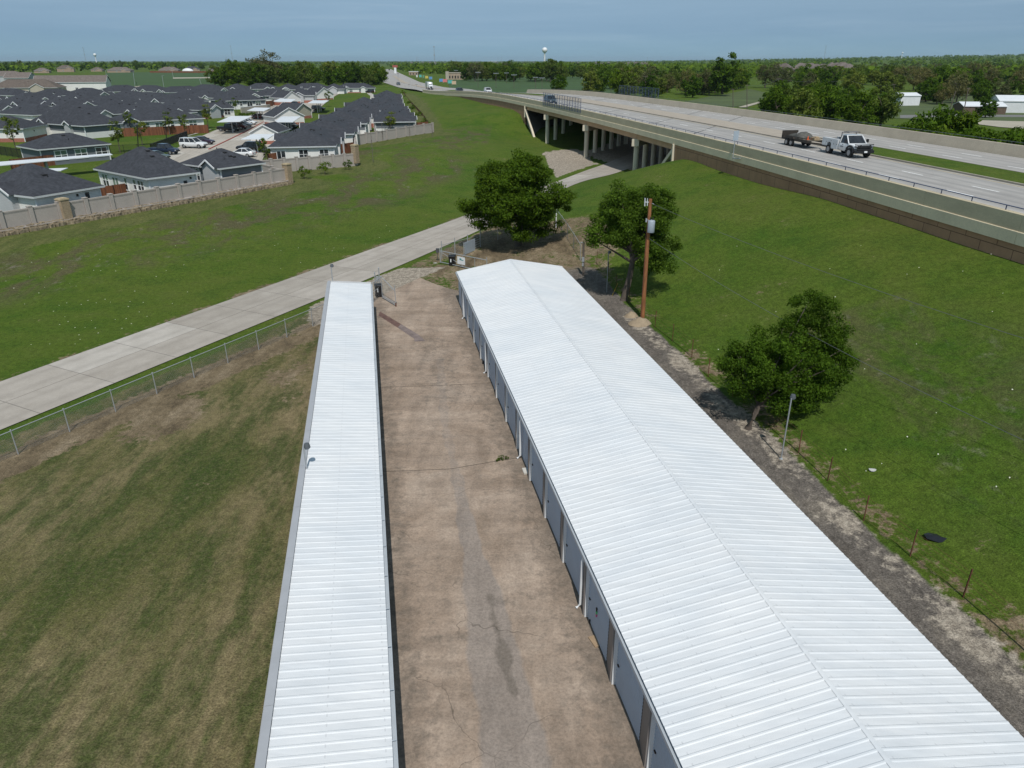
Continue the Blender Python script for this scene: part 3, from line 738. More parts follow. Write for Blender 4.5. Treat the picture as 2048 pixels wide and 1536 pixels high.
# ------------------------------------------------------------------ wire fence on rusty T posts beyond the gravel lane
tf = thing('wire_fence', 'low wire fence on thin rusty posts between gravel lane and grass bank', 'fence', TP)
tposts = [g(*q) for q in ((1926, 1195), (1820, 1113), (1727, 1042), (1655, 962), (1597, 906))] 
for i in range(1, 11): tposts.append(TP + TD * (12.0 + i * 3.05) - TN * .12 * (i % 3))
for i in range(1, 5): tposts.insert(0, tposts[0] - TD * 3.1)
for p in tposts:
    z = h1(p.x, p.y); b = MB(); b.bar((p.x, p.y, z - .05), (p.x + random.uniform(-.04, .04), p.y, z + 1.3), .035, .035); b.bar((p.x, p.y + .02, z), (p.x, p.y + .02, z + 1.28), .012, .05); b.build('post', M_RUST, tf)
b = MB()
for hh in (.15, .4, .65, .95, 1.15): b.tube([(p.x, p.y, h1(p.x, p.y) + hh) for p in tposts], .006, 4)
b.build('wire', M_RUST, tf)
# ------------------------------------------------------------------ elevated highway
M_CONC = mk('bridge_concrete', (.40, .385, .34), .85, .1, .5, bmp=.1, fine=.12)
M_PAR = mk('parapet_concrete', (.63, .53, .365), .85, .1, .4, bmp=.1, fine=.15, stretch=(1, 1, 3))
M_FAS = mk('fascia_concrete', (.80, .68, .48), .85, .08, .4, fine=.12)
M_PARF = mk('parapet_warm_concrete', (.44, .385, .30), .85, .1, .4, fine=.15)
M_COLM = mk('column_concrete', (.62, .55, .43), .85, .08, .8)
M_GIRD = mk('brown_girder_paint', (.55, .34, .20), .8, .1, .5)
M_KERB = mk('kerb_concrete', (.36, .32, .26), .85, .12, 1)
M_RAILB = flat('blue_rail', (.05, .075, .16), .45)
M_PAINT = mk('road_paint', (.82, .82, .8), .7, .12, 3)
M_PAINTY = mk('yellow_paint', (.5, .4, .18), .7, .15, 3)
def panel_wall_mat():
    m, t, b = nt('brown_panel_wall'); u = uvn(t)
    br = N(t, 'ShaderNodeTexBrick'); br.offset = .5; br.inputs['Scale'].default_value = 1; br.inputs['Brick Width'].default_value = 2.9; br.inputs['Row Height'].default_value = 1.7
    br.inputs['Mortar Size'].default_value = .03; br.inputs['Color1'].default_value = (.42, .235, .135, 1); br.inputs['Color2'].default_value = (.44, .25, .145, 1); br.inputs['Mortar'].default_value = (.17, .09, .055, 1)
    t.links.new(u, br.inputs['Vector'])
    col = mix(t, 1, br.outputs['Color'], ramp(t, noise(t, pos(t), .7, 6, .7), [(.3, .82), (.7, 1.1)]), 'MULTIPLY')
    t.links.new(col, b.inputs['Base Color']); b.inputs['Roughness'].default_value = .9; bump(t, b, noise(t, pos(t), 12, 4), .3, .02)
    return m
def deck_mat():
    m, t, b = nt('highway_concrete'); u = uvn(t); v = pos(t); s = sepx(t, u)
    mp = N(t, 'ShaderNodeMapping'); mp.inputs['Scale'].default_value = (1, .05, 1); t.links.new(u, mp.inputs['Vector'])
    col = ramp(t, noise(t, mp.outputs['Vector'], 1.3, 6, .65), [(.3, (.33, .312, .295)), (.7, (.45, .43, .405))])
    col = mix(t, 1, col, ramp(t, noise(t, v, .35, 6, .65), [(.3, .85), (.7, 1.06)]), 'MULTIPLY')
    col = mix(t, 1, col, ramp(t, noise(t, v, 7, 4, .7), [(.3, .9), (.7, 1.03)]), 'MULTIPLY')
    tr = math_(t, 'ABSOLUTE', math_(t, 'SUBTRACT', math_(t, 'FRACT', math_(t, 'DIVIDE', math_(t, 'SUBTRACT', s[0], 2.5), 3.6)), .5))
    col = mix(t, ramp(t, tr, [(.1, 0), (.24, .55), (.38, 0)]), col, (.235, .228, .222))
    f = math_(t, 'ABSOLUTE', math_(t, 'SUBTRACT', math_(t, 'FRACT', math_(t, 'DIVIDE', s[1], 4.6)), .5))
    col = mix(t, math_(t, 'MULTIPLY', math_(t, 'GREATER_THAN', f, .494), .3), col, (.1, .1, .1))
    t.links.new(col, b.inputs['Base Color']); b.inputs['Roughness'].default_value = .8; b.inputs['Specular IOR Level'].default_value = .25
    return m
M_DECK = deck_mat()
YS = [18 + 6 * i for i in range(40)] + [258 + 12 * i for i in range(36)] + [690 + 40 * i for i in range(24)]
def hl(off, dz=0, ys=YS): return [hpt(y, off, dz) for y in ys]
def sub(a, b): return [a] + [y for y in YS if a < y < b] + [b]
strip('highway', hl(.3), hl(29.9), M_DECK, 12, 0, drape=False)
def hbar(b, y0, y1, o0, o1, z0, z1):          # swept rectangular section along the highway
    ys = sub(y0, y1); vs = []; fs = []
    for y in ys:
        for o, z in ((o0, z0), (o1, z0), (o1, z1), (o0, z1)): vs.append(hpt(y, o, z))
    n = len(ys)
    for i in range(n - 1):
        for j in range(4): fs.append([i * 4 + j, i * 4 + (j + 1) % 4, i * 4 + 4 + (j + 1) % 4, i * 4 + 4 + j])
    fs += [[0, 1, 2, 3], [(n - 1) * 4 + k for k in (3, 2, 1, 0)]]
    b.add(vs, fs); return b
def hsec(b, y0, y1, prof):
    ys = sub(y0, y1); k = len(prof); vs = [hpt(y, o, z) for y in ys for o, z in prof]; n = len(ys)
    fs = [[i * k + j, i * k + (j + 1) % k, (i + 1) * k + (j + 1) % k, (i + 1) * k + j] for i in range(n - 1) for j in range(k)]
    fs += [list(range(k)), [(n - 1) * k + j for j in range(k)][::-1]]
    b.add(vs, fs); return b
YB0, YB1 = 105.0, 197.0                        # bridge between its two abutments
# median and kerbs
M_MED = mk('median_concrete', (.40, .345, .28), .85, .1, .6, fine=.15)
o = hsec(MB(), 93, 232, [(14.0, -.05), (14.0, .16), (19.7, .16), (19.7, -.05)]).build('median_slab', M_MED); o['kind'] = 'structure'
for y0, y1 in ((18, 93), (232, 405)):
    o = hsec(MB(), y0, y1, [(14.0, -.05), (14.0, .16), (14.2, .17), (14.2, -.05)]).build('kerb', M_KERB); o['kind'] = 'structure'
    o = hsec(MB(), y0, y1, [(19.5, -.05), (19.5, .17), (19.7, .16), (19.7, -.05)]).build('kerb', M_KERB); o['kind'] = 'structure'
    strip('grass_median', [hpt(y, 14.2, .13) for y in sub(y0, y1)], [hpt(y, 19.5, .13) for y in sub(y0, y1)], M_GROUND, 3, 0, drape=False)
for y0, y1 in ((440, 560), (600, 900)):
    o = hsec(MB(), y0, y1, [(14.2, -.05), (14.2, .16), (18, .16), (18, -.05)]).build('median_slab', M_MED); o['kind'] = 'structure'
# markings
b = MB()
for off, ph in ((6.1, 0), (9.65, 1.5), (22.6, 3), (25.9, 4)):
    y = 20 + ph
    while y < 420:
        a0, a1 = hpt(y, off, .012), hpt(y + 3.0, off, .012); n = hdir(y); s = Vector((n.y, -n.x, 0)) * .09
        b.quad(a0 - s, a0 + s, a1 + s, a1 - s); y += 9.2
o = b.build('lane_markings', M_PAINT); o['kind'] = 'structure'
for off, mt in ((13.45, M_PAINTY), (20.2, M_PAINTY), (2.2, M_PAINT), (29.0, M_PAINT)):
    o = hsec(MB(), 18, 420, [(off - .06, .011), (off + .06, .011), (off + .06, .012), (off - .06, .012)]).build('edge_marking', mt); o['kind'] = 'structure'
# dark expansion joints across the deck
for y in (YB0 - 1, 121 + .5, 148.5, 178, YB1 + 1):
    dn = RD; a0 = hpt(y, .5, .014); L_ = 29 / (Vector((hdir(y).y, -hdir(y).x, 0)).dot(RD)); bq = MB(); 
    a1 = a0 + RD * L_; a1.z = a0.z
    bq.bar(a0, a1, .12, .004); o = bq.build('deck_joint', M_DARK); o['kind'] = 'structure'
# overpass as one thing
ov = thing('overpass', 'long concrete highway overpass on round columns crossing the frontage road', 'bridge', hpt(150, 15, -8))
bays = [(YB0, 121), (121, 148.5), (148.5, 178), (178, YB1)]
for i, (y0, y1) in enumerate(bays):
    hsec(MB(), y0 + .02, y1 - .02, [(.15, -.9), (.15, -.03), (29.95, -.03), (29.95, -.3), (1.0, -.3), (1.0, -.9)]).build('deck_slab', M_CONC, ov)
    for k in range(9):
        o_ = .32 + k * 3.62
        hsec(MB(), y0 + .06, y1 - .06, [(o_, -1.75), (o_, -.9 if k == 0 else -.3), (o_ + .55, -.9 if k == 0 else -.3), (o_ + .55, -1.75)]).build('girder', M_GIRD, ov)
for i, (y, zb) in enumerate(((121, .8), (148.5, -.3), (178, -.5))):
    P0 = hpt(y, .1, 0); nn = Vector((hdir(y).y, -hdir(y).x, 0)); sk = 1 / nn.dot(RD); L_ = 29.4 * sk
    b = MB(); b.bar((P0.x, P0.y, P0.z - 2.3), (P0.x + RD.x * L_, P0.y + RD.y * L_, P0.z - 2.3), 1.2, 1.1); b.build('pier_cap', M_COLM, ov)
    for k in range(10):
        q = P0 + RD * (.9 + k * (L_ - 1.8) / 9); zg = min(h1(q.x, q.y), 2) - .5
        b = MB(); b.tube([(q.x, q.y, zg), (q.x, q.y, P0.z - 2.85)], .45, 18); b.build('column', M_COLM, ov, smooth=True)
for y, s in ((YB0, -1), (YB1, 1)):            # abutment walls with sloping wings
    P0 = hpt(y, .02, 0); nn = Vector((hdir(y).y, -hdir(y).x, 0)); L_ = 29.8 / nn.dot(RD); d = hdir(y)
    P0 = P0 + RD * .9
    b = MB(); A, B_ = P0, P0 + RD * L_
    for zz0, zz1, off0, off1 in ((-10, -1.8, 0, 0),):
        vs = [A + Vector((0, 0, -8.5)) - d * s * 9.5, B_ + Vector((0, 0, -8.5)) - d * s * 9.5, B_ + Vector((0, 0, -1.85)) - d * s * .3, A + Vector((0, 0, -1.85)) - d * s * .3,
              A + Vector((0, 0, -8.5)) + d * s * 2, B_ + Vector((0, 0, -8.5)) + d * s * 2, B_ + Vector((0, 0, -.35)) + d * s * 2, A + Vector((0, 0, -.35)) + d * s * 2, A + Vector((0, 0, -.35)) - d * s * .1, B_ + Vector((0, 0, -.35)) - d * s * .1, A + Vector((0, 0, -1.85)) - d * s * .1, B_ + Vector((0, 0, -1.85)) - d * s * .1]
        b.add(vs, [[0, 1, 2, 3], [3, 2, 11, 10], [10, 11, 9, 8], [8, 9, 6, 7], [4, 7, 6, 5], [0, 3, 10, 8, 7, 4], [1, 5, 6, 9, 11, 2]])
    b.build('abutment', mk('slope_paving', (.2, .19, .175), .9, .15, .5), ov)
    b = MB()                                   # pale sloping edge and end post
    t0 = P0 - d * s * .3 + Vector((0, 0, -1.8)) - RD * .9; t1 = P0 - d * s * 9.5 + Vector((0, 0, -8.2)) - RD * .9
    b.bar(t0, t1, .5, .5); b.bar(hpt(y, -.02, -3.6) , hpt(y, -.02, -.9), .5, .6); b.build('wing_edge', M_COLM, ov)
# parapets: near side with projecting ledge, far side plain
for y0, y1, nm in ((18, YB0, 'right'), (YB0, YB1, 'mid'), (YB1, 392, 'left')):
    lab = {'right': 'grey concrete parapet with blue pipe rail above the brown retaining wall near the truck', 'mid': 'grey concrete parapet along the near edge of the overpass deck',
           'left': 'long grey concrete parapet curving away from the overpass toward the far road'}[nm]
    r = thing('parapet', lab, 'parapet', hpt((y0 + y1) / 2, .2, 0), 0, 'parapets along the highway')
    y = y0
    while y < y1 - .5:
        ye = min(y + (9.1 if y < 240 else 30), y1); e = .012
        hsec(MB(), y + e, ye - e, [(-.06, -.1), (-.06, .93), (0, .98), (.24, .98), (.3, .93), (.45, -.02), (.45, -.1)]).build('barrier', M_PAR, r)
        hsec(MB(), y + e, ye - e, [(-.12, -.9), (-.12, -.13), (-.1, -.1), (.14, -.1), (.14, -.9)]).build('fascia', M_FAS, r)
        y = ye
    if nm != 'left' or True:
        ye = min(y1, 330); b = MB(); b.tube([hpt(y, .1, 1.28) for y in sub(y0, ye)], .035, 6); b.build('rail', M_RAILB, r)
        y = y0 + 1.5; kk = 0
        while y < min(ye, 230):
            b = MB(); b.bar(hpt(y, .1, .97), hpt(y, .1, 1.28), .05, .05); b.build('rail_post', M_RAILB, r); y += 3.05
# far parapet
r = thing('parapet', 'long tan concrete parapet with thin rail on the far side of the highway', 'parapet', hpt(120, 30, 0), 0, 'parapets along the highway')
y = 18
while y < 300:
    ye = min(y + 9.1, 300)
    hsec(MB(), y + .012, ye - .012, [(29.2, -.05), (29.3, .3), (29.62, 1.2), (29.7, 1.24), (29.92, 1.24), (29.95, -.05)]).build('barrier', M_PARF, r); y = ye
b = MB(); b.tube([hpt(y, 29.85, 1.5) for y in sub(18, 300)], .035, 6); b.build('rail', mk('grey_green_rail', (.08, .1, .1), .5), r)
y = 20
while y < 230:
    b = MB(); b.bar(hpt(y, 29.85, 1.2), hpt(y, 29.85, 1.5), .05, .05); b.build('rail_post', bpy.data.materials['grey_green_rail'], r); y += 4.6
# fascia/support of the far side and retaining walls
M_PANEL = panel_wall_mat()
for y0, y1, lab in ((18, YB0, 'brown panelled retaining wall above the right grass bank'), (YB1, 392, 'long brown retaining wall tapering away beyond the overpass')):
    ys = sub(y0, y1); vs = []; uv = []; s = 0; prev = None
    for y in ys:
        a = hpt(y, .0, -.9); 
        if prev is not None: s += (a - prev).length
        prev = a.copy(); c_ = hpt(y, 0.0, -5.5)
        vs += [tuple(a), tuple(c_)]; uv += [(s, 5.5), (s, .9)]
    fs = [[2 * i, 2 * i + 1, 2 * i + 3, 2 * i + 2] for i in range(len(ys) - 1)]
    n0 = len(vs); vs += [tuple(hpt(y, .3, z)) for y in ys for z in (-.9, -5.5)]; uv += uv
    fs += [[n0 + 2 * i, n0 + 2 * i + 2, n0 + 2 * i + 3, n0 + 2 * i + 1] for i in range(len(ys) - 1)]
    fs += [[2 * i, 2 * i + 2, n0 + 2 * i + 2, n0 + 2 * i] for i in range(len(ys) - 1)]; fs += [[0, n0, n0 + 1, 1]]; e = 2 * len(ys) - 2; fs += [[e, e + 1, n0 + e + 1, n0 + e]]
    me = bpy.data.meshes.new('retaining_wall'); me.from_pydata(vs, [], fs); ul = me.uv_layers.new(name='UVMap')
    for p in me.polygons:
        for li, vi in zip(p.loop_indices, p.vertices): ul.data[li].uv = uv[vi]
    me.materials.append(M_PANEL); o = bpy.data.objects.new('retaining_wall', me); C.objects.link(o)
    tag(o, lab, 'retaining wall', 'retaining walls below the highway')
    hsec(MB(), y0, y1, [(30.0, -.05), (30.0, -6.5), (29.7, -6.5), (29.7, -.05)]).build('embankment_back', M_PANEL, o, world=False)
# concrete mow strip along the wall foot
# debris fences on the parapets
M_NET = mesh_mat('fence_mesh_blue', (.10, .13, .17), .05, .12, False)
def debris_fence(y0, y1, off, z0, h, label, step=1.9):
    r = thing('debris_fence', label, 'fence', hpt((y0 + y1) / 2, off, z0)); n = max(2, round((y1 - y0) / step)); pts = [hpt(y0 + (y1 - y0) * i / n, off, z0) for i in range(n + 1)]
    for p in pts:
        b = MB(); b.tube([p, p + Vector((0, 0, h))], .045, 8); b.build('post', M_RAILB, r)
    b = MB(); b.tube([p + Vector((0, 0, h - .03)) for p in pts], .035, 6); b.tube([p + Vector((0, 0, .1)) for p in pts], .03, 6); b.build('rail', M_RAILB, r)
    netting('chain_mesh', pts, .1, h - .05, M_NET, r, drape=False)
def y_on(px, off, z):                           # highway chainage seen at a column of the photograph
    best = min(np.arange(20, 420, .25), key=lambda y: abs(proj(hpt(y, off, z))[0] - px)); return float(best)
def proj(p):
    d = p.y * CP - (p.z - HC) * SP; v = p.y * SP + (p.z - HC) * CP
    return CX + F_ * p.x / d, CY - F_ * v / d
debris_fence(y_on(1162, -.02, .9), y_on(1087, -.02, .9), -.1, .3, 2.75, 'tall blue mesh debris fence on the near overpass parapet')
debris_fence(y_on(1316, 29.9, 1.2), y_on(1237, 29.9, 1.2), 30.0, 1.0, 2.6, 'tall mesh debris fence on the far highway parapet')
# road sign on a bracket outside the near parapet
ys_ = y_on(1470, -.3, -.3); P = hpt(ys_, -.2, -.45)
r = thing('road_sign', 'back of a grey road sign on a post bracketed to the near highway parapet', 'road sign', P)
d = hdir(ys_); n_ = Vector((d.y, -d.x, 0))
b = MB(); b.tube([P - n_ * .35 + Vector((0, 0, -.1)), P - n_ * .35 + Vector((0, 0, 3.0))], .05, 8); b.build('post', M_GALV, r)
b = MB(); b.tube([P - n_ * .35, P - n_ * .05], .06, 8); b.bar(P - n_ * .35 + Vector((0, 0, -.02)), P - n_ * .12 - d * 1.35 + Vector((0, 0, .1)), .12, .12); b.build('bracket', M_GALV, r)
b = MB(); q = P - n_ * .28 + Vector((0, 0, 2.45)); b.box(q, (.95, .03, 1.05), math.atan2(-n_.y, -n_.x) + math.pi + .5); b.build('sign_panel', mk('sign_back', (.38, .44, .5), .45, .05), r)
# ------------------------------------------------------------------ vegetation
def leaf_mat(name, a, b_, tl=.3, hue=.0):
    m, t, b = nt(name)
    ge = N(t, 'ShaderNodeNewGeometry'); oi = N(t, 'ShaderNodeObjectInfo')
    col = ramp(t, ge.outputs['Random Per Island'], [(0, a), (.75, b_), (1, [min(1, k * 1.25) for k in b_])])
    col = mix(t, 1, col, ramp(t, oi.outputs['Random'], [(0, (.78, .84, .8)), (.5, (1, 1, 1)), (1, (1.3, 1.14, .95))]), 'MULTIPLY')
    col = mix(t, 1, col, ramp(t, noise(t, pos(t), .55, 3), [(.3, .72), (.7, 1.25)]), 'MULTIPLY')
    t.links.new(col, b.inputs['Base Color']); b.inputs['Roughness'].default_value = .75; b.inputs['Specular IOR Level'].default_value = .08
    tr = N(t, 'ShaderNodeBsdfTranslucent'); t.links.new(mix(t, 1, col, (1.2, 1.35, .7), 'MULTIPLY'), tr.inputs['Color'])
    mx = N(t, 'ShaderNodeMixShader'); mx.inputs[0].default_value = tl; t.links.new(b.outputs[0], mx.inputs[1]); t.links.new(tr.outputs[0], mx.inputs[2])
    t.links.new(mx.outputs[0], t.nodes['Material Output'].inputs['Surface'])
    return m
M_LEAF_D = leaf_mat('leaf_dark', (.030, .068, .005), (.068, .122, .010))
M_LEAF_M = leaf_mat('leaf_mid', (.042, .085, .006), (.088, .150, .012))
M_LEAF_L = leaf_mat('leaf_light', (.065, .10, .012), (.13, .17, .034))
M_LEAF_O = leaf_mat('leaf_olive', (.075, .085, .035), (.13, .13, .06))
M_BARK = mk('bark', (.10, .08, .065), .95, .3, 4, bmp=.4)
def leaves(rng, centers, radii, n, size, up=.35, flatten=.75, vmin=.0):
    """leaf-sized quads in clumps: returns vertex array (4n,3)"""
    k = len(centers); ci = rng.integers(0, k, n); c = np.array(centers)[ci]; r = np.array(radii)[ci]
    d = rng.normal(size=(n, 3)); d /= np.linalg.norm(d, axis=1)[:, None]
    rad = rng.random(n) ** .45
    p = c + d * (r * rad)[:, None] * np.array([1, 1, flatten])
    nrm = d * .8 + rng.normal(size=(n, 3)) * .65 + np.array([0, 0, up]); nrm /= np.linalg.norm(nrm, axis=1)[:, None]
    a = np.cross(nrm, rng.normal(size=(n, 3))); a /= np.linalg.norm(a, axis=1)[:, None]; b = np.cross(nrm, a)
    s = size * rng.uniform(.6, 1.3, n)[:, None]
    droop = nrm * s * .18
    v = np.stack([p - a * s, p + b * s * .42 - droop, p + a * s, p - b * s * .42 - droop], 1)
    return v.reshape(-1, 3)
def leaf_obj(name, V, mat, parent):
    n = len(V) // 4; me = bpy.data.meshes.new(name); me.vertices.add(len(V)); me.vertices.foreach_set('co', V.astype(np.float32).ravel())
    me.loops.add(4 * n); me.loops.foreach_set('vertex_index', np.arange(4 * n, dtype=np.int32))
    me.polygons.add(n); me.polygons.foreach_set('loop_start', np.arange(0, 4 * n, 4, dtype=np.int32)); me.update(calc_edges=True)
    me.materials.append(mat); o = bpy.data.objects.new(name, me); C.objects.link(o); o.parent = parent; return o
def clumps(rng, ells, n, rmin, rmax, shell=.62):
    vol = np.array([e[1][0] * e[1][1] * e[1][2] for e in ells]); out = []; rad = []
    while len(out) < n:
        e = ells[rng.choice(len(ells), p=vol / vol.sum())]; d = rng.normal(size=3); d /= np.linalg.norm(d)
        q = shell + (1 - shell) * rng.random() if rng.random() < .78 else rng.random() * shell
        p = np.array(e[0]) + d * np.array(e[1]) * q
        out.append(p); rad.append(rng.uniform(rmin, rmax))
    return out, rad
def tree_parts(r, rng, ells, nclump, rc, nleaf, size, mat, trunk_h, tr, lean=(0, 0), limbs=14, up=.35, flatten=.7, bark=None):
    cs, rs = clumps(rng, ells, nclump, rc[0], rc[1])
    b = MB(); top = Vector((lean[0], lean[1], trunk_h))
    mid = top * .5 + Vector((rng.uniform(-.15, .15), rng.uniform(-.15, .15), 0)) * trunk_h * .3
    b.tube([(0, 0, -.15), (0, 0, .1), mid, top], [tr * 1.5, tr * 1.1, tr * .9, tr * .75], 9)
    for i in rng.choice(len(cs), min(limbs, len(cs)), replace=False):
        e = Vector(cs[i]); s = mid.lerp(top, rng.uniform(.4, 1)); m_ = s.lerp(e, .5) + Vector((0, 0, rng.uniform(0, .12) * (e - s).length))
        b.tube([s, m_, e], [tr * .5, tr * .28, tr * .08], 6)
    b.build('trunk', bark or M_BARK, r, smooth=True, world=False)
    leaf_obj('crown', leaves(rng, cs, rs, nleaf, size, up, flatten), mat, r)
rng = np.random.default_rng(5)
# ---- three near trees
P = g(1037, 491); t1 = thing('tree', 'large round dark green tree beside the frontage road beyond the storage gate', 'tree', P)
tree_parts(t1, rng, [((0, 0, 5.0), (5.2, 5.0, 3.6)), ((-.4, 0, 7.2), (3.4, 3.2, 2.1)), ((-3.3, -.5, 3.7), (2.8, 2.6, 2.3)), ((2.7, -.4, 3.5), (2.6, 2.6, 2.2)), ((.5, -2.5, 3.2), (3.4, 2.2, 2.0))], 330, (.55, 1.05), 72000, .13, M_LEAF_D, 3.2, .3, (.15, 0), 40, .5, .62)
P = g(1248, 600); t2 = thing('tree', 'leaning leafy green tree standing behind the rusty utility pole', 'tree', P); t2.scale = (1.1, 1.1, 1.08)
tree_parts(t2, rng, [((.35, .3, 6.3), (2.9, 2.9, 2.5)), ((-1.0, 0, 6.0), (2.0, 2.2, 1.7)), ((1.9, -.2, 4.1), (1.7, 1.9, 2.0)), ((2.3, 0, 2.8), (1.0, 1.2, 1.2)), ((-1.9, 0, 5.0), (1.0, 1.2, .9)), ((1.5, .3, 7.0), (1.7, 2, 1.6))], 190, (.4, .85), 42000, .10, leaf_mat('leaf_fresh', (.055, .10, .009), (.115, .18, .02), .35), 3.9, .24, (.55, .2), 30, .35, .75)
P = g(1497, 857); t3 = thing('tree', 'dense dark spreading tree on the grass bank behind the grey floodlight post', 'tree', P)
tree_parts(t3, rng, [((1.9, 1.4, 3.4), (2.7, 2.6, 2.0)), ((3.6, 2.2, 5.2), (1.7, 1.6, 1.9)), ((.2, .9, 2.9), (1.9, 2.0, 1.5)), ((4.0, 2.0, 3.2), (1.8, 1.8, 1.7)), ((1.5, 1.2, 4.6), (1.1, 1.1, 1.0)), ((2.0, .6, 1.9), (2.4, 2, .9))], 300, (.34, .7), 66000, .078, M_LEAF_D, 1.6, .16, (.6, .5), 36, .3, .8)
b = MB()
for q, e in (((.3, .25, .6), (1.6, 1.1, 2.4)), ((.2, .1, .5), (.9, .4, 2.1)), ((.5, .4, 1.2), (3.0, 1.9, 3.8))): b.tube([q, Vector(q).lerp(Vector(e), .5) + Vector((0, 0, .1)), e], [.1, .08, .04], 7)
b.build('limb', M_BARK, t3, smooth=True, world=False)
# ---- tree kinds for the middle distance
PROTO = {}
def proto(key, ells, nclump, rc, nleaf, size, mat, th, tr, up=.35, fl=.75, n=3):
    PROTO[key] = []
    for i in range(n):
        r = root('tree', (0, -5000, 0)); tree_parts(r, np.random.default_rng(hsh(key) % 9 + i * 7 + len(key)), ells, nclump, rc, nleaf, size, mat, th, tr, (0, 0), 10, up, fl); PROTO[key].append([r, 0])
proto('round', [((0, 0, 6), (4.6, 4.6, 3.6)), ((-2.6, 1, 4.2), (2.8, 2.8, 2.4)), ((2.6, -1, 4.4), (2.8, 2.8, 2.5)), ((0, -1, 3.0), (3.6, 3.4, 2.2))], 75, (.8, 1.6), 3600, .42, M_LEAF_M, 4, .3)
proto('pale', [((0, 0, 6.5), (4.2, 4.2, 3.8)), ((1.8, 1, 4.4), (2.9, 2.9, 2.4)), ((-1.8, -1, 4.4), (2.9, 2.9, 2.6)), ((0, 0, 3), (3.4, 3.4, 2))], 70, (.8, 1.6), 3000, .42, M_LEAF_L, 4.5, .28)
proto('olive', [((0, 0, 6.5), (4.2, 4.2, 4.0)), ((1.5, 1.2, 4.8), (3, 3, 2.6)), ((-1.8, 0, 3.6), (2.8, 2.8, 2.4))], 70, (.9, 1.7), 1900, .36, M_LEAF_O, 5, .25)
proto('dark', [((0, 0, 5.2), (3.2, 3.2, 4.4)), ((0, 0, 2.8), (3.7, 3.7, 2.6))], 70, (.7, 1.3), 3400, .40, M_LEAF_D, 4, .25)
proto('bush', [((0, 0, 1.6), (2.4, 2.4, 1.5)), ((1.3, .5, 1.3), (1.7, 1.7, 1.2)), ((-1.2, -.4, 1.2), (1.6, 1.6, 1.1))], 34, (.45, .85), 3800, .15, M_LEAF_M, .8, .08)
proto('young', [((0, 0, 3.0), (1.0, 1.0, 1.3)), ((.1, 0, 2.2), (.9, .9, .8))], 22, (.25, .5), 700, .14, M_LEAF_L, 1.9, .06, n=2)
proto('shrub', [((0, 0, .7), (.8, .8, .6))], 14, (.2, .4), 500, .1, M_LEAF_M, .3, .04, n=2)
NTREE = [0]
def plant(key, p, s, label, group, name='tree', cat='tree', sz=1.0):
    L = PROTO[key]; e = L[NTREE[0] % len(L)]; NTREE[0] += 1
    rz = random.uniform(0, 6.28); sc_ = (s * random.uniform(.88, 1.14), s * random.uniform(.88, 1.14), s * sz * random.uniform(.88, 1.14))
    if not e[1]:
        o = e[0]; e[1] = 1; o.location = p; o.rotation_euler = (0, 0, rz); o.scale = sc_; o['label'] = label; o['group'] = group
    else: o = copy_tree(e[0], p, rz, sc_, label, group)
    o.name = name; o['category'] = cat; return o
KN = {'round': 'round mid green tree', 'pale': 'pale yellow green tree', 'olive': 'thin olive tree coming into leaf', 'dark': 'dark dense evergreen tree', 'bush': 'low green bush'}
def wood(poly, n, kinds, smin, smax, where, group, mind=3.0, zoff=0):
    """trees scattered over the ground inside an outline (given in survey pixels on the terrain)"""
    pts = []; xs = [q[0] for q in poly]; ys = [q[1] for q in poly]; tries = 0
    while len(pts) < n and tries < 6000:
        tries += 1; px, py = random.uniform(min(xs), max(xs)), random.uniform(min(ys), max(ys))
        if not inpoly(np.array([px]), np.array([py]), poly)[0]: continue
        p = g(px, py)
        if any((p - q).length < mind for q in pts): continue
        pts.append(p); k = random.choices(list(kinds), list(kinds.values()))[0]
        plant(k, p + Vector((0, 0, -.1)), random.uniform(smin, smax), KN[k] + ' ' + where, group)
G1 = 'trees of the wood behind the houses'
wood([(425, 176), (700, 174), (775, 171), (760, 160), (440, 162)], 62, {'round': 4, 'pale': 3, 'dark': 2}, 1.15, 1.6, 'in the wood behind the dark roofs', G1, 7)
P = at_y(541, 150, 620); plant('olive', Vector((P.x, P.y, 1.5)), 2.35, 'tallest olive tree rising above the wood behind the houses', G1)
P = at_y(515, 150, 640); plant('olive', Vector((P.x, P.y, 1.5)), 1.9, 'broad olive tree beside the tallest one above the wood', G1)
G2 = 'trees of the wood beyond the green field'
wood([(905, 163), (1180, 165), (1240, 160), (1240, 153), (905, 152)], 62, {'round': 4, 'pale': 3, 'dark': 4, 'olive': 1}, 1.2, 1.65, 'in the wood beyond the green field', G2, 8)
G3 = 'trees of the wood beyond the far parapet'
wood([(1170, 192), (1290, 202), (1420, 193), (1500, 186), (1480, 166), (1180, 168)], 62, {'round': 4, 'pale': 4, 'dark': 2, 'olive': 2}, .95, 1.4, 'in the wood beyond the far parapet', G3, 5)
P = at_y(1449, 150, 420); plant('dark', Vector((P.x, P.y, 1.5)), 2.0, 'tall dark tree standing up above the wood beyond the far parapet', G3)
P = g(1118, 193); plant('round', P, .85, 'single round tree alone in the green field beyond the parapet', 'lone trees', name='tree')
G4 = 'trees right of the highway'
wood([(1510, 232), (1585, 262), (1690, 268), (1765, 262), (1765, 240), (1690, 205), (1545, 205)], 36, {'round': 6, 'dark': 2, 'pale': 2}, .72, 1.02, 'behind the far parapet above the truck', G4, 5)
G5 = 'trees in the far right distance'
wood([(1500, 180), (1700, 196), (2040, 190), (2130, 178), (2130, 150), (1700, 150), (1500, 160)], 62, {'round': 3, 'olive': 4, 'pale': 3, 'dark': 1}, 1.05, 1.5, 'in the woods at the far right', G5, 9)
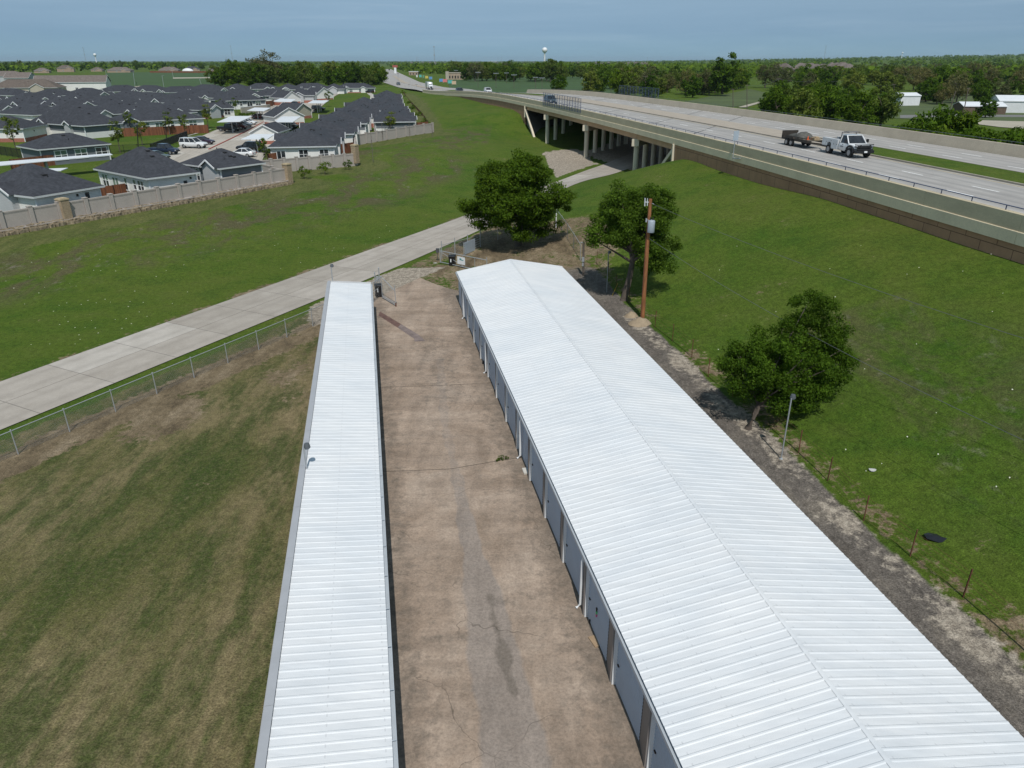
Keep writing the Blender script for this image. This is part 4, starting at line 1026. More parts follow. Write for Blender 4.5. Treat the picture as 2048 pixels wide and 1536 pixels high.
wood([(1840, 212), (2080, 205), (2080, 194), (1840, 198)], 12, {'round': 3, 'olive': 2, 'dark': 3}, .85, 1.2, 'behind the white sheds', G5, 6)
G6 = 'bushes along the far parapet'
for i in range(44):
    px = 1755 + i * 7.6; y = y_on(px, 36, -3); p = hpt(y, random.uniform(37, 45), 0); p.z = h1(p.x, p.y)
    k = random.choice(['bush', 'bush', 'round']); plant(k, p, random.uniform(1.9, 2.7) if k == 'bush' else random.uniform(.6, .75), KN[k] + ' growing along the outside of the far parapet', G6, name='bush' if k == 'bush' else 'tree', cat='bush' if k == 'bush' else 'tree')
P = g(1724 - 0, 0) if False else None
G7 = 'trees at the left horizon'
wood([(-20, 141), (440, 140), (440, 133.5), (-20, 134)], 56, {'round': 4, 'pale': 2, 'dark': 3}, 1.2, 1.7, 'among the brown roofs at the left horizon', G7, 14)
# ---- far woodland that reads as one mass
def far_mass():
    r = np.random.default_rng(11); V = []; n = 18000
    ang = r.uniform(-.95, .9, n); u = r.random(n); rad = 780 * (15000 / 780) ** u
    x = np.sin(ang) * rad; y = np.cos(ang) * rad
    keep = (pdist(x, y, [(float(hx(q)), q) for q in (500, 800, 1500, 4000)]) > 45) & ((rad > 1000) | (ang > .3)) & ((ang > -.22) | (rad > 1380))
    cl = np.sin(x * .004 + 1.3) + np.sin(y * .003 + x * .0015) + np.sin(x * .011 - y * .006)
    keep &= (cl + r.normal(size=n) * .8 > -.2); x, y, rad = x[keep], y[keep], rad[keep]
    z = H(x, y); h = r.uniform(6, 12, len(x)) * (1 + rad / 22000)
    for k in range(14):
        d = r.normal(size=(len(x), 3)); d /= np.linalg.norm(d, axis=1)[:, None]
        c = np.stack([x, y, z + h * .5], 1) + d * np.stack([h * .5, h * .5, h * .42], 1)
        nr = d + r.normal(size=d.shape) * .4 + np.array([0, -.2, .5]); nr /= np.linalg.norm(nr, axis=1)[:, None]
        a = np.cross(nr, r.normal(size=d.shape)); a /= np.linalg.norm(a, axis=1)[:, None]; b = np.cross(nr, a); s = (h * r.uniform(.2, .38, len(x)))[:, None]
        V.append(np.stack([c - a * s, c + b * s * .8, c + a * s, c - b * s * .8], 1).reshape(-1, 4, 3))
    V = np.concatenate(V).reshape(-1, 3); o = leaf_obj('distant_woodland', V, M_LEAF_M, None)
    tag(o, 'dark green woodland stretching to the horizon', 'woodland', kind='stuff')
far_mass()
# crop fields beyond the highway and behind the houses
M_FIELD = mk('crop_field', (.042, .088, .018), .95, .2, .05, fine=.25)
def field(name, px, mat=None, off=.12):
    q = [g(*p) for p in px]; n = 14
    strip(name, [q[0].lerp(q[3], i / n) for i in range(n + 1)], [q[1].lerp(q[2], i / n) for i in range(n + 1)], mat or M_FIELD, 12, off)
field('crop_field', [(905, 186), (1260, 192), (1250, 155), (890, 151)])
field('crop_field', [(180, 178), (450, 174), (446, 141), (215, 146)])
M_PASTURE = mk('pasture', (.075, .105, .03), .95, .25, .05, fine=.25)
field('pasture', [(1760, 235), (2120, 262), (2100, 190), (1800, 186)], M_PASTURE)
# ------------------------------------------------------------------ utility pole with transformer and its wires
M_POLE = mk('orange_brown_pole', (.26, .105, .04), .9, .4, 2.5, stretch=(3, 3, .5), bmp=.2)
M_POLED = mk('grey_wood_pole', (.11, .09, .075), .9, .25, 2.5, stretch=(3, 3, .5))
base = g(1285, 635); top = at_y(1301, 398, base.y)
up = thing('utility_pole', 'rusty orange brown wooden utility pole with a grey transformer can', 'utility pole', base)
b = MB(); b.tube([base - Vector((0, 0, .2)), base.lerp(top, .5), top], [.17, .145, .12], 14); b.build('pole', M_POLE, up, smooth=True)
def on(f, dx=0, dy=0, dz=0): return base.lerp(top, f) + Vector((dx, dy, dz))
b = MB(); q = on(.74, .12, -.3); b.lathe(q, [(.24, 0), (.26, .03), (.26, .82), (.23, .86), (.1, .9)], 18)
tc = b.build('transformer', mk('transformer_grey', (.31, .35, .39), .4, .08, 5), up, smooth=True)
b = MB()
for a in (.1, -.1): b.lathe(q + Vector((a, 0, .88)), [(.03, 0), (.05, .06), (.03, .1), (.05, .16), (.02, .22)], 8)
b.build('bushing', M_BLACK, tc, smooth=True)
b = MB(); b.bar(on(.8, 0, -.05), on(.8, .1, -.2), .08, .1); b.bar(on(.835, -.05, -.1), on(.835, -.2, -.12), .05, .05); b.build('bracket', M_GALV, up)
b = MB(); b.tube([on(.83, -.22, -.12, -.1), on(.83, -.22, -.12, .16)], .06, 8); b.build('cutout', M_GALV, up)
b = MB(); b.bar(on(.975), on(.975, -.42, -.1, .03), .05, .05); b.bar(on(.96, -.4, -.1, -.12), on(.985, -.42, -.12, .22), .06, .1); b.bar(on(.96, -.22, -.08, -.1), on(.985, -.24, -.08, .2), .05, .08); b.bar(on(.97), on(.97, .28, .1, -.1), .04, .04); b.build('fuse_arm', mk('pale_fitting', (.55, .57, .58), .5), up)
b = MB(); b.tube([on(.02, -.16, -.08), on(.72, -.15, -.08)], .022, 6); b.build('conduit', M_RUST, up)
M_WIRE = flat('wire', (.10, .105, .11), .5)
def wire(label, a, b_, sag, n=24, r=.013, group='overhead wires'):
    m = MB(); pts = [Vector(a).lerp(Vector(b_), i / n) - Vector((0, 0, 4 * sag * (i / n) * (1 - i / n))) for i in range(n + 1)]
    m.tube(pts, r, 5); o = m.build('overhead_wire', M_WIRE); return tag(o, label, 'wire', group)
wire('upper overhead wire running from the utility pole top over the grass bank', on(.97), on(.97) + Vector((20, -44, -.2)), 1.0)
wire('lower overhead wire running from below the transformer past the dark tree', on(.69), on(.69) + Vector((14.5, -44, -.2)), 1.2)
# short meter pole, survey stake and rocks
base2 = g(1167, 551); top2 = at_y(1167, 484, base2.y)
mp = thing('meter_pole', 'short dark wooden pole with meter box near the far corner of the right building', 'pole', base2)
b = MB(); b.tube([base2 - Vector((0, 0, .1)), top2], .1, 10); b.build('pole', M_POLED, mp, smooth=True)
b = MB(); b.box(base2 + Vector((-.12, -.1, 1.5)), (.22, .16, .4)); b.box(base2 + Vector((-.12, -.1, 1.05)), (.14, .12, .3)); b.build('meter_box', M_GALV, mp)
b = MB(); b.bar(top2 - Vector((.25, 0, .05)), top2 + Vector((.1, 0, -.05)), .1, .08); b.build('lamp_arm', M_GALV, mp)
st = g(1224, 592); m = MB(); m.bar(st, st + Vector((.45, .1, 1.1)), .03, .03); tag(m.build('stake', flat('yellow_stake', (.45, .3, .04), .6)), 'thin leaning yellow stake in the shade left of the leaning tree', 'stake')
def mound(name, label, p, r, h, mat):
    n = 14; rr = random.Random(3); vs = []; fs = []
    for k, (q, z) in enumerate(((1, -.05), (.75, .35), (.4, .8), (.12, 1))):
        for i in range(n): a = 2 * math.pi * i / n; w = q * r * rr.uniform(.8, 1.15); vs.append(p + Vector((w * math.cos(a) * 1.3, w * math.sin(a), h * z * rr.uniform(.85, 1.1))))
    for k in range(3):
        for i in range(n): fs.append([k * n + i, k * n + (i + 1) % n, (k + 1) * n + (i + 1) % n, (k + 1) * n + i])
    fs.append([3 * n + i for i in range(n)]); m = MB(); m.add(vs, fs); return tag(m.build(name, mat, smooth='all'), label, 'mound')
M_SOIL = mk('pale_soil', (.30, .235, .16), .95, .2, 3, bmp=.5)
mound('soil_mound', 'pale heap of soil and gravel at the foot of the utility pole', g(1281, 648), .7, .5, M_SOIL)
mound('soil_mound', 'smaller pale heap of soil left of the utility pole foot', g(1263, 633), .42, .4, M_SOIL)
# ------------------------------------------------------------------ entrance: gates, fence, bins
M_BIN = mk('bin_plastic', (.012, .012, .014), .4, .15, 3)
def bin_(px, py, label, rz):
    p = at_z(px, py, .03); r = thing('wheelie_bin', label, 'bin', p, rz, 'black bins at the gate')
    b = MB(); vs = [(-.26, -.3, .06), (.26, -.3, .06), (.26, .26, .06), (-.26, .26, .06), (-.31, -.38, .98), (.31, -.38, .98), (.31, .34, .98), (-.31, .34, .98)]
    b.add(vs, [[3, 2, 1, 0], [4, 5, 6, 7], [0, 1, 5, 4], [1, 2, 6, 5], [2, 3, 7, 6], [3, 0, 4, 7]]); b.build('body', M_BIN, r, world=False, bevel=.03)
    b = MB(); b.prism([(-.42, .99), (.38, .99), (.34, 1.06), (-.2, 1.1), (-.4, 1.05)], 'x', -.33, .33); l = b.build('lid', M_BIN, r, world=False, bevel=.02)
    b = MB(); b.tube([(-.28, .4, 1.0), (.28, .4, 1.0)], .02, 6); b.build('handle', M_BIN, r, world=False)
    for sx in (-.27, .27):
        b = MB(); b.tube([(sx - .03, .25, .11), (sx + .03, .25, .11)], .11, 12); b.build('wheel', M_BLACK, r, world=False)
    b = MB(); b.box((-.08, -.365, .62), (.1, .012, .3)); b.build('sticker', M_WHITE, r, world=False)
bin_(758, 593, 'black wheelie bin behind the open left gate leaf beside the left building', .25)
bin_(905, 532, 'black wheelie bin behind the pipe gate with the white sign', -.1)
def pipe(b, pts, r=.028): return b.tube(pts, r, 8)
Z = Vector((0, 0, 1))
# left leaf: triangular pipe frame with chain mesh, swung open into the yard
h0 = at_z(765, 597, .03); h1p = at_z(792, 613, .03)
gl = thing('swing_gate', 'grey pipe and mesh gate leaf swung open beside the left building', 'gate', h0, 0, 'entrance gate leaves')
b = MB(); pipe(b, [h0 + Z * .12, h1p + Z * .12]); pipe(b, [h0 + Z * .12, h0 + Z * 1.9]); pipe(b, [h1p + Z * .12, h1p + Z * 1.75]); pipe(b, [h0 + Z * 1.9, h1p + Z * 1.3]); pipe(b, [h0 + Z * .25, h1p + Z * .25]); b.build('frame', M_GALV, gl)
netting('chain_mesh', [h0 + Z * .1, h1p + Z * .1], .05, 1.4, M_CHAIN, gl, drape=False)
b = MB(); pipe(b, [h1p, h1p + Z * .3], .05); b.build('drop_bolt', M_RUST, gl)
for (px, py, hh, lab) in ((753, 592, 2.0, 'left'), (761, 586, 2.15, 'right')):
    p = at_z(px, py, 0); r = thing('gate_post', 'galvanised gate post, the %s one of the pair beside the left building' % lab, 'post', p, 0, 'gate posts'); b = MB(); pipe(b, [p, p + Z * hh], .045); b.build('shaft', M_GALV, r); b = MB(); b.lathe(p + Z * hh, [(.06, 0), (.05, .05), (.01, .08)], 10); b.build('cap', M_GALV, r)
p0, p1 = at_z(747, 606, 0), at_z(764, 592, 0)
r = thing('chain_link_fence', 'short chain link panel between the left building and the gate post', 'fence', p0); b = MB(); pipe(b, [p0, p0 + Z * 1.7]); b.build('post', M_GALV, r); b = MB(); pipe(b, [p0 + Z * 1.65, p1 + Z * 1.65]); pipe(b, [p0 + Z * .9, p1 + Z * .9], .02); b.build('rail', M_GALV, r); netting('chain_mesh', [p0, p1], .05, 1.6, M_CHAIN, r, drape=False)
m = MB(); q = at_z(757, 585, 0); m.box(q + Z * 1.2, (.18, .14, .45)); m.bar(q, q + Z * 1.1, .05, .05); tag(m.build('gate_control', M_GALV), 'grey gate opener box on a stem beside the left gate posts', 'control box')
# right leaf: long pipe gate with diagonal and white sign
a0, a1 = at_z(881, 529, .0), at_z(974, 549, .0)
gr_ = thing('swing_gate', 'long galvanised pipe gate leaf with a white sign behind the right building', 'gate', a0, 0, 'entrance gate leaves')
b = MB(); pipe(b, [a0 + Z * .25, a1 + Z * .25], .035); pipe(b, [a0 + Z * 1.35, a1 + Z * 1.35], .035); pipe(b, [a0 + Z * .2, a0 + Z * 1.6], .05); pipe(b, [a1, a1 + Z * 1.6], .04)
for f in (.22, .5, .75): pipe(b, [a0.lerp(a1, f) + Z * .25, a0.lerp(a1, f) + Z * 1.35], .022)
pipe(b, [a0 + Z * 1.3, a0.lerp(a1, .5) + Z * .3], .02); b.build('frame', M_GALV, gr_)
sgp = a0.lerp(a1, .47); dd = (a1 - a0).normalized(); fn = Vector((dd.y, -dd.x, 0))
b = MB(); b.box(sgp + fn * .05 + Z * .82, (.95, .015, .72), math.atan2(dd.y, dd.x)); sg = b.build('sign', M_WHITE, gr_)
b = MB(); b.box(sgp + fn * .062 + Z * .95 - dd * .08, (.22, .008, .16), math.atan2(dd.y, dd.x)); b.box(sgp + fn * .062 + Z * .88 + dd * .15, (.26, .008, .07), math.atan2(dd.y, dd.x)); b.build('emblem', flat('sign_teal', (.05, .28, .3), .5), sg)
m = MB(); q = at_z(876, 524, 0); m.box(q + Z * 1.15, (.3, .2, .4)); m.bar(q, q + Z * 1.0, .06, .06); tag(m.build('gate_control', mk('dark_grey_box', (.07, .07, .075), .5)), 'dark gate opener box on a stem left of the pipe gate', 'control box')
litter('paper_scrap', 'white scrap of paper lying on the dirt beside the gate opener', 'litter', at_z(872, 527, .03), (.6, .35, .08), .2, M_WHITE, kind='bag')
# farm gate and chain-link beyond, running under the big tree
f0, f1 = at_z(884, 520, 0), at_z(961, 499, 0)
fp = thing('chain_link_fence', 'galvanised fence with posts between the pipe gate and the big round tree', 'fence', f0)
for f in (0, .33, .66, 1): q = f0.lerp(f1, f); b = MB(); pipe(b, [q, q + Z * 1.9], .04); b.build('post', M_GALV, fp)
b = MB(); pipe(b, [f0 + Z * 1.5, f1 + Z * 1.5], .025); b.build('rail', M_GALV, fp); netting('chain_mesh', [f0, f1], .05, 1.5, M_CHAIN, fp, drape=False)
k0, k1 = at_z(928, 515, 0), at_z(961, 500, 0)
fg = thing('farm_gate', 'galvanised tube farm gate partly covered by a pale metal sheet', 'gate', k0)
b = MB()
for i in range(6): pipe(b, [k0 + Z * (.25 + i * .24), k1 + Z * (.25 + i * .24)], .025)
pipe(b, [k1, k1 + Z * 1.9], .05); pipe(b, [k0 + Z * .2, k0 + Z * 1.5], .03); b.build('frame', M_GALV, fg)
kd = (k1 - k0).normalized(); kn = Vector((kd.y, -kd.x, 0)); b = MB(); kc = k0.lerp(k1, .33)
for i in range(5): b.box(kc + kn * .06 + Z * (.38 + i * .24), (k1 - k0).length * .62 and ((k1 - k0).length * .62, .02, .215), math.atan2(kd.y, kd.x))
b.build('sheet', mk('pale_blue_sheet', (.36, .42, .48), .45, .06), fg)
chain_fence('chain link fence in the shade under the big round tree along the road', at_z(961, 499), (at_z(1060, 470) - at_z(961, 499)).normalized(), 0, (at_z(1060, 470) - at_z(961, 499)).length, 3.0, 1.7, rail=True)
q0, q1 = at_z(1166, 545), at_z(1112, 470)
chain_fence('chain link fence from the meter pole toward the big round tree', q0, (q1 - q0).normalized(), 1.5, (q1 - q0).length, 3.2, 1.5, rail=True)
m = MB(); q = g(1112, 455); m.tube([q, q + Z * 1.5], .06, 8); m.lathe(q + Z * 1.5, [(.06, 0), (.04, .06), (.005, .08)], 8); tag(m.build('marker_post', M_WHITE), 'white plastic marker post right of the big round tree', 'post')
# wildflowers and grass stems on the bank and verge
fl = [g(random.gauss(200, 90), random.gauss(620, 50)) for _ in range(60)] + [g(random.gauss(700, 100), random.gauss(500, 25)) for _ in range(45)] + [g(random.uniform(1250, 2040), random.uniform(480, 1000)) for _ in range(40)]
fl = [p for p in fl if sd(p.x, p.y, RP, RN) < -RW - .5 or sd(p.x, p.y, TP, TN) > 1.5]
b = MB()
for p in fl: s = random.uniform(.02, .045); z = h1(p.x, p.y); b.add([(p.x + s * math.cos(a), p.y + s * math.sin(a), z + .2 + (.04 if k % 2 else 0)) for k, a in enumerate((0, 1.05, 2.1, 3.14, 4.2, 5.2))], [[0, 1, 2, 3, 4, 5]])
b.raw = True
tag(b.build('wildflowers', flat('white_flower', (.75, .75, .6), .7)), 'scattered small white wildflowers in the grass', 'flowers', kind='stuff')

# worn arrow painted on the concrete near the gate
def mark(name, px, mat):
    q = [at_z(*p, .036) for p in px]; m = MB(); m.raw = True; m.add(q, [list(range(len(q)))]); o = m.build(name, mat)
    if o.data.polygons[0].normal.z < 0: o.data.flip_normals()
    o['kind'] = 'structure'
mark('painted_arrow', [(757, 631), (760, 623), (802, 648), (795, 655)], mk('worn_red_paint', (.15, .085, .07), .85, .3, 3, fine=.3))
mark('painted_arrow', [(795, 655), (802, 648), (838, 670), (851, 682), (829, 683), (828, 677)], mk('worn_grey_paint', (.23, .18, .165), .85, .35, 2, fine=.35))
for px, py, sc_ in ((1003, 921, .2), (1013, 919, .16), (995, 923, .14)): plant('shrub', at_z(px, py, .02), sc_, 'tiny green weed growing from a joint in the drive slab', 'weeds in the drive joints', 'weed', 'weed')
# ------------------------------------------------------------------ housing estate
def siding(name, c, lap=.18):
    m, t, b = nt(name); z = sepx(t, pos(t))[2]
    f = math_(t, 'FRACT', math_(t, 'DIVIDE', z, lap)); col = mix(t, math_(t, 'LESS_THAN', f, .1), c, [k * .72 for k in c])
    col = mix(t, 1, col, ramp(t, noise(t, pos(t), .8, 4), [(.3, .93), (.7, 1.03)]), 'MULTIPLY'); t.links.new(col, b.inputs['Base Color']); b.inputs['Roughness'].default_value = .7
    return m
def brick_mat(name, c1, c2, mo):
    m, t, b = nt(name); br = N(t, 'ShaderNodeTexBrick'); br.inputs['Scale'].default_value = 2.2; br.inputs['Mortar Size'].default_value = .02
    v = pos(t); s = sepx(t, v); cb = N(t, 'ShaderNodeCombineXYZ'); t.links.new(math_(t, 'ADD', s[0], s[1]), cb.inputs[0]); t.links.new(s[2], cb.inputs[1])
    t.links.new(cb.outputs[0], br.inputs['Vector']); br.inputs['Color1'].default_value = (*c1, 1); br.inputs['Color2'].default_value = (*c2, 1); br.inputs['Mortar'].default_value = (*mo, 1)
    t.links.new(br.outputs['Color'], b.inputs['Base Color']); b.inputs['Roughness'].default_value = .85; return m
M_SW = siding('white_siding', (.76, .75, .72)); M_SG = siding('grey_siding', (.155, .17, .19)); M_SLG = siding('pale_grey_siding', (.44, .45, .46)); M_ST = siding('tan_siding', (.42, .38, .31))
M_BR = brick_mat('red_brick', (.30, .085, .05), (.36, .11, .065), (.32, .25, .22))
def shingle(name, c):
    m, t, b = nt(name); v = pos(t)
    col = ramp(t, noise(t, v, 1.1, 5, .7), [(.3, [k * .82 for k in c]), (.7, [k * 1.2 for k in c])])
    vo = N(t, 'ShaderNodeTexVoronoi'); vo.inputs['Scale'].default_value = 3.5; t.links.new(v, vo.inputs['Vector'])
    col = mix(t, 1, col, ramp(t, sepx(t, vo.outputs['Color'])[0], [(0, .8), (1, 1.2)]), 'MULTIPLY')
    t.links.new(col, b.inputs['Base Color']); b.inputs['Roughness'].default_value = .9; b.inputs['Specular IOR Level'].default_value = .3; bump(t, b, noise(t, v, 9, 3), .3, .02); return m
M_SH = shingle('charcoal_shingles', (.043, .046, .055)); M_SHB = shingle('brown_shingles', (.12, .098, .083)); M_SHT = shingle('taupe_shingles', (.15, .125, .112))
M_TRW = flat('white_trim', (.75, .76, .77), .5)
M_FASC = flat('grey_fascia', (.55, .57, .58), .5)
def glass_mat(name, c):
    m, t, b = nt(name); b.inputs['Base Color'].default_value = (*c, 1); b.inputs['Roughness'].default_value = .08; b.inputs['Specular IOR Level'].default_value = .6
    t.links.new(ramp(t, noise(t, pos(t), .9, 2), [(.35, c), (.65, [min(1, k * 2.2 + .01) for k in c])]), b.inputs['Base Color']); return m
M_GLASS = glass_mat('window_glass', (.015, .018, .02)); M_BLIND = glass_mat('window_blind', (.10, .14, .11))
M_DOORW = flat('house_door', (.12, .13, .14), .5)
def hip_house(label, ctr, rz, L, W, z0, eh=2.75, pitch=.42, up=M_SW, lo=None, band=None, wins=(), gables=(), roof=M_SH, gable_ends=False, group='bungalows of the estate', name='bungalow', cat='house', vents=5, oh=.45, lo_h=1.25, detail=True):
    r = thing(name, label, cat, (ctr.x, ctr.y, z0), rz, group); a, b_ = L / 2 - oh, W / 2 - oh; rr = random.Random(label)
    m = MB(); m.box((0, 0, eh / 2), (2 * a, 2 * b_, eh)); 
    if gable_ends:
        gh = b_ * pitch
        for s in (-1, 1): m.add([(s * a, -b_, eh), (s * a, b_, eh), (s * a, 0, eh + gh)], [[0, 1, 2]])
    m.build('wall', up, r, world=False)
    if lo: m = MB(); m.box((0, 0, lo_h / 2 - .2), (2 * a + .02, 2 * b_ + .02, lo_h + .4)); m.build('lower_wall', lo, r, world=False)
    if band: m = MB(); m.box((0, 0, .2), (2 * a + .05, 2 * b_ + .05, 1.1)); m.build('brick_base', band, r, world=False)
    # corner boards
    if detail:
        m = MB()
        for sx in (-1, 1):
            for sy in (-1, 1): m.box((sx * a, sy * b_, eh / 2), (.16, .16, eh))
        m.build('corner_board', M_TRW, r, world=False)
    A, B_ = L / 2, W / 2; rh = B_ * pitch; rx = A if gable_ends else max(A - B_, .3)
    m = MB(); t = .16; e = [(-A, -B_, eh), (A, -B_, eh), (A, B_, eh), (-A, B_, eh)]
    m.add([(x, y, z + .02) for x, y, z in e] + [(-rx, 0, eh + rh), (rx, 0, eh + rh)], [[0, 1, 5, 4], [1, 2, 5], [2, 3, 4, 5], [3, 0, 4]] if not gable_ends else [[0, 1, 5, 4], [2, 3, 4, 5]])
    m.raw = True; rf = m.build('roof', roof, r, world=False)
    m = MB(); 
    for p, q in ((0, 1), (1, 2), (2, 3), (3, 0)):
        if gable_ends and p in (1, 3):
            s = 1 if p == 1 else -1
            for w in (-1, 1): m.bar((s * A, w * B_, eh - .08), (s * A, 0, eh + rh - .06), .06, .18)
        else: m.bar(Vector(e[p]) - Vector((0, 0, .1)), Vector(e[q]) - Vector((0, 0, .1)), .08, .2)
    m.build('fascia', M_FASC if not gable_ends else M_TRW, r, world=False)
    if not gable_ends:
        m = MB(); m.box((0, 0, eh - .06), (L - .1, W - .1, .03)); m.build('soffit', M_FASC, r, world=False)
    for k in range(vents):
        sy = rr.choice((-1, 1)); x = rr.uniform(-rx, rx); y = sy * rr.uniform(.15, .55) * B_; m = MB(); zz = eh + rh * (1 - abs(y) / B_)
        if rr.random() < .6: m.box((x, y, zz + .06), (.45, .4, .16))
        else: m.tube([(x, y, zz - .1), (x, y, zz + .35)], .06, 6)
        m.build('roof_vent', M_DARK, rf, world=False)
    for side, pos_, gw, proj_, gmat in gables:      # cross gables: side 'f','b','l','r'
        g_h = gw / 2 * .55; ez = eh + .02
        def T(u, d, z):                              # u along the side, d outward
            if side == 'f': return Vector((pos_ + u, -B_ - d, z))
            if side == 'b': return Vector((pos_ - u, B_ + d, z))
            if side == 'r': return Vector((A + d, pos_ + u, z))
            return Vector((-A - d, pos_ - u, z))
        back = min(g_h / pitch + .3, B_) if side in 'fb' else min(g_h / pitch + .3, A)
        m = MB(); m.raw = True
        m.add([T(-gw / 2, proj_, ez), T(0, proj_, ez + g_h), T(0, -back, ez + g_h), T(-gw / 2, -.1, ez), T(gw / 2, proj_, ez), T(gw / 2, -.1, ez)], [[0, 1, 2, 3], [4, 5, 2, 1]]); gb = m.build('gable_roof', roof, r, world=False)
        m = MB(); m.add([T(-gw / 2 + .25, proj_ - .3, ez - .02), T(gw / 2 - .25, proj_ - .3, ez - .02), T(0, proj_ - .3, ez + g_h - .14)], [[0, 1, 2]])
        m.add([T(-gw / 2 + .35, proj_ - .3, 0), T(gw / 2 - .35, proj_ - .3, 0), T(gw / 2 - .35, proj_ - .3, ez), T(-gw / 2 + .35, proj_ - .3, ez), T(-gw / 2 + .35, -.6, 0), T(gw / 2 - .35, -.6, 0), T(gw / 2 - .35, -.6, ez), T(-gw / 2 + .35, -.6, ez)], [[0, 1, 2, 3], [0, 3, 7, 4], [1, 5, 6, 2]])
        m.build('gable_wall', gmat, r, world=False)
        m = MB()
        for s in (-1, 1): m.bar(T(s * gw / 2, proj_ + .02, ez - .06), T(0, proj_ + .02, ez + g_h - .04), .08, .2)
        m.build('rake_board', M_TRW, gb, world=False)
    for side, p, w, h, sill, kind in wins:
        def T(u, d, z):
            if side == 'f': return Vector((p + u, -b_ - d, z))
            if side == 'b': return Vector((p - u, b_ + d, z))
            if side == 'r': return Vector((a + d, p + u, z))
            return Vector((-a - d, p - u, z))
        m = MB(); f = .1; z1, z2 = sill, sill + h
        if kind == 's':                             # small square opening, no trim
            m.add([T(-w / 2, .03, z1), T(w / 2, .03, z1), T(w / 2, .03, z2), T(-w / 2, .03, z2)], [[0, 1, 2, 3]]); m.build('small_window', M_GLASS, r, world=False); continue
        m.bar(T(-w / 2 - f, .04, z1 - f / 2), T(w / 2 + f, .04, z1 - f / 2), .08, f); m.bar(T(-w / 2 - f, .04, z2 + f / 2), T(w / 2 + f, .04, z2 + f / 2), .08, f * 1.3)
        nn = 2 if w > 1.2 else 1
        for k in range(nn + 1): u = -w / 2 + w * k / nn; m.bar(T(u, .04, z1), T(u, .04, z2), .1 if k not in (0, nn) else f, .08)
        if kind == 'w': m.bar(T(-w / 2, .035, (z1 + z2) / 2), T(w / 2, .035, (z1 + z2) / 2), .05, .06)
        fr = m.build('window' if kind == 'w' else 'patio_door', M_TRW, r, world=False)
        m = MB(); zm = (z1 + z2) / 2
        m.add([T(-w / 2, .02, z1), T(w / 2, .02, z1), T(w / 2, .02, zm), T(-w / 2, .02, zm)], [[0, 1, 2, 3]]); m.build('pane', M_GLASS, fr, world=False)
        m = MB(); m.add([T(-w / 2, .02, zm), T(w / 2, .02, zm), T(w / 2, .02, z2), T(-w / 2, .02, z2)], [[0, 1, 2, 3]]); m.build('pane', M_BLIND if rr.random() < .65 else M_GLASS, fr, world=False)
    return r
def by_eave(label, c, a, b=None, W=None, z0=2.0, eh=2.75, **k):
    """house from survey pixels of its front eave: c near corner, a other end of the front; depth from pixel b or W"""
    Cc, A = at_z(*c, z0 + eh), at_z(*a, z0 + eh); u = A - Cc; L = u.length; u.normalize(); v = Vector((-u.y, u.x, 0))
    if v.y < 0: v = -v
    if b: W = abs((at_z(*b, z0 + eh) - Cc).dot(v))
    ctr = Cc + u * L / 2 + v * W / 2; rz = math.atan2(u.y, u.x)
    if Vector((-math.sin(rz), math.cos(rz), 0)).dot(v) < 0: rz += math.pi
    return hip_house(label, ctr, rz, L, W, z0, eh, **k)
HZ = 2.0
# front row along the boundary wall
by_eave('white bungalow with porch gable nearest the left edge behind the boundary wall', (66, 394), (209, 371), (-70, 377), z0=1.6, eh=2.9, up=M_SW, wins=[('f', 2.2, .5, .7, 1.7, 's'), ('f', 1.0, .3, .3, 2.1, 's'), ('l', 2.2, .7, .9, 1.2, 'w')], gables=[('l', -1.0, 4.2, .6, M_SLG)])
by_eave('white bungalow with red brick strip just behind the boundary wall', (292, 357), (400, 344), (120, 344), z0=1.7, eh=2.9, up=M_SW, wins=[('f', 1.6, .5, .6, 1.4, 's'), ('f', 2.4, .3, .3, 2.1, 's'), ('l', -5.4, .0, .0, 0, 's'), ('l', 5.2, 1.7, 1.6, .7, 'w'), ('l', 2.3, 1.7, 2.0, .1, 'p'), ('l', -.6, .8, 1.5, .8, 'w'), ('l', -3.0, .8, 1.2, 1.1, 'w'), ('l', -4.6, 1.6, 1.2, 1.1, 'w')])
r0 = at_z(348, 363, 2.0)
by_eave('dark grey bungalow with double gable at the right end of the front row', (438, 337), (531, 325), (352, 327), z0=1.9, eh=2.85, up=M_SG, wins=[('l', 1.4, 1.5, 1.7, .6, 'w')], gables=[('l', -2.6, 3.6, .5, M_SLG)])
by_eave('grey bungalow with three white windows behind the long white carport', (75, 299), (222, 287), (40, 291), z0=HZ, up=M_SG, wins=[('f', -2.4, 1.9, 1.4, .8, 'w'), ('f', .8, 1.9, 1.4, .8, 'w'), ('f', 4.2, 1.9, 1.4, .8, 'w')], W=None)
by_eave('white bungalow with red brick base at the left edge of the photo', (-60, 258), (46, 257), W=11, z0=HZ, up=M_SW, band=M_BR, wins=[('f', 3.6, .6, .6, 1.5, 's'), ('f', 7.2, .3, .3, 2.1, 's')])
by_eave('grey bungalow with a wide blank end wall beside the brown wooden fence', (166, 252), (246, 246), W=22, z0=HZ, up=M_SG, lo=M_SW, wins=[('l', 9, 1.5, 1.6, .6, 'w')], gables=[('l', 4.5, 3.6, .8, M_SW), ('l', -5, 3.0, .5, M_SLG)])
by_eave('long white bungalow with many windows behind the red brown fence', (246, 244), (410, 236), W=13, z0=HZ, up=M_SW, wins=[('f', -4.6, 1.8, 1.5, .8, 'w'), ('f', -1.5, 1.8, 2.0, .1, 'p'), ('f', 1.6, .9, 1.4, .9, 'w'), ('f', 3.8, .9, 1.4, .9, 'w'), ('f', 6.6, 1.9, 1.5, .8, 'w')], gables=[('f', 7.2, 4.2, -2.6, M_SW), ('f', -8.0, 3.8, .5, M_SG)])
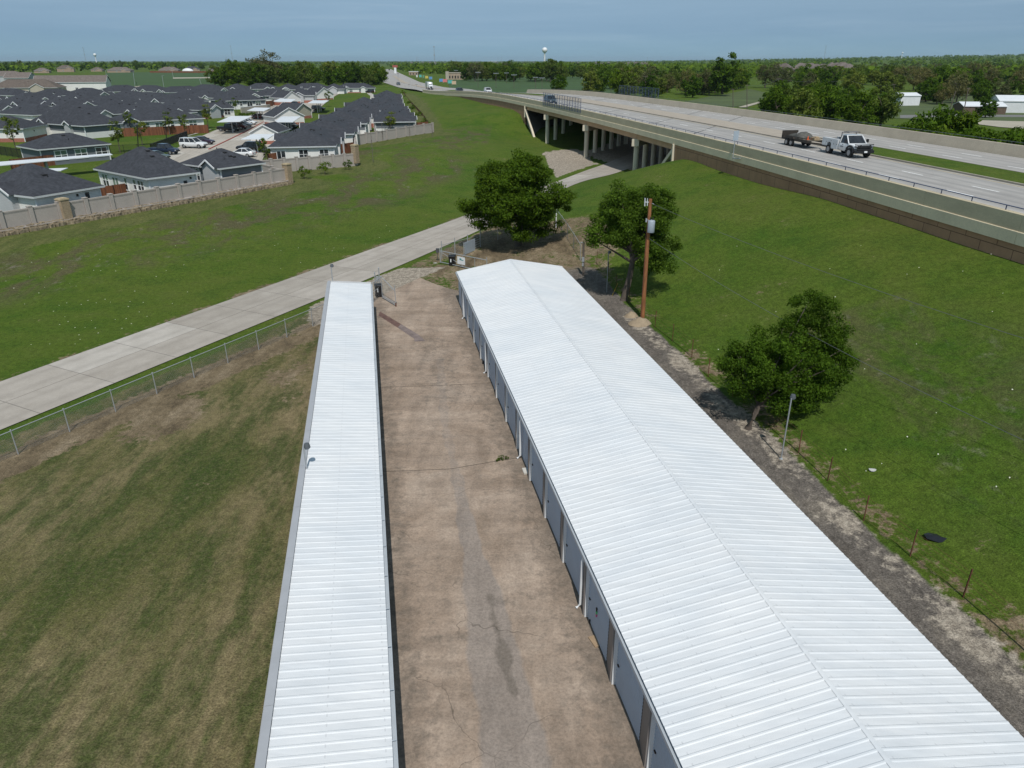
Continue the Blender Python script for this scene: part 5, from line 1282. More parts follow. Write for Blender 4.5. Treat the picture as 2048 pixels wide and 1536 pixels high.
by_eave('grey and white bungalow with double gable porch left of the parked cars', (432, 217), (470, 216), W=11, z0=HZ, up=M_SLG, lo=M_SW, wins=[('f', .4, 1.7, 1.6, .9, 'w')], gables=[('l', 3.4, 4.8, .8, M_SLG)])
by_eave('long dark grey bungalow with a row of white windows behind the trash enclosure', (440, 202), (533, 199), W=12, z0=HZ, up=M_SG, lo=M_SW, wins=[('f', -6.2, 2, 1.3, .9, 'w'), ('f', -3.4, 1.8, 1.3, .9, 'w'), ('f', -1.0, .9, 1.3, .9, 'w'), ('f', 2.2, 1.9, 2, .1, 'p'), ('f', 5.4, 1.9, 1.3, .9, 'w')], gables=[('f', 6.5, 3.4, -1.6, M_SLG), ('b', 2, 4, .5, M_SLG)])
# the two long rows on the right of the estate, stepping back along the footpath
hw = Vector((.985, .17, 0)); hb = Vector((-.17, .985, 0)); yawr = math.atan2(hw.y, hw.x)
A0 = at_z(535, 294, 4.75); A1 = at_z(672, 292, 4.75); wA = (A1 - A0).length
names = ['white bungalow facing the lawn with red brown fence, first of the long stepped row', 'second bungalow of the long stepped row, beside the pale garages', 'third bungalow of the stepped row along the winding footpath', 'fourth bungalow of the stepped row along the winding footpath', 'last bungalow of the stepped row, by the black parked jeep']
s = 0
for i, nm in enumerate(names):
    Lr = (23, 26, 27, 28, 30)[i]; c = A0.lerp(A1, .5) + hb * (s + Lr / 2) + hw * (0, 2.4, 4.6, 7.0, 8.5)[i]; s += Lr - 1.4
    hip_house(nm, c, yawr + math.pi / 2, Lr, wA, HZ + .05 * i, up=(M_SW, M_SW, M_SG, M_SW, M_SW)[i], lo=(None, None, M_SW, None, None)[i], band=M_BR if i in (1, 3) else None, vents=8,
              wins=[('l', 3.6, 1.4, 1.9, .1, 'p'), ('l', -.1, 1.5, 1.45, .7, 'w'), ('l', -3.5, 1.5, 1.45, .7, 'w')] if i == 0 else [('f', -6, 1.2, 1.3, .9, 'w'), ('f', 4, 1.2, 1.3, .9, 'w')],
              gables=[('f', -Lr * .3, 3.2, .7, M_SW), ('f', Lr * .12, 3.4, 1.0, M_SLG), ('b', Lr * .1, 3.6, .5, M_SW)])
B0 = at_z(752, 244, 4.75); B1 = at_z(827, 243, 4.75); wB = (B1 - B0).length; s = 0
names = ['grey and white bungalow with blank end wall, first of the row beside the green embankment', 'second bungalow of the row beside the green embankment', 'third bungalow of the row beside the green embankment', 'fourth bungalow of the row beside the green embankment', 'last bungalow of the row beside the green embankment']
for i, nm in enumerate(names):
    Lr = 29; c = B0.lerp(B1, .5) + hb * (s + Lr / 2) + hw * (0, -.6, -1.2, -.8, -.2)[i] - hb.orthogonal() * 0; s += Lr - 2.4
    hip_house(nm, c, yawr + math.pi / 2, Lr, wB + 1.2, HZ + .1 * i, up=M_SG, lo=M_SW, vents=6, wins=[('b', 4, 1.4, 1.4, .8, 'w'), ('f', 3, 1.4, 1.4, .8, 'w')], gables=[('f', -8, 3, .5, M_SW), ('f', 5, 3, .5, M_SLG), ('b', 0, 3, .4, M_SW)])
q = at_z(835, 236, 4.75)
# packed rows further back: one roofscape of individual houses
rows = [((20, 176), 0), ((107, 177), 1), ((175, 176), 0), ((241, 170), 1), ((300, 170), 0), ((360, 171), 1), ((415, 169), 0), ((472, 167.5), 1), ((522, 166.5), 0), ((575, 167), 1), ((620, 166), 0), ((667, 166), 1), ((710, 165), 0),
        ((45, 192), 0), ((130, 193), 0), ((222, 190), 1), ((302, 185), 0), ((352, 187), 1), ((425, 180), 0), ((480, 178), 0), ((385, 178), 1), ((260, 181), 0), ((70, 184), 1), ((165, 184), 0),
        ((65, 206), 0), ((150, 207), 0), ((235, 203), 1), ((300, 205), 0), ((375, 198), 0), ((-30, 200), 0), ((-40, 185), 1), ((545, 177), 0), ((600, 176), 1)]
gm = [M_SW, M_SG, M_SLG]
for i, ((px, py), o) in enumerate(rows):
    c = at_z(px, py, 7.3); L_, W_ = random.uniform(17, 23), random.uniform(11.5, 13.5); ry = math.atan2(RD.y, RD.x) if o else math.atan2(RD.y, RD.x) + math.pi / 2
    where = 'in the back row before the wood' if py < 172 else ('in the middle rows' if py < 194 else 'in the packed rows behind the fenced lawn')
    if px > 440: ry = yawr + (math.pi / 2 if o else 0)
    wl_ = [('f', random.uniform(-6, -2), 1.6, 1.3, .9, 'w'), ('f', random.uniform(1, 6), 1.6, 1.3, .9, 'w'), ('r', 0, 1.4, 1.3, .9, 'w'), ('l', 1, 1.4, 1.3, .9, 'w'), ('b', 2, 1.5, 1.3, .9, 'w')]
    hip_house('dark roofed bungalow with small white gables packed %s' % where, c, ry, L_, W_, HZ, eh=2.75, pitch=.4, up=gm[i % 3], lo=M_SW if i % 2 else None, band=M_BR if i % 4 == 0 else None, wins=wl_, vents=4, detail=False,
              gables=[(random.choice('fb'), random.uniform(-5, 5), random.uniform(2.6, 4), random.uniform(-.6, .8), M_SW), (random.choice('lr'), random.uniform(-1.5, 1.5), random.uniform(2.6, 4), random.uniform(-.2, .8), M_SLG), (random.choice('fb'), random.uniform(-6, 6), random.uniform(3, 4.6), .4, M_SW), ('f', random.uniform(-7, 7), random.uniform(3, 4.2), .5, M_SW), ('l', 0, 4.4, .5, M_SLG)], group='packed bungalows of the estate')
# little garages with white gables
def garage(label, l, rr_, depth, wall=M_SW):
    A, B = at_z(*l, HZ + 2.4), at_z(*rr_, HZ + 2.4); u = (B - A); W = u.length; u.normalize(); v = Vector((-u.y, u.x, 0)); v = v if v.y > 0 else -v
    c = (A + B) / 2 + v * depth / 2
    return hip_house(label, c, math.atan2(v.y, v.x), depth, W, HZ, eh=2.4, pitch=.5, up=wall, band=M_BR, gable_ends=True, name='garage', cat='garage', group='small gabled garages', vents=0, oh=.3, wins=[('f', 1, .6, .6, 1.4, 's')])
garage('white gabled garage with red brick base behind the first white carport', (497, 265), (556, 265), 9)
garage('white gabled garage between the two parked car canopies', (548, 234), (610, 231), 8)
garage('plain white gabled garage further up the street behind two others', (590, 222), (625, 219), 8, M_ST)
garage('small white gabled garage at the left side of the far street', (567, 196), (602, 194), 8)
garage('white gabled garage at the far end of the street', (630, 190), (668, 188), 8)
# carports: thin white canopies on posts
M_CANO = roof_mat('carport_metal', (.78, .79, .80), .4)
def carport(label, pts, z=2.75, posts=True, tilt=(0, 0, 0, 0)):
    q = [at_z(*p, HZ + z + t) for p, t in zip(pts, tilt)]; c = sum(q, Vector()) / 4
    r = thing('carport', label, 'carport', (c.x, c.y, HZ), 0, 'white flat carports'); b = MB()
    lo = [p - Vector((0, 0, .09)) for p in q]; b.add(q + lo, [[0, 1, 2, 3], [7, 6, 5, 4], [0, 4, 5, 1], [1, 5, 6, 2], [2, 6, 7, 3], [3, 7, 4, 0]]); b.build('canopy', M_CANO, r)
    for f in (.18, .5, .82):
        m = q[0].lerp(q[1], f).lerp(q[3].lerp(q[2], f), .5); b = MB(); b.bar((m.x, m.y, h1(m.x, m.y) - .1), (m.x, m.y, m.z - .14), .2, .2); b.build('post', M_TRIM, r)
carport('white carport over the black pickup and dark red car', [(434, 244), (462, 232), (505, 232), (480, 243)])
carport('white carport over the dark red sedan', [(494, 221), (509, 215), (542, 215.5), (528, 222)])
carport('nearest white carport in front of the brick based garage', [(482, 278), (505, 268), (550, 268), (535, 278)])
carport('white carport beside the second garage', [(548, 244), (563, 233), (602, 232.5), (586, 244)])
carport('white carport over the navy pickup up the street', [(547, 202.5), (560, 197), (592, 198.5), (582, 204)])
carport('far white carport above the dark car on the right of the street', [(615, 206), (626, 200.5), (658, 201), (648, 206.5)])
carport('long white ribbed carport roof running in front of the grey bungalow', [(-60, 336.5), (-60, 328), (220, 306.5), (225, 309)], z=2.6)
carport('short white carport roof behind the nearest front row bungalows', [(70, 342), (86, 337.5), (136, 335.5), (122, 341)], z=2.4)
# wooden fences
def wood_mat(name, c):
    m, t, b = nt(name); u = uvn(t); s = sepx(t, u)
    wn = N(t, 'ShaderNodeTexWhiteNoise'); wn.noise_dimensions = '1D'; t.links.new(math_(t, 'FLOOR', math_(t, 'DIVIDE', s[0], .14)), wn.inputs['W'])
    col = ramp(t, wn.outputs['Value'], [(0, [k * .65 for k in c]), (1, [k * 1.25 for k in c])])
    gp = math_(t, 'LESS_THAN', math_(t, 'FRACT', math_(t, 'DIVIDE', s[0], .14)), .1); col = mix(t, gp, col, [k * .25 for k in c])
    t.links.new(col, b.inputs['Base Color']); b.inputs['Roughness'].default_value = .85; return m
M_WOOD = wood_mat('cedar_boards', (.20, .075, .035))
def board_fence(label, pts, h=1.8, z=None):
    q = [at_z(*p, HZ if z is None else z) for p in pts]; r = thing('wooden_fence', label, 'fence', q[0], 0, 'red brown wooden fences')
    vs = []; uv = []; s = 0
    for i, p in enumerate(q):
        if i: s += (p - q[i - 1]).length
        vs += [p - Z * .2, p + Z * h]; uv += [(s, 0), (s, h)]
    n = len(vs); off = Vector((.0, .06, 0)); vs += [v + off for v in vs]; uv += uv
    fs = [[2 * i, 2 * i + 2, 2 * i + 3, 2 * i + 1] for i in range(len(q) - 1)] + [[n + 2 * i, n + 2 * i + 1, n + 2 * i + 3, n + 2 * i + 2] for i in range(len(q) - 1)] + [[2 * i + 1, 2 * i + 3, n + 2 * i + 3, n + 2 * i + 1] for i in range(len(q) - 1)]
    Mi = ROOT[r.name]; me = bpy.data.meshes.new('boards'); me.from_pydata([tuple(Mi @ v) for v in vs], [], fs); ul = me.uv_layers.new(name='UVMap')
    for p in me.polygons:
        for li, vi in zip(p.loop_indices, p.vertices): ul.data[li].uv = uv[vi]
    me.materials.append(M_WOOD); o = bpy.data.objects.new('boards', me); C.objects.link(o); o.parent = r
    for p in q: b = MB(); b.bar(p - Z * .2 - off * .9, p + Z * (h + .03) - off * .9, .1, .1); b.build('post', M_WOOD, r)
board_fence('red brown wooden fence in front of the long white bungalow', [(246, 273), (280, 271.5), (330, 269), (380, 266.5), (418, 265)])
board_fence('dark red brown fence between the first row bungalow and the boundary wall', [(538, 331), (600, 322), (660, 313), (709, 305)], 1.9, 1.9)
board_fence('red brown fence right of the first row bungalow by the tall stone pillar', [(672, 309), (680, 296), (690, 288), (708, 292)], 1.9)
board_fence('brown fence behind the long white carport', [(25, 341), (90, 333), (185, 322)], 1.7)
board_fence('red brown fence at the end of the row by the green embankment', [(826, 262), (857, 259), (848, 243)], 1.9)
board_fence('brown fence corner between the two white front row bungalows', [(205, 401), (232, 397), (262, 392)], 1.7, 1.6)
board_fence('red brown fence below the dark grey windowed bungalow', [(480, 216), (520, 214), (545, 211), (552, 205)])
board_fence('long red brown fence behind the last row bungalows by the embankment', [(846, 240), (830, 222), (818, 208), (806, 190)], 1.9)
board_fence('red brown fence beyond the crop field by the brown roofs', [(300, 145.5), (440, 146)], 2.4, 1.5)
# black railing around the lawn
M_RAILK = mesh_mat('railing_black', (.012, .012, .014), .14, .28, False)
def railing(label, pts, h=1.7, gaps=True, dense=False):
    q = [at_z(*p, HZ) for p in pts]; r = thing('metal_railing', label, 'railing', q[0], 0, 'black railings around the lawn')
    for a, b_ in zip(q[:-1], q[1:]):
        n = max(1, round((b_ - a).length / 2.6))
        for i in range(n + 1): m = MB(); p = a.lerp(b_, i / n); m.bar(p - Z * .1, p + Z * h, .07, .07); m.build('post', M_BLACK, r)
        m = MB(); m.bar(a + Z * (h - .1), b_ + Z * (h - .1), .05, .06); m.bar(a + Z * .2, b_ + Z * .2, .05, .06); m.build('rail', M_BLACK, r)
        m = MB(); k = int((b_ - a).length / .16)
        for i in range(k): p = a.lerp(b_, (i + .5) / k); m.bar(p + Z * .15, p + Z * (h - .1), .03, .03)
        m.build('bars', M_BLACK, r)
railing('black metal railing running up to the parked white car', [(222, 309), (304, 306), (376, 277)])
railing('black metal railing at the left edge beside the brick based bungalow', [(-30, 305), (50, 318)])
# ------------------------------------------------------------------ boundary wall: panels, posts, stone base and pillars
M_PANW = mk('wall_stucco', (.43, .385, .35), .9, .06, .8, bmp=.6, fine=.18)
M_STONE = mk('rubble_stone', (.30, .24, .16), .95, .55, 2.2, bmp=.9, bscale=5, fine=.4)
def wall_run(label, pts, n, h=2.05, stone=True, cat='wall'):
    a, b_ = pts; d = (b_ - a); L = d.length; d.normalize(); nrm = Vector((d.y, -d.x, 0)); rz = math.atan2(d.y, d.x)
    r = thing('boundary_wall', label, cat, a, rz, 'estate boundary walls')
    for i in range(n + 1):
        p = a + d * (L * i / n); z = h1(p.x, p.y) + .15
        m = MB(); m.box(p + Z * (z - p.z + h / 2 + .05), (.44, .44, h + .2), rz); m.box(p + Z * (z - p.z + h + .17), (.5, .5, .08), rz); m.build('post', M_PANW, r)
        if i < n:
            q = a + d * (L * (i + .5) / n); zz = h1(q.x, q.y) + .15; w = L / n - .5
            m = MB(); m.box(q + Z * (zz - q.z + h / 2 - .15), (w, .16, h + .1), rz); pn = m.build('panel', M_PANW, r)
            m = MB(); m.box(q + Z * (zz - q.z + h - .06), (w, .24, .16), rz); m.box(q + Z * (zz - q.z + h - .22), (w, .2, .05), rz); m.build('coping', M_PANW, pn)
    if stone:
        m = MB(); k = int(L / .35); rr = random.Random(5)
        for i in range(k):
            for j in range(3):
                p = a + d * (L * (i + rr.random()) / k) + nrm * (.35 + .28 * j + rr.uniform(-.08, .08)); z = h1(p.x, p.y)
                m.box((p.x, p.y, z + .38 - .13 * j), (rr.uniform(.28, .5), rr.uniform(.25, .4), rr.uniform(.3, .5)), rz + rr.uniform(-.5, .5), )
        m.build('stone_base', M_STONE, r)
        m = MB(); m.bar(a + nrm * .35 + Z * (h1(a.x, a.y) - a.z + .5), b_ + nrm * .35 + Z * (h1(b_.x, b_.y) - b_.z + .5), .5, .12); m.build('ledge', M_PANW, r)
    return r
wall_run('long pale panel wall on a rubble stone base from the left edge to the corner pillar', [WALL_A[0], WALL_A[2]], 15)
wall_run('middle pale panel wall behind the three shrubs', WALL_B, 8, 1.9, False)
wall_run('far pale panel wall from the tall pillar to the embankment foot', WALL_C, 8, 1.9, False)
p, q = at_z(712, 326, 1.8), at_z(712, 292, 1.9); wall_run('short pale wall return behind the tall stone pillar', [p, q], 3, 1.9, False)
p, q = at_z(576, 368, 1.2), at_z(520, 347, 1.8); wall_run('short low wall return left of the corner pillar', [p, q], 2, 1.6, False)
M_PILLS = brick_mat('pillar_stone', (.34, .25, .15), (.24, .17, .1), (.4, .35, .28))
def pillar(px, py, h, label, z):
    p = at_z(px, py, z); r = thing('stone_pillar', label, 'pillar', p, math.atan2(RD.y, RD.x), 'stone wall pillars'); m = MB(); m.box((0, 0, h / 2), (.95, .95, h)); m.build('shaft', M_PILLS, r, world=False)
    m = MB(); m.box((0, 0, h + .06), (1.06, 1.06, .14)); m.box((0, 0, h + .16), (.8, .8, .08)); m.build('cap', mk('pillar_cap_%d' % px, (.42, .34, .22), .9, .2, 3), r, world=False)
pillar(136, 448, 2.7, 'rough stone pillar set in the long wall near the left edge', 1.2)
pillar(578, 368, 2.8, 'rough stone pillar at the near corner of the long wall', 1.2)
pillar(712, 326, 2.9, 'stone pillar where the middle wall turns by the bare saplings', 1.8)
# street, parking, paths
M_LOT = concrete_road('parking_concrete', (.38, .345, .30), (.48, .44, .385), 5, 4)
def draped(name, L, Rr, mat, na=6, off=.1, z=None, n=8):
    def dens(pl):
        q = [at_z(*p, HZ) for p in pl]; out = []
        for a, b in zip(q[:-1], q[1:]): out += [a.lerp(b, i / n) for i in range(n)]
        return out + [q[-1]]
    strip(name, dens(L), dens(Rr), mat, na, off)
draped('street', [(360, 330), (425, 298), (490, 263), (552, 232), (600, 207), (660, 183)], [(520, 330), (533, 305), (562, 262), (606, 236), (634, 215), (690, 183)], M_LOT)
draped('parking_lot', [(330, 312), (372, 286), (425, 262), (478, 243), (535, 212), (560, 200)], [(360, 330), (425, 298), (490, 263), (552, 232), (600, 207), (640, 191)], M_LOT, off=.085)
M_PATH = mk('path_concrete', (.43, .40, .35), .85, .08, 1, fine=.1)
pl = [(731, 274), (727, 270), (718, 258), (721, 246), (729, 234), (733, 221), (740, 212), (746, 204), (746, 196), (738, 189)]
q = [at_z(*p, HZ) for p in pl]; draped_L = [a - Vector((1.2, 0, 0)) for a in q]; draped_R = [a + Vector((1.2, 0, 0)) for a in q]; strip('footpath', draped_L, draped_R, M_PATH, 2, .09)
for pl in ([(716, 262), (703, 266), (699, 272)], [(722, 243), (742, 243)], [(722, 238), (742, 238)], [(724, 232), (744, 231)], [(752, 262), (748, 245), (746, 232), (750, 218), (757, 208)]):
    q = [at_z(*p, HZ) for p in pl]; e = Vector((.0, .45, 0)) if abs(pl[0][1] - pl[-1][1]) < 3 else Vector((.4, .1, 0)); strip('footpath', [a - e for a in q], [a + e for a in q], M_PATH, 1, .095)
for pl in ([(45, 250), (62, 258), (68, 266), (100, 271)], [(375, 271), (425, 258), (470, 255)], [(374, 279), (412, 272), (440, 258)], [(300, 279), (340, 275), (420, 270)], [(48, 281), (95, 278)]):
    q = [at_z(*p, HZ) for p in pl]; e = Vector((.3, .6, 0)); strip('footpath', [a - e for a in q], [a + e for a in q], M_PATH, 1, .08)
b = MB(); q = [at_z(*p, HZ) for p in ((418, 300), (455, 281), (490, 263), (520, 248), (551, 233), (554, 231), (548, 229), (520, 231))]
for a, b_ in zip(q[:-1], q[1:]): b.bar((a.x, a.y, h1(a.x, a.y) + .12), (b_.x, b_.y, h1(b_.x, b_.y) + .12), .25, .18)
o = b.build('red_kerb', mk('red_kerb_paint', (.36, .07, .05), .8, .2, 2)); o['kind'] = 'structure'
e0, e1 = at_z(483, 228, HZ), at_z(535, 222, HZ); r = thing('trash_enclosure', 'low tan walled trash enclosure beside the dark red sedan carport', 'enclosure', e0)
b = MB(); b.bar(e0 + Z * 1, e1 + Z * 1, .25, 2); b.bar(e0 + Z * 1, e0 + Vector((-.5, 5, 1)), .25, 2); b.bar(e1 + Z * 1, e1 + Vector((-.5, 5, 1)), .25, 2); b.build('wall', M_ST, r); b = MB(); b.bar(e0 + Z * 2.05, e1 + Z * 2.05, .32, .1); b.build('coping', M_TRW, r)
# street lights, small trees and shrubs of the estate
def slight(px, py, pty, label):
    p = at_z(px, py, HZ); t_ = at_y(px - 3, pty, p.y); r = thing('lamp_post', label, 'lamp post', p, 0, 'dark lamp posts of the estate'); m = MB(); m.tube([p, t_], .09, 6); m.build('pole', M_BLACK, r); m = MB(); m.box(t_, (.5, .3, .12)); m.build('lamp_head', M_BLACK, r)
slight(277, 304, 251, 'tall dark lamp post rising from the railed lawn'); slight(333, 279, 236, 'tall dark lamp post in front of the red brown fence'); slight(276, 186, 165, 'small dark lamp post by the sandy track beyond the back roofs')
for i, (px, py, pyt) in enumerate(((270, 172, 143), (328, 175, 151), (403, 171, 158), (347, 156, 138), (215, 166, 140))):
    p = g(px, py); t_ = at_y(px - 4, pyt, p.y); m = MB(); m.tube([p, t_], .14, 6); m.bar(t_, t_ + Vector((1.5, 0, .2)), .1, .1); tag(m.build('lamp_post', M_GALV), 'pale lamp post along the crop field behind the dark roofs', 'lamp post', 'pale lamp posts by the crop field')
def yt(px, py, s, lab, key='young', z=HZ, nm='young_tree', cat='tree', sz=1.0): plant(key, at_z(px, py, z), s, lab, 'young trees and shrubs of the estate', nm, cat, sz)
yt(120, 268, 1.3, 'bright green young tree beside the grey bungalow porch'); yt(263, 268, 1.2, 'thin young tree before the left end of the red fence'); yt(340, 269, 1.3, 'young tree against the white windowed wall'); yt(371, 270, 1.25, 'olive young tree near the right end of the red fence', 'young')
yt(417, 256, 1.3, 'pale yellow green young tree beside the carport'); yt(285, 290, 1.3, 'young tree inside the black railing'); yt(241, 305, 1.5, 'young tree near the left part of the black railing'); yt(32, 300, 1.4, 'dark young tree in front of the brick based bungalow'); yt(473, 224, 1.2, 'bright young tree left of the trash enclosure'); yt(443, 228, 1.1, 'young tree by the double gable porch')
yt(781, 269, 1.35, 'green young tree against the grey end wall by the embankment', 'young'); yt(657, 211, 1.6, 'dark spiky young tree by the far carport', 'dark', sz=.75) if False else yt(657, 211, 1.2, 'dark young tree by the far carport'); yt(677, 187, 1.2, 'young tree at the end of the street'); yt(492, 203, 1.1, 'young tree before the dark grey windowed wall'); yt(566, 205, 1.1, 'young tree beside the navy pickup carport')
yt(533, 333, 1.0, 'leafy young tree at the fence corner behind the boundary wall')
for px, py, lab in ((608, 354, 'open grey green shrub, left of the three before the middle wall'), (650, 345, 'round green shrub, middle one of the three before the middle wall'), (697, 335, 'thin shrub, right one of the three before the middle wall')): yt(px, py, 1.25 if px != 697 else 1.1, lab, 'shrub', 1.6, 'shrub', 'shrub')
for i in range(7): yt(480 + i * 5, 232 - i * .3, .8, 'clipped shrub in the low hedge before the trash enclosure', 'shrub', HZ, 'shrub', 'shrub')
for i, (px, py) in enumerate(((810, 200), (817, 212), (826, 224), (836, 236), (850, 252), (856, 262), (806, 190))): yt(px, py, 1.6, 'dark shrub beside the long fence at the foot of the embankment', 'shrub', 2.2, 'shrub', 'shrub')
M_TWIG = mk('bare_twigs', (.16, .14, .12), .9, .2, 3)
def bare(px, py, pty, lab):
    p = at_z(px, py, 1.8); t_ = at_y(px, pty, p.y); hh = t_.z - p.z; r = thing('bare_sapling', lab, 'tree', p, 0, 'bare saplings by the wall'); rr = random.Random(px); m = MB(); m.tube([(0, 0, -.1), (.03, 0, hh * .5), (0, 0, hh)], .05, 6, .012)
    m.build('trunk', M_TWIG, r, world=False); m = MB()
    for i in range(46):
        z = hh * rr.uniform(.22, .9); a = rr.uniform(0, 6.28); l = rr.uniform(.4, 1.0) * (1.15 - z / hh); e = Vector((math.cos(a) * l * .6, math.sin(a) * l * .6, z + l * 1.1)); m.tube([(0, 0, z), e], .012, 4, .004)
    m.build('twigs', M_TWIG, r, world=False)
bare(746, 322, 262, 'bare twiggy sapling nearest the middle wall end'); bare(766, 286, 243, 'thin bare sapling before the far panel wall'); bare(820, 282, 243, 'bare sapling before the right end of the far panel wall'); bare(865, 280, 240, 'leafless sapling at the embankment foot')
# far houses on the left and toward the horizon
def far_house(px, py, L, W, eh, roof, wall, lab, grp, rz=None, ge=False, z0=1.5, pitch=.55):
    p = g(px, py); return hip_house(lab, Vector((p.x, p.y, 0)), random.uniform(0, 3.1) if rz is None else rz, L, W, p.z - .1, eh=eh, pitch=pitch, roof=roof, up=wall, wins=[('f', -3, 1.4, 1.4, 1, 'w'), ('f', 3, 1.4, 1.4, 1, 'w'), ('l', 0, 1.4, 1.4, 1, 'w'), ('r', 0, 1.4, 1.4, 1, 'w')], vents=2, gable_ends=ge, detail=False, name='house', group=grp, gables=[('f', L * .2, W * .5, .4, wall)] if not ge else ())
M_BRW = brick_mat('tan_brick', (.35, .25, .18), (.3, .2, .14), (.4, .35, .3))
gL = 'older houses beyond the estate'
far_house(150, 183, 38, 13, 5.2, M_SHT, M_SW, 'big white two storey house with grey brown gable roof behind the dark roofs', gL, .25, True)
far_house(60, 186, 34, 15, 3, M_SHB, M_ST, 'long low brown roofed house left of the big white house', gL, .2)
far_house(45, 172, 17, 13, 5.5, M_SHT, M_SLG, 'grey two storey house with a front gable behind the low brown roof', gL, .1, True)
far_house(15, 165, 30, 14, 5, M_SHT, M_SLG, 'grey brown roofed house at the left edge behind the grey gable', gL, .2)
far_house(86, 146, 20, 14, 3.2, M_SHT, M_BRW, 'taupe roofed house among trees left of the brick house', gL, .3)
far_house(133, 144, 24, 16, 5.6, M_SHB, M_BRW, 'tall brown roofed brick house among the left horizon trees', gL, .4)
far_house(196, 143, 18, 14, 3, M_SHB, M_BRW, 'reddish brown house with pale chimney behind the crop field', gL, .2)
far_house(242, 145, 34, 16, 3.2, M_SHT, M_BRW, 'wide taupe roofed house at the edge of the crop field', gL, .1)
far_house(340, 144, 30, 16, 3.2, M_SHT, M_BRW, 'hip roofed taupe house behind the red brown field fence', gL, .15)
far_house(385, 142, 26, 16, 3.2, M_SH, M_BRW, 'dark roofed house behind the pale dome on the field edge', gL, .3)
far_house(430, 143, 22, 14, 3.2, M_SHT, M_BRW, 'taupe roofed house beside the dark wood', gL, .2)
p = g(376, 143.5); b = MB(); b.lathe((0, 0, 0), [(8, -.3), (7.6, 2), (6, 4), (3, 5.2), (.3, 5.6)], 20); r = b.build('dome_tent', M_WHITE, smooth='all'); r.location = p; r.scale = (1.15, .7, .95); tag(r, 'white domed shelter on the far edge of the crop field', 'dome')
pr = None; gF = 'distant brown roofed houses'
def scatter(poly, n, L, hh, lab, mats):
    k = 0; tries = 0; xs = [p[0] for p in poly]; ys = [p[1] for p in poly]; base_ = []
    while k < n and tries < 4000:
        tries += 1; px, py = random.uniform(min(xs), max(xs)), random.uniform(min(ys), max(ys))
        if not inpoly(np.array([px]), np.array([py]), poly)[0]: continue
        if len(base_) < 3:
            h = far_house(px, py, L, L * .75, hh, mats[len(base_) % len(mats)], M_BRW, lab, gF, pitch=.75); base_.append(h)
        else:
            p = g(px, py); copy_tree(base_[k % 3], p, random.uniform(0, 3.1), random.uniform(.85, 1.25))
        k += 1
scatter([(790, 128.5), (1000, 130), (1180, 131), (1180, 126.5), (790, 125.5)], 70, 22, 4, 'distant brown roofed house in the far suburb left of the water tower', [M_SHB, M_SHT, M_SHB])
scatter([(1180, 132), (1300, 134), (1300, 127), (1180, 127)], 22, 22, 4, 'distant brown roofed house in the far suburb right of the water tower', [M_SHB, M_SHT, M_SHB])
scatter([(1550, 146), (1700, 147), (1700, 136), (1550, 136)], 20, 24, 4.2, 'distant taupe roofed house above the right hand wood', [M_SHT, M_SHB, M_SHT])
# ------------------------------------------------------------------ vehicles
M_TYRE = mk('tyre_rubber', (.015, .015, .016), .85, .1, 5); M_RIM = flat('wheel_rim', (.35, .36, .38), .35, .6); M_CGL = glass_mat('car_glass', (.012, .014, .017))
M_HL = flat('headlight_glass', (.6, .62, .65), .15); M_TL = flat('tail_light', (.35, .02, .02), .3)
def paint(name, c, metal=.0):
    m, t, b = nt(name); b.inputs['Base Color'].default_value = (*c, 1); b.inputs['Roughness'].default_value = .32; b.inputs['Coat Weight'].default_value = .6; b.inputs['Coat Roughness'].default_value = .08; b.inputs['Metallic'].default_value = metal
    t.links.new(mix(t, 1, c, ramp(t, noise(t, pos(t), 2.5, 4), [(.3, .9), (.7, 1.02)]), 'MULTIPLY'), b.inputs['Base Color']); return m
PNT = {k: paint('paint_' + k, c) for k, c in {'white': (.72, .73, .74), 'black': (.012, .012, .014), 'navy': (.012, .02, .05), 'plum': (.03, .012, .03), 'maroon': (.10, .012, .016), 'silver': (.38, .40, .42), 'grey_green': (.09, .12, .11), 'slate': (.05, .07, .085), 'orange': (.4, .09, .02)}.items()}
def wheel(r, x, y, rad=.33, w=.22):
    s = 1 if y > 0 else -1; m = MB(); m.tube([(x, y - w / 2, rad), (x, y + w / 2, rad)], rad, 18); wh = m.build('wheel', M_TYRE, r, world=False)
    m = MB(); m.tube([(x, y + s * (w / 2 - .03), rad), (x, y + s * (w / 2 + .012), rad)], rad * .58, 12); m.build('rim', M_RIM, wh, world=False)
def loft(m, st):
    """st: (x, zb, zt, w) -> body shell with rounded shoulders"""
    vs = []; k = 10
    for x, zb, zt, w in st:
        h = zt - zb
        half = [(w * .86, zb), (w, zb + h * .22), (w, zb + h * .62), (w * .96, zb + h * .88), (w * .84, zt)]
        vs += [(x, y, z) for y, z in half] + [(x, -y, z) for y, z in half[::-1]]
    n = len(st); fs = [[i * k + j, i * k + (j + 1) % k, (i + 1) * k + (j + 1) % k, (i + 1) * k + j] for i in range(n - 1) for j in range(k)] + [list(range(k))[::-1], [(n - 1) * k + j for j in range(k)]]
    return m.add(vs, fs)
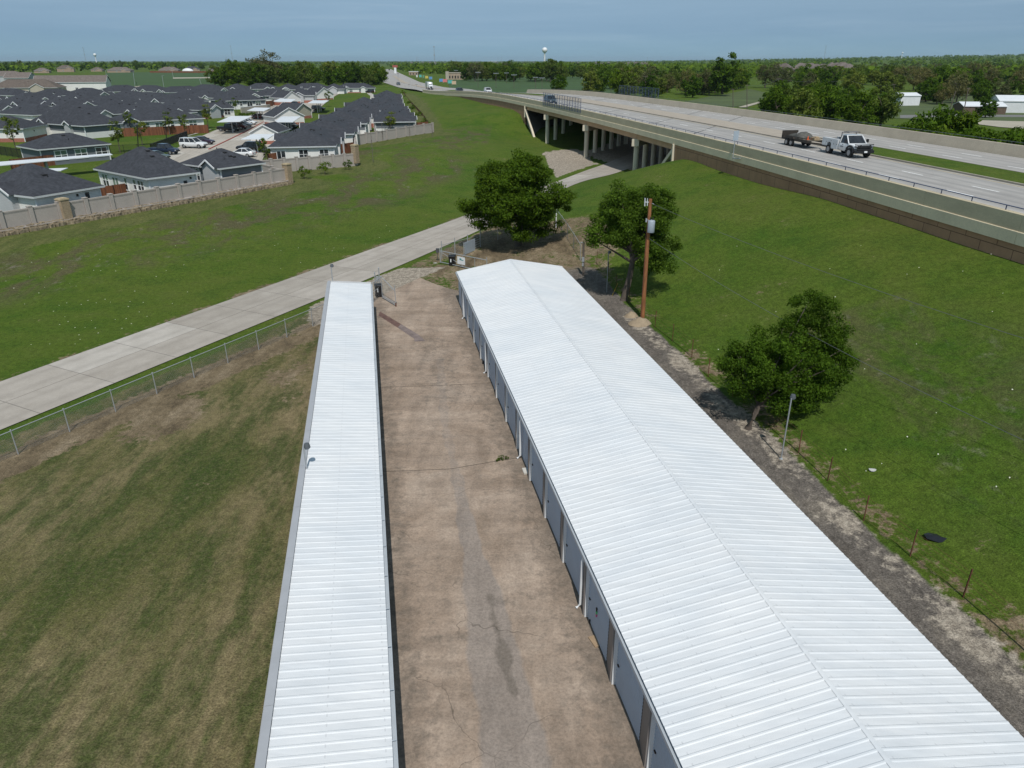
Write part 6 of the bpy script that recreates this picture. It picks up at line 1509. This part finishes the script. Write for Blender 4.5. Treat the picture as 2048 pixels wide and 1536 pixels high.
SPEC = {
 'sedan': dict(st=[(-2.4, .42, .82, .74), (-2.28, .3, .98, .84), (-1.5, .22, 1.02, .9), (0, .2, .95, .91), (1.1, .22, .93, .9), (2.05, .26, .78, .85), (2.35, .36, .62, .74)], cab=(-1.75, 1.05, -1.0, .2, .96, 1.44, .86, .66), wx=(-1.38, 1.42), wr=.33, wy=.8),
 'suv': dict(st=[(-2.42, .46, 1.0, .84), (-2.34, .34, 1.14, .92), (-1.4, .3, 1.15, .95), (0, .28, 1.12, .96), (1.0, .3, 1.1, .95), (2.1, .34, 1.0, .9), (2.42, .45, .8, .8)], cab=(-2.36, 1.05, -2.12, .3, 1.12, 1.78, .9, .74), wx=(-1.45, 1.5), wr=.38, wy=.84),
 'pickup': dict(st=[(-2.85, .5, 1.1, .9), (-2.8, .42, 1.14, .95), (-.8, .36, 1.14, .96), (0, .34, 1.14, .97), (1.3, .36, 1.14, .96), (2.4, .4, 1.04, .93), (2.75, .5, .85, .84)], cab=(-.85, 1.35, -.62, .62, 1.14, 1.84, .92, .74), wx=(-1.75, 1.75), wr=.4, wy=.86)}
def car(label, kind, col, p, heading, group='parked vehicles', sc_=1.0, name=None):
    S = SPEC[kind]; nm = name or {'sedan': 'car', 'suv': 'car', 'pickup': 'pickup_truck'}[kind]
    r = thing(nm, label, 'car' if kind != 'pickup' else 'pickup truck', p, heading, group); r.scale = (sc_,) * 3
    m = MB(); loft(m, S['st'])
    m.build('body', PNT[col], r, smooth=True, world=False)
    x0, x1, x2, x3, z0, z1, w0, w1 = S['cab']
    m = MB(); m.add([(x0, -w0, z0 - .04), (x1, -w0, z0 - .06), (x1, w0, z0 - .06), (x0, w0, z0 - .04), (x2, -w1, z1 - .03), (x3, -w1, z1 - .03), (x3, w1, z1 - .03), (x2, w1, z1 - .03)], [[0, 1, 5, 4], [1, 2, 6, 5], [2, 3, 7, 6], [3, 0, 4, 7], [4, 5, 6, 7]]); m.build('windows', M_CGL, r, world=False)
    m = MB(); m.box(((x2 + x3) / 2, 0, z1 - .01), (x3 - x2 + .12, 2 * w1 + .06, .07))
    for s in (-1, 1):
        m.bar((x1 + .02, s * w0, z0 - .03), (x3, s * w1, z1 - .02), .07, .06); m.bar((x0, s * w0, z0 - .03), (x2, s * w1, z1 - .02), .12, .06)
        for f in ((.5,) if kind != 'suv' else (.33, .66)): xb = x0 + (x1 - x0) * f; xt = x2 + (x3 - x2) * f; m.bar((xb, s * (w0 + .005), z0 - .03), (xt, s * (w1 + .005), z1 - .02), .09, .04)
    m.build('roof', PNT[col], r, world=False)
    if kind == 'pickup': m = MB(); m.box((-1.83, 0, 1.145), (1.8, 1.5, .02)); m.build('bed_floor', M_BLACK, r, world=False)
    f, b_ = S['st'][-1], S['st'][0]
    for s in (-1, 1):
        m = MB(); m.box((f[0] - .1, s * f[3] * .8, f[2] - .06), (.24, .3, .15)); m.build('headlight', M_HL, r, world=False)
        m = MB(); m.box((b_[0] + .06, s * b_[3] * .86, b_[2] - .1), (.16, .26, .18)); m.build('tail_light', M_TL, r, world=False)
        m = MB(); m.box((x1 - .15, s * (w0 + .12), z0 + .06), (.12, .2, .13)); m.build('mirror', PNT[col], r, world=False)
    m = MB(); m.box((f[0] - .02, 0, f[1] + .12), (.1, f[3] * 1.5, .16)); m.build('grille', M_BLACK, r, world=False)
    for x in S['wx']:
        for s in (-1, 1): wheel(r, x, s * S['wy'], S['wr'])
    return r
def hd(px0, px1):
    a, b = at_z(*px0, HZ), at_z(*px1, HZ); return math.atan2(b.y - a.y, b.x - a.x)
def gp(px, py): p = at_z(px, py, HZ); p.z = h1(p.x, p.y) + .11; return p
e_ = hd((364, 297), (414, 298)); car('white boxy sport utility car parked alone at the railing end', 'suv', 'white', gp(389, 297), e_, sc_=1.08)
car('dark plum sedan parked behind the white boxy car', 'sedan', 'plum', gp(406, 289), e_, sc_=1.05)
car('navy pickup truck parked at the near end of the black railing', 'pickup', 'navy', gp(330, 310), e_)
car('grey green sedan half hidden behind the front row roofs', 'sedan', 'grey_green', gp(314, 321), e_)
car('black sport utility car on the street left of the first row bungalow', 'suv', 'black', gp(500, 304), e_ + math.pi)
car('white sedan mostly hidden behind the dark grey bungalow roof', 'sedan', 'white', gp(486, 315), e_ + math.pi)
car('black pickup truck under the largest white carport', 'pickup', 'black', gp(459, 262), e_); car('dark red sport utility car under the largest white carport', 'suv', 'maroon', gp(476, 258), e_); car('silver car under the right edge of the largest carport', 'sedan', 'silver', gp(488, 253), e_); car('white car beyond the largest carport', 'sedan', 'white', gp(497, 249), e_)
car('dark red sedan under the second white carport', 'sedan', 'maroon', gp(520, 239), e_); car('black sedan parked on its own by the far street lawn', 'sedan', 'black', gp(565, 219), e_); car('navy pickup truck beside the far left carport', 'pickup', 'navy', gp(589, 210), e_)
car('orange car in shade under the carport by the second garage', 'sedan', 'orange', gp(585, 254), e_); car('black car under the carport by the second garage', 'suv', 'black', gp(577, 256), e_); car('black car under the far carport on the right of the street', 'suv', 'black', gp(637, 217), e_)
car('black jeep like car at the far end of the footpath', 'suv', 'black', gp(740, 189), 2.6)
# highway traffic
def on_hw(px, py):
    y = min(np.arange(20, 700, .25), key=lambda q: abs(proj(hpt(q, 12, 0))[0] - px)); return y
def hcar(label, kind, col, y, off, sc_=1.0, toward=True, name=None):
    p = hpt(y, off, .02); d = hdir(y) * (-1 if toward else 1); return car(label, kind, col, p, math.atan2(d.y, d.x), 'cars on the highway', sc_, name)
hcar('white sport utility car driving toward the overpass on the near carriageway', 'suv', 'white', y_on(976, 11.5, .8), 11.5, 1.15)
hcar('dark slate car behind the blue debris fence on the overpass', 'suv', 'slate', y_on(1101, 4.2, .8), 4.2, 1.1)
hcar('black car beyond the white one near the end of the parapet', 'sedan', 'black', y_on(919, 11, .8), 11, 1.5)
hcar('small dark car on the distant highway by the tall lamp post', 'sedan', 'slate', 560, 5, 1.3)
for i, (y, off, c, k) in enumerate(((900, 6, 'silver', 'suv'), (1150, 10, 'white', 'sedan'), (1400, 22, 'black', 'suv'), (1300, 6, 'white', 'pickup'))): hcar('tiny %s vehicle far down the highway' % c if i != 3 else 'tiny white truck far down the highway', k, c, y, off, 1.3, off < 15)
# white tractor unit
yy = y_on(847, 8, 2); P = hpt(yy, 8, .02); d = hdir(yy) * -1
r = thing('semi_truck', 'white semi truck tractor coming down the distant highway', 'truck', P, math.atan2(d.y, d.x))
m = MB(); loft(m, [(-.6, 1.0, 3.2, 1.15), (-.2, .9, 3.7, 1.2), (.8, .9, 3.6, 1.2), (1.3, .9, 2.6, 1.15), (3.2, .8, 2.0, 1.0), (3.5, .8, 1.8, .9)]); m.build('cab', PNT['white'], r, smooth=True, world=False)
m = MB(); m.box((1.22, 0, 2.6), (.2, 1.8, .8)); m.build('windshield', M_CGL, r, world=False); m = MB(); m.box((3.5, 0, 1.3), (.1, 1.2, .8)); m.build('grille', M_BLACK, r, world=False); m = MB(); m.box((-3, 0, 1.0), (5, .9, .3)); m.build('chassis', M_BLACK, r, world=False); m = MB(); m.box((-6.5, 0, 2.4), (9, 2.5, 2.6)); m.build('trailer', PNT['white'], r, world=False)
for x in (2.4, -1.8, -3.1, -9.5): wheel(r, x, 1.0, .5, .35); wheel(r, x, -1.0, .5, .35)
# service truck with utility body, towing a loaded trailer
yT = y_on(1691, 11.6, .8); P = hpt(yT, 11.6, .02); d = hdir(yT) * -1; ang = math.atan2(d.y, d.x)
st = thing('service_truck', 'white service truck with tool box body and black bull bar on the near carriageway', 'truck', P, ang, None); TS = 1.12; st.scale = (TS,) * 3
m = MB(); loft(m, [(.35, .55, 1.28, .98), (.45, .5, 1.32, 1.0), (1.7, .5, 1.32, 1.0), (1.85, .55, 1.3, .99), (2.7, .62, 1.27, .97), (3.1, .7, 1.12, .9)]); m.build('cab', PNT['white'], st, smooth=True, world=False)
m = MB(); m.add([(.4, -.95, 1.28), (1.95, -.95, 1.28), (1.95, .95, 1.28), (.4, .95, 1.28), (.5, -.8, 1.98), (1.25, -.8, 1.98), (1.25, .8, 1.98), (.5, .8, 1.98)], [[0, 1, 5, 4], [1, 2, 6, 5], [2, 3, 7, 6], [3, 0, 4, 7], [4, 5, 6, 7]]); m.build('windows', M_CGL, st, world=False)
m = MB(); m.box((.87, 0, 2.0), (.9, 1.68, .08))
for s in (-1, 1): m.bar((1.97, s * .95, 1.27), (1.27, s * .8, 1.99), .09, .07); m.bar((.45, s * .94, 1.27), (.52, s * .8, 1.99), .3, .07); m.bar((1.25, s * .955, 1.3), (1.05, s * .81, 1.98), .07, .05) if False else None
m.build('roof', PNT['white'], st, world=False)
M_UTIL = mk('utility_body_white', (.62, .63, .64), .5, .1, 2)
for s in (-1, 1):
    m = MB(); y = s * .82
    m.prism([(.25, .55), (.25, 1.5), (-2.6, 1.5), (-2.6, .75), (-1.62, .75), (-1.68, .98), (-1.5, 1.12), (-1.12, 1.12), (-.94, .98), (-.9, .55)], 'y', y - .2, y + .2); bd = m.build('tool_box', M_UTIL, st, world=False)
    for x0, x1, z0, z1 in ((-.82, -.35, .62, 1.4), (-.3, .18, .62, 1.4), (-1.62, -.88, 1.16, 1.44), (-2.55, -1.7, .82, 1.44)):
        m = MB(); yo = y + s * .208; m.box(((x0 + x1) / 2, yo, (z0 + z1) / 2), (x1 - x0, .014, z1 - z0)); dd_ = m.build('tool_door', M_UTIL, bd, world=False); m = MB(); m.box((x1 - .1, yo + s * .012, (z0 + z1) / 2), (.07, .02, .07)); m.build('latch', M_BLACK, bd, world=False)
m = MB(); m.box((-1.2, 0, .95), (2.8, 1.26, .1)); m.box((-2.6, 0, 1.15), (.08, 1.26, .5)); m.box((-1.2, 0, .6), (5.2, .8, .2)); m.build('bed', M_BLACK, st, world=False)
m = MB()
for s in (-1, 1): m.bar((.32, s * .78, 1.3), (.32, s * .78, 2.2), .08, .08)
m.bar((.32, -.82, 2.2), (.32, .82, 2.2), .08, .08); m.bar((.32, -.6, 2.24), (1.2, -.6, 2.24), .07, .07); m.bar((.32, .6, 2.24), (1.2, .6, 2.24), .07, .07); m.box((.8, 0, 2.27), (.5, 1.2, .07)); m.box((-.5, .1, 1.55), (1.1, .5, .18)); m.build('headache_rack', mk('rack_grey', (.16, .15, .15), .6), st, world=False)
m = MB(); m.box((3.14, 0, .98), (.14, 1.5, .42)); m.build('grille', M_BLACK, st, world=False)
m = MB(); m.box((3.25, 0, .62), (.24, 2.0, .28))
for z in (.85, 1.08, 1.28): m.tube([(3.05, -.98, z), (3.32, -.85, z), (3.32, .85, z), (3.05, .98, z)], .045, 6)
for s in (-.5, .5): m.bar((3.32, s, .6), (3.32, s, 1.3), .07, .07)
m.build('bull_bar', M_BLACK, st, world=False)
for s in (-1, 1):
    m = MB(); m.box((3.07, s * .78, 1.08), (.16, .3, .24)); m.build('headlight', M_HL, st, world=False)
    m = MB(); m.box((1.75, s * 1.18, 1.5), (.14, .22, .32)); m.bar((1.75, s * .97, 1.4), (1.75, s * 1.14, 1.45), .05, .05); m.build('mirror', M_BLACK, st, world=False)
    m = MB(); m.tube([(2.35 + .62 * math.cos(a), s * 1.0, .52 + .56 * math.sin(a)) for a in np.linspace(-.1, math.pi + .1, 12)], .11, 6); m.build('fender_flare', M_BLACK, st, world=False)
    wheel(st, 2.35, s * .92, .46, .28); wheel(st, -1.3, s * .86, .44, .36)
    m = MB(); m.box((1.05, s * 1.006, 1.12), (.14, .02, .05)); m.build('door_handle', M_BLACK, st, world=False)
    m = MB(); m.box((.95, s * 1.004, .92), (.5, .012, .13)); m.build('door_decal', mk('decal_grey', (.25, .25, .26), .5), st, world=False)
m = MB(); m.box((3.38, .1, .62), (.02, .32, .16)); m.build('licence_plate', M_WHITE, st, world=False)
yR = y_on(1604, 11.3, .8); P2 = hpt(yR, 11.4, .02); d2 = hdir(yR) * -1
tr = thing('flatbed_trailer', 'dark tandem axle flatbed trailer towed behind the white service truck', 'trailer', P2, math.atan2(d2.y, d2.x)); tr.scale = (1.25, 1.15, 1.15)
M_TRL = mk('dark_trailer_steel', (.035, .027, .02), .7, .35, 3); M_DECKW = mk('trailer_deck', (.10, .085, .065), .9, .3, 3)
m = MB()
for s in (-1, 1): m.bar((-2.5, s * .95, .72), (2.3, s * .95, .72), .12, .26); m.bar((-2.5, s * .98, 1.0), (2.2, s * .98, 1.0), .05, .06)
for x in np.arange(-2.4, 2.3, .75):
    for s in (-1, 1): m.bar((x, s * .98, .72), (x, s * .98, 1.02), .05, .05)
m.bar((2.2, -.9, .66), (4.1, 0, .62), .12, .14); m.bar((2.2, .9, .66), (4.1, 0, .62), .12, .14); m.build('frame', M_TRL, tr, world=False)
m = MB(); m.box((-.1, 0, .8), (4.8, 1.85, .06)); m.build('deck', M_DECKW, tr, world=False)
m = MB(); m.box((-2.56, 0, 1.1), (.08, 1.9, .7)); m.build('ramp_gate', M_TRL, tr, world=False)
for s in (-1, 1):
    m = MB(); m.prism([(-1.75, .78), (-1.6, .98), (-.1, .98), (.05, .78)], 'y', s * 1.0 - .12, s * 1.0 + .12); m.build('fender', M_TRL, tr, world=False)
    for x in (-1.3, -.42): wheel(tr, x, s * 1.02, .36, .22)
m = MB(); n = 18; vs = []; rr = random.Random(2)
for i in range(7):
    x = -1.9 + 2.7 * i / 6; hgt = (.18, .55, .62, .7, .95, .85, .25)[i]
    for j in range(9): a = math.pi * j / 8; vs.append((x + rr.uniform(-.05, .05), .82 * math.cos(a), .82 + hgt * max(0, math.sin(a)) ** .5 + rr.uniform(-.03, .03) * (0 < j < 8)))
m.add(vs, [[i * 9 + j, i * 9 + j + 1, (i + 1) * 9 + j + 1, (i + 1) * 9 + j] for i in range(6) for j in range(8)] + [list(range(9)), [54 + j for j in range(9)][::-1]])
tp = m.build('tarp_load', mk('grey_tarp', (.085, .082, .072), .75, .3, 3), None, smooth='all'); tp.location = P2; tp.scale = (1.25, 1.15, .85); tp.location.z += .25; tp.rotation_euler = (0, 0, math.atan2(d2.y, d2.x)); tag(tp, 'grey tarpaulin covered load on the dark flatbed trailer', 'load')
m = MB(); m.bar((-.3, -.85, .83), (-.3, -.5, 1.62), .05, .02); m.bar((-.3, -.5, 1.62), (-.3, .5, 1.64), .05, .02); m.bar((-.3, .5, 1.64), (-.3, .86, .83), .05, .02); sp = m.build('strap', M_WHITE, tp, world=False)
m = MB(); m.lathe((0, 0, 0), [(.3, 0), (.32, .03), (.12, .06), (.05, .55), (.02, .58)], 12); m.v = [v * .75 for v in m.v]; cn = m.build('traffic_cone', flat('cone_orange', (.75, .12, .02), .5), None); cn.location = P2 + Matrix.Rotation(math.atan2(d2.y, d2.x), 3, 'Z') @ Vector((1.68, -.35, .96)); tag(cn, 'orange traffic cone standing on the front of the flatbed trailer', 'traffic cone')
m = MB(); m.box((0, 0, .15), (.9, .7, .3)); m.box((.1, .1, .36), (.4, .4, .12)); cr = m.build('tool_crate', mk('tan_crate', (.35, .26, .16), .8, .2, 3), None, bevel=.02); cr.location = P2 + Matrix.Rotation(math.atan2(d2.y, d2.x), 3, 'Z') @ Vector((2.2, .3, .955)); cr.rotation_euler = (0, 0, math.atan2(d2.y, d2.x)); tag(cr, 'tan crate of tools on the front of the flatbed trailer', 'crate')
# ------------------------------------------------------------------ things in the distance
def water_tower(px, base_py, top_py, Y, lab):
    p = at_y(px, base_py, Y); t_ = at_y(px, top_py, Y); p.z = h1(p.x, p.y); hgt = t_.z - p.z; R_ = hgt * .14
    r = thing('water_tower', lab, 'water tower', p, 0, 'water towers'); m = MB(); m.lathe((0, 0, 0), [(R_ * .55, 0), (R_ * .34, hgt * .08), (R_ * .3, hgt * .7), (R_ * .42, hgt * .76)], 16); m.build('column', M_WHITE, r, smooth=True, world=False)
    m = MB(); m.lathe((0, 0, hgt - R_), [(R_ * .3, -R_ * .95), (R_ * .8, -R_ * .55), (R_, 0), (R_ * .96, R_ * .3), (R_ * .75, R_ * .68), (R_ * .4, R_ * .92), (.05, R_)], 24); m.build('tank', M_WHITE, r, smooth='all', world=False)
water_tower(1089, 127, 94.5, 1900, 'white water tower with a ball tank rising above the horizon'); water_tower(192, 120, 106.5, 3800, 'tiny white water tower on the left horizon'); water_tower(1804, 111, 104, 5200, 'tiny pale water tower on the right horizon')
def mast(px, base_py, top_py, Y, lab, w=1.2):
    p = at_y(px, base_py, Y); t_ = at_y(px, top_py, Y); p.z = h1(p.x, p.y); r = thing('radio_mast', lab, 'radio mast', p, 0, 'distant masts'); m = MB(); hgt = t_.z - p.z; b3 = [Vector((math.cos(a) * w, math.sin(a) * w, 0)) for a in (0, 2.1, 4.2)]
    for v in b3: m.bar(v, v * .4 + Z * hgt, w * .18, w * .18)
    n = 12
    for i in range(n):
        for k in range(3):
            f0, f1 = i / n, (i + 1) / n; a, b = b3[k], b3[(k + 1) % 3]; m.bar(a * (1 - .6 * f0) + Z * hgt * f0, b * (1 - .6 * f1) + Z * hgt * f1, w * .1, w * .1)
    m.build('lattice', M_GALV, r, world=False)
    m = MB(); m.box((0, 0, hgt * .97), (w * 2.2, w * 2.2, hgt * .03)); m.box((0, 0, hgt * .62), (w * 2, w * 2, hgt * .05)); m.build('antenna', M_GALV, r, world=False)
mast(869, 121, 92, 1500, 'lattice radio mast on the horizon left of the water tower', 1.3); mast(171, 118, 94, 2500, 'thin radio mast on the left horizon', 1.0); mast(465, 118, 91, 2600, 'thin radio mast above the wood at the left', 1.0); mast(1649, 112, 91, 2600, 'thin radio mast on the right horizon', 1.0)
for px in (833, 836, 911, 996, 1003, 1295, 1322, 453): mast(px, 119.5, 113.5, 3500, 'tiny transmission mast on the far horizon', .9)
# buildings beyond the highway
M_TANW = mk('tan_stone_wall', (.36, .28, .21), .9, .15, .6)
def shop(px0, px1, py, top, depth, wall, lab, trim=None, wins=6):
    a, b = g(px0, py), g(px1, py); hgt = at_y(px0, top, a.y).z - a.z; u = (b - a); L = u.length; u.normalize(); v = Vector((-u.y, u.x, 0)); c = (a + b) / 2 + v * depth / 2
    r = thing('shop_building', lab, 'building', (c.x, c.y, a.z), math.atan2(u.y, u.x)); m = MB(); m.box((0, 0, hgt / 2), (L, depth, hgt)); m.build('wall', wall, r, world=False)
    m = MB(); m.box((0, 0, hgt + .2), (L + .6, depth + .6, .5)); m.build('parapet', trim or M_ST, r, world=False)
    for i in range(wins): m = MB(); m.box((-L / 2 + L * (i + .5) / wins, -depth / 2 - .03, hgt * .4), (L / wins * .45, .1, hgt * .4)); m.build('window', M_GLASS, r, world=False)
    return r, L, hgt
r, L, hh = shop(897, 930, 159.5, 146, 14, M_TANW, 'tan stone building with dark windows beyond the highway'); m = MB(); m.box((-L / 2 - 1, -7.4, hh * .62), (3, 1.5, hh * 1.25)); m.build('entrance_tower', M_ST, r, world=False)
shop(818, 836, 150.5, 143.5, 12, M_BRW, 'small shop with a cream canopy beside the far highway', M_WHITE, 3)
p = g(791, 147); t_ = at_y(791, 130, p.y); r = thing('pylon_sign', 'tall white roadside pylon sign with a red top', 'sign', p); m = MB(); m.box(p + Z * (t_.z - p.z) * .35, (3, 1.2, (t_.z - p.z) * .7)); m.build('base', M_WHITE, r); m = MB(); m.box(p + Z * (t_.z - p.z) * .85, (7, 1.5, (t_.z - p.z) * .26)); m.build('sign_panel', flat('sign_red', (.36, .09, .07), .5), r)
p = g(985, 124.8); m = MB(); m.box((0, 0, 8), (100, 40, 16)); m.box((30, 0, 13), (60, 50, 3)); o = m.build('warehouse', M_WHITE); o.location = p; tag(o, 'large plain white warehouse on the horizon left of the water tower', 'building')
p = g(905, 127); m = MB(); m.box((0, 0, 2.5), (32, 16, 5)); o = m.build('warehouse', M_WHITE); o.location = p; tag(o, 'low white roofed building among the far brown roofs', 'building')
for px, py, c, w in ((834, 156, 'white', 2.2), (841, 156, 'teal', 3.5), (847, 157, 'green', 2), (853.5, 158.5, 'yellow', 4), (861.5, 160.5, 'blue', 4), (883, 165.5, 'blue', 5), (890, 166.5, 'pink', 5), (900.5, 169, 'teal', 5), (908, 171, 'cream', 4.5)):
    p = g(px, py); cc = {'white': (.7, .7, .7), 'teal': (.1, .45, .4), 'green': (.1, .35, .2), 'yellow': (.6, .5, .1), 'blue': (.12, .3, .6), 'pink': (.65, .2, .2), 'cream': (.6, .45, .3)}[c]
    r = thing('banner', '%s banner on posts along the verge beyond the far highway' % c if c not in ('teal', 'blue') or px in (841, 853.5, 861.5) else 'larger %s banner nearer the parapet on the verge' % c, 'banner', p, .3, 'coloured banners on the verge'); m = MB(); m.box((0, 0, 1.9), (w * .7, .1, 2.2)); m.build('cloth', bpy.data.materials.get('banner_' + c) or flat('banner_' + c, cc, .6), r, world=False); m = MB()
    for s in (-1, 1): m.bar((s * w * .35, 0, 0), (s * w * .35, 0, 3.1), .12, .12)
    m.build('post', M_GALV, r, world=False)
# lamp and power poles beyond the highway
def fpole(px, py, top, lab, mat, arm=1.6, fl=True, lean=0):
    p = g(px, py); t_ = at_y(px + lean, top, p.y); r = thing('field_pole', lab, 'pole', p, 0, 'poles beyond the highway'); m = MB(); m.tube([p, t_], .16, 6, .12); m.build('pole', mat, r)
    m = MB(); m.bar(t_ + Vector((-arm, 0, -.1)), t_ + Vector((arm, 0, -.1)), .18, .2)
    if fl:
        for s in (-1, -.35, .35, 1): m.box(t_ + Vector((s * arm * .9, -.15, .15)), (.5, .3, .35))
    m.build('floodlight' if fl else 'cross_arm', M_GALV if fl else M_POLED, r)
for px, py, top in ((956, 175, 145), (992, 176, 147), (1028, 177, 150), (1071, 178, 155), (1084, 179, 156), (982, 153, 146), (1013, 167, 146), (1115, 181, 157), (1167, 182, 158), (1222, 190, 162), (912, 163, 141)): fpole(px, py, top, 'dark pole with a bar of floodlights beside the green field', M_POLED)
for px, py, top in ((796, 171, 147), (818, 176, 169), (833, 176, 169)): fpole(px, py, top, 'thin pole at the near edge of the far highway', M_GALV, .8, False)
fpole(1291, 200, 152, 'pale wooden pole standing in the wood behind the far debris fence', M_POLED, 1, False); fpole(1466, 218, 178, 'dark pole at the left end of the grassy slope', M_POLED, .6, False); fpole(1494, 222, 170, 'dark wooden pole at the edge of the grassy slope', M_POLED, .6, False); fpole(1557, 200, 157, 'wooden power pole with a cross arm above the dark trees', M_POLED, 1.4, False); fpole(1697, 195, 158, 'power pole cluster beside the pale track', M_POLED, 1.6, False); fpole(1788, 205, 168, 'short power pole behind the trees left of the white shed', M_POLED, 1, False)
fpole(1897, 229, 183, 'slanting dark power pole on the mown grass', M_POLED, .2, False, 14); fpole(1924, 240, 176, 'taller slanting dark power pole nearer the road', M_POLED, .5, False, 13)
def fwire(a, b, lab):
    wire(lab, a, b, 1.2, 12, .045, 'distant power lines')
pa, pb_, pc, pd = at_y(1494, 171, g(1494, 222).y), at_y(1557, 158, g(1557, 200).y), at_y(1697, 160, g(1697, 195).y), at_y(1788, 170, g(1788, 205).y)
fwire(pa, pb_, 'power line from the slope edge pole to the cross arm pole'); fwire(pb_, pc, 'power line sagging between the cross arm pole and the pole cluster'); fwire(pc, pd, 'power line from the pole cluster toward the white shed')
# sheds at the right
M_SHED = mk('shed_white_metal', (.68, .69, .70), .5, .06, 1)
def shed(c, a, W, eh, lab, wall=M_SHED, roof=None, pitch=.25, z0=1.5):
    Cc, A = g(*c), g(*a); u = A - Cc; L = u.length; u.normalize(); v = Vector((-u.y, u.x, 0)); v = v if v.y > 0 else -v; ctr = (Cc + A) / 2 + v * W / 2
    return hip_house(lab, ctr, math.atan2(u.y, u.x), L + .6, W, Cc.z - .1, eh=eh, pitch=pitch, up=wall, roof=roof or M_CANO, gable_ends=True, name='shed', cat='shed', group='sheds right of the highway', vents=0, oh=.2, detail=False)
shed((1800, 212), (1838, 211.5), 9, 4.2, 'plain white metal shed on the pasture behind the trees')
shed((1846, 202), (1868, 201), 9, 2.8, 'dark open barn right of the white shed', mk('dark_barn', (.04, .032, .025), .9), M_SHB)
r = shed((1866, 203), (1888, 202), 7, 1.6, 'collapsed brown shack with a sagging roof', mk('shack', (.14, .1, .07), .9), M_SHB, .5)
shed((1925, 229), (2010, 229.5), 10, 2.9, 'low house with a pale metal hip roof behind the spreading tree', mk('brown_wall', (.12, .085, .06), .9)); shed((1995, 226), (2110, 227), 14, 4.2, 'long white metal building at the right edge')
P = g(1970, 236); plant('dark', P, .8, 'spreading dark tree in front of the pale roofed house', 'lone trees', sz=.85)
M_GRAVRD = mk('gravel_road', (.40, .36, .29), .95, .12, .3, fine=.15)
def dr(name, L, Rr, mat, na=4, off=.14):
    n = 10
    def dens(pl):
        q = [g(*p) for p in pl]; out = []
        for a, b in zip(q[:-1], q[1:]): out += [a.lerp(b, i / n) for i in range(n)]
        return out + [q[-1]]
    strip(name, dens(L), dens(Rr), mat, na, off)
dr('country_road', [(1800, 231), (1900, 229), (2060, 231)], [(1800, 237), (1900, 233.5), (2060, 235)], mk('old_asphalt', (.17, .165, .16), .9, .1, .5)); dr('gravel_lot', [(1905, 240), (1970, 241.5), (2100, 245)], [(1960, 250), (2000, 255), (2100, 262)], M_GRAVRD)
dr('dirt_track', [(1475, 215), (1530, 201), (1546, 196)], [(1492, 215), (1540, 201), (1553, 196)], M_GRAVRD); dr('dirt_track', [(1681, 210), (1685, 200), (1694, 185)], [(1692, 210), (1693, 200), (1699, 185)], M_GRAVRD)
dr('dirt_track', [(250, 178), (262, 174), (280, 172)], [(275, 178), (276, 175), (284, 173)], M_GRAVRD); dr('dirt_track', [(346, 157.5), (420, 156.5)], [(346, 155.2), (420, 154.6)], M_GRAVRD)
dr('grass_slope', [(1345, 209), (1420, 193), (1500, 178)], [(1440, 215), (1500, 211), (1552, 190)], M_PASTURE, 6, .1)
dr('service_road', [(850, 181.5), (880, 173), (866, 166)], [(866, 182), (905, 176), (880, 166)], M_LOT, 4, .12) if False else None
# ------------------------------------------------------------------ the air
m, t, b = nt('haze_air'); t.nodes.remove(b); pv = N(t, 'ShaderNodeVolumePrincipled'); pv.inputs['Density'].default_value = 3.5e-5; pv.inputs['Color'].default_value = (.7, .86, 1.0, 1); pv.inputs['Anisotropy'].default_value = .2
t.links.new(pv.outputs[0], t.nodes['Material Output'].inputs['Volume'])
b = MB(); b.box((0, 11800, 45), (33000, 25000, 100)); o = b.build('haze', m); o['kind'] = 'stuff'; o['label'] = 'thin pale haze over the whole landscape'
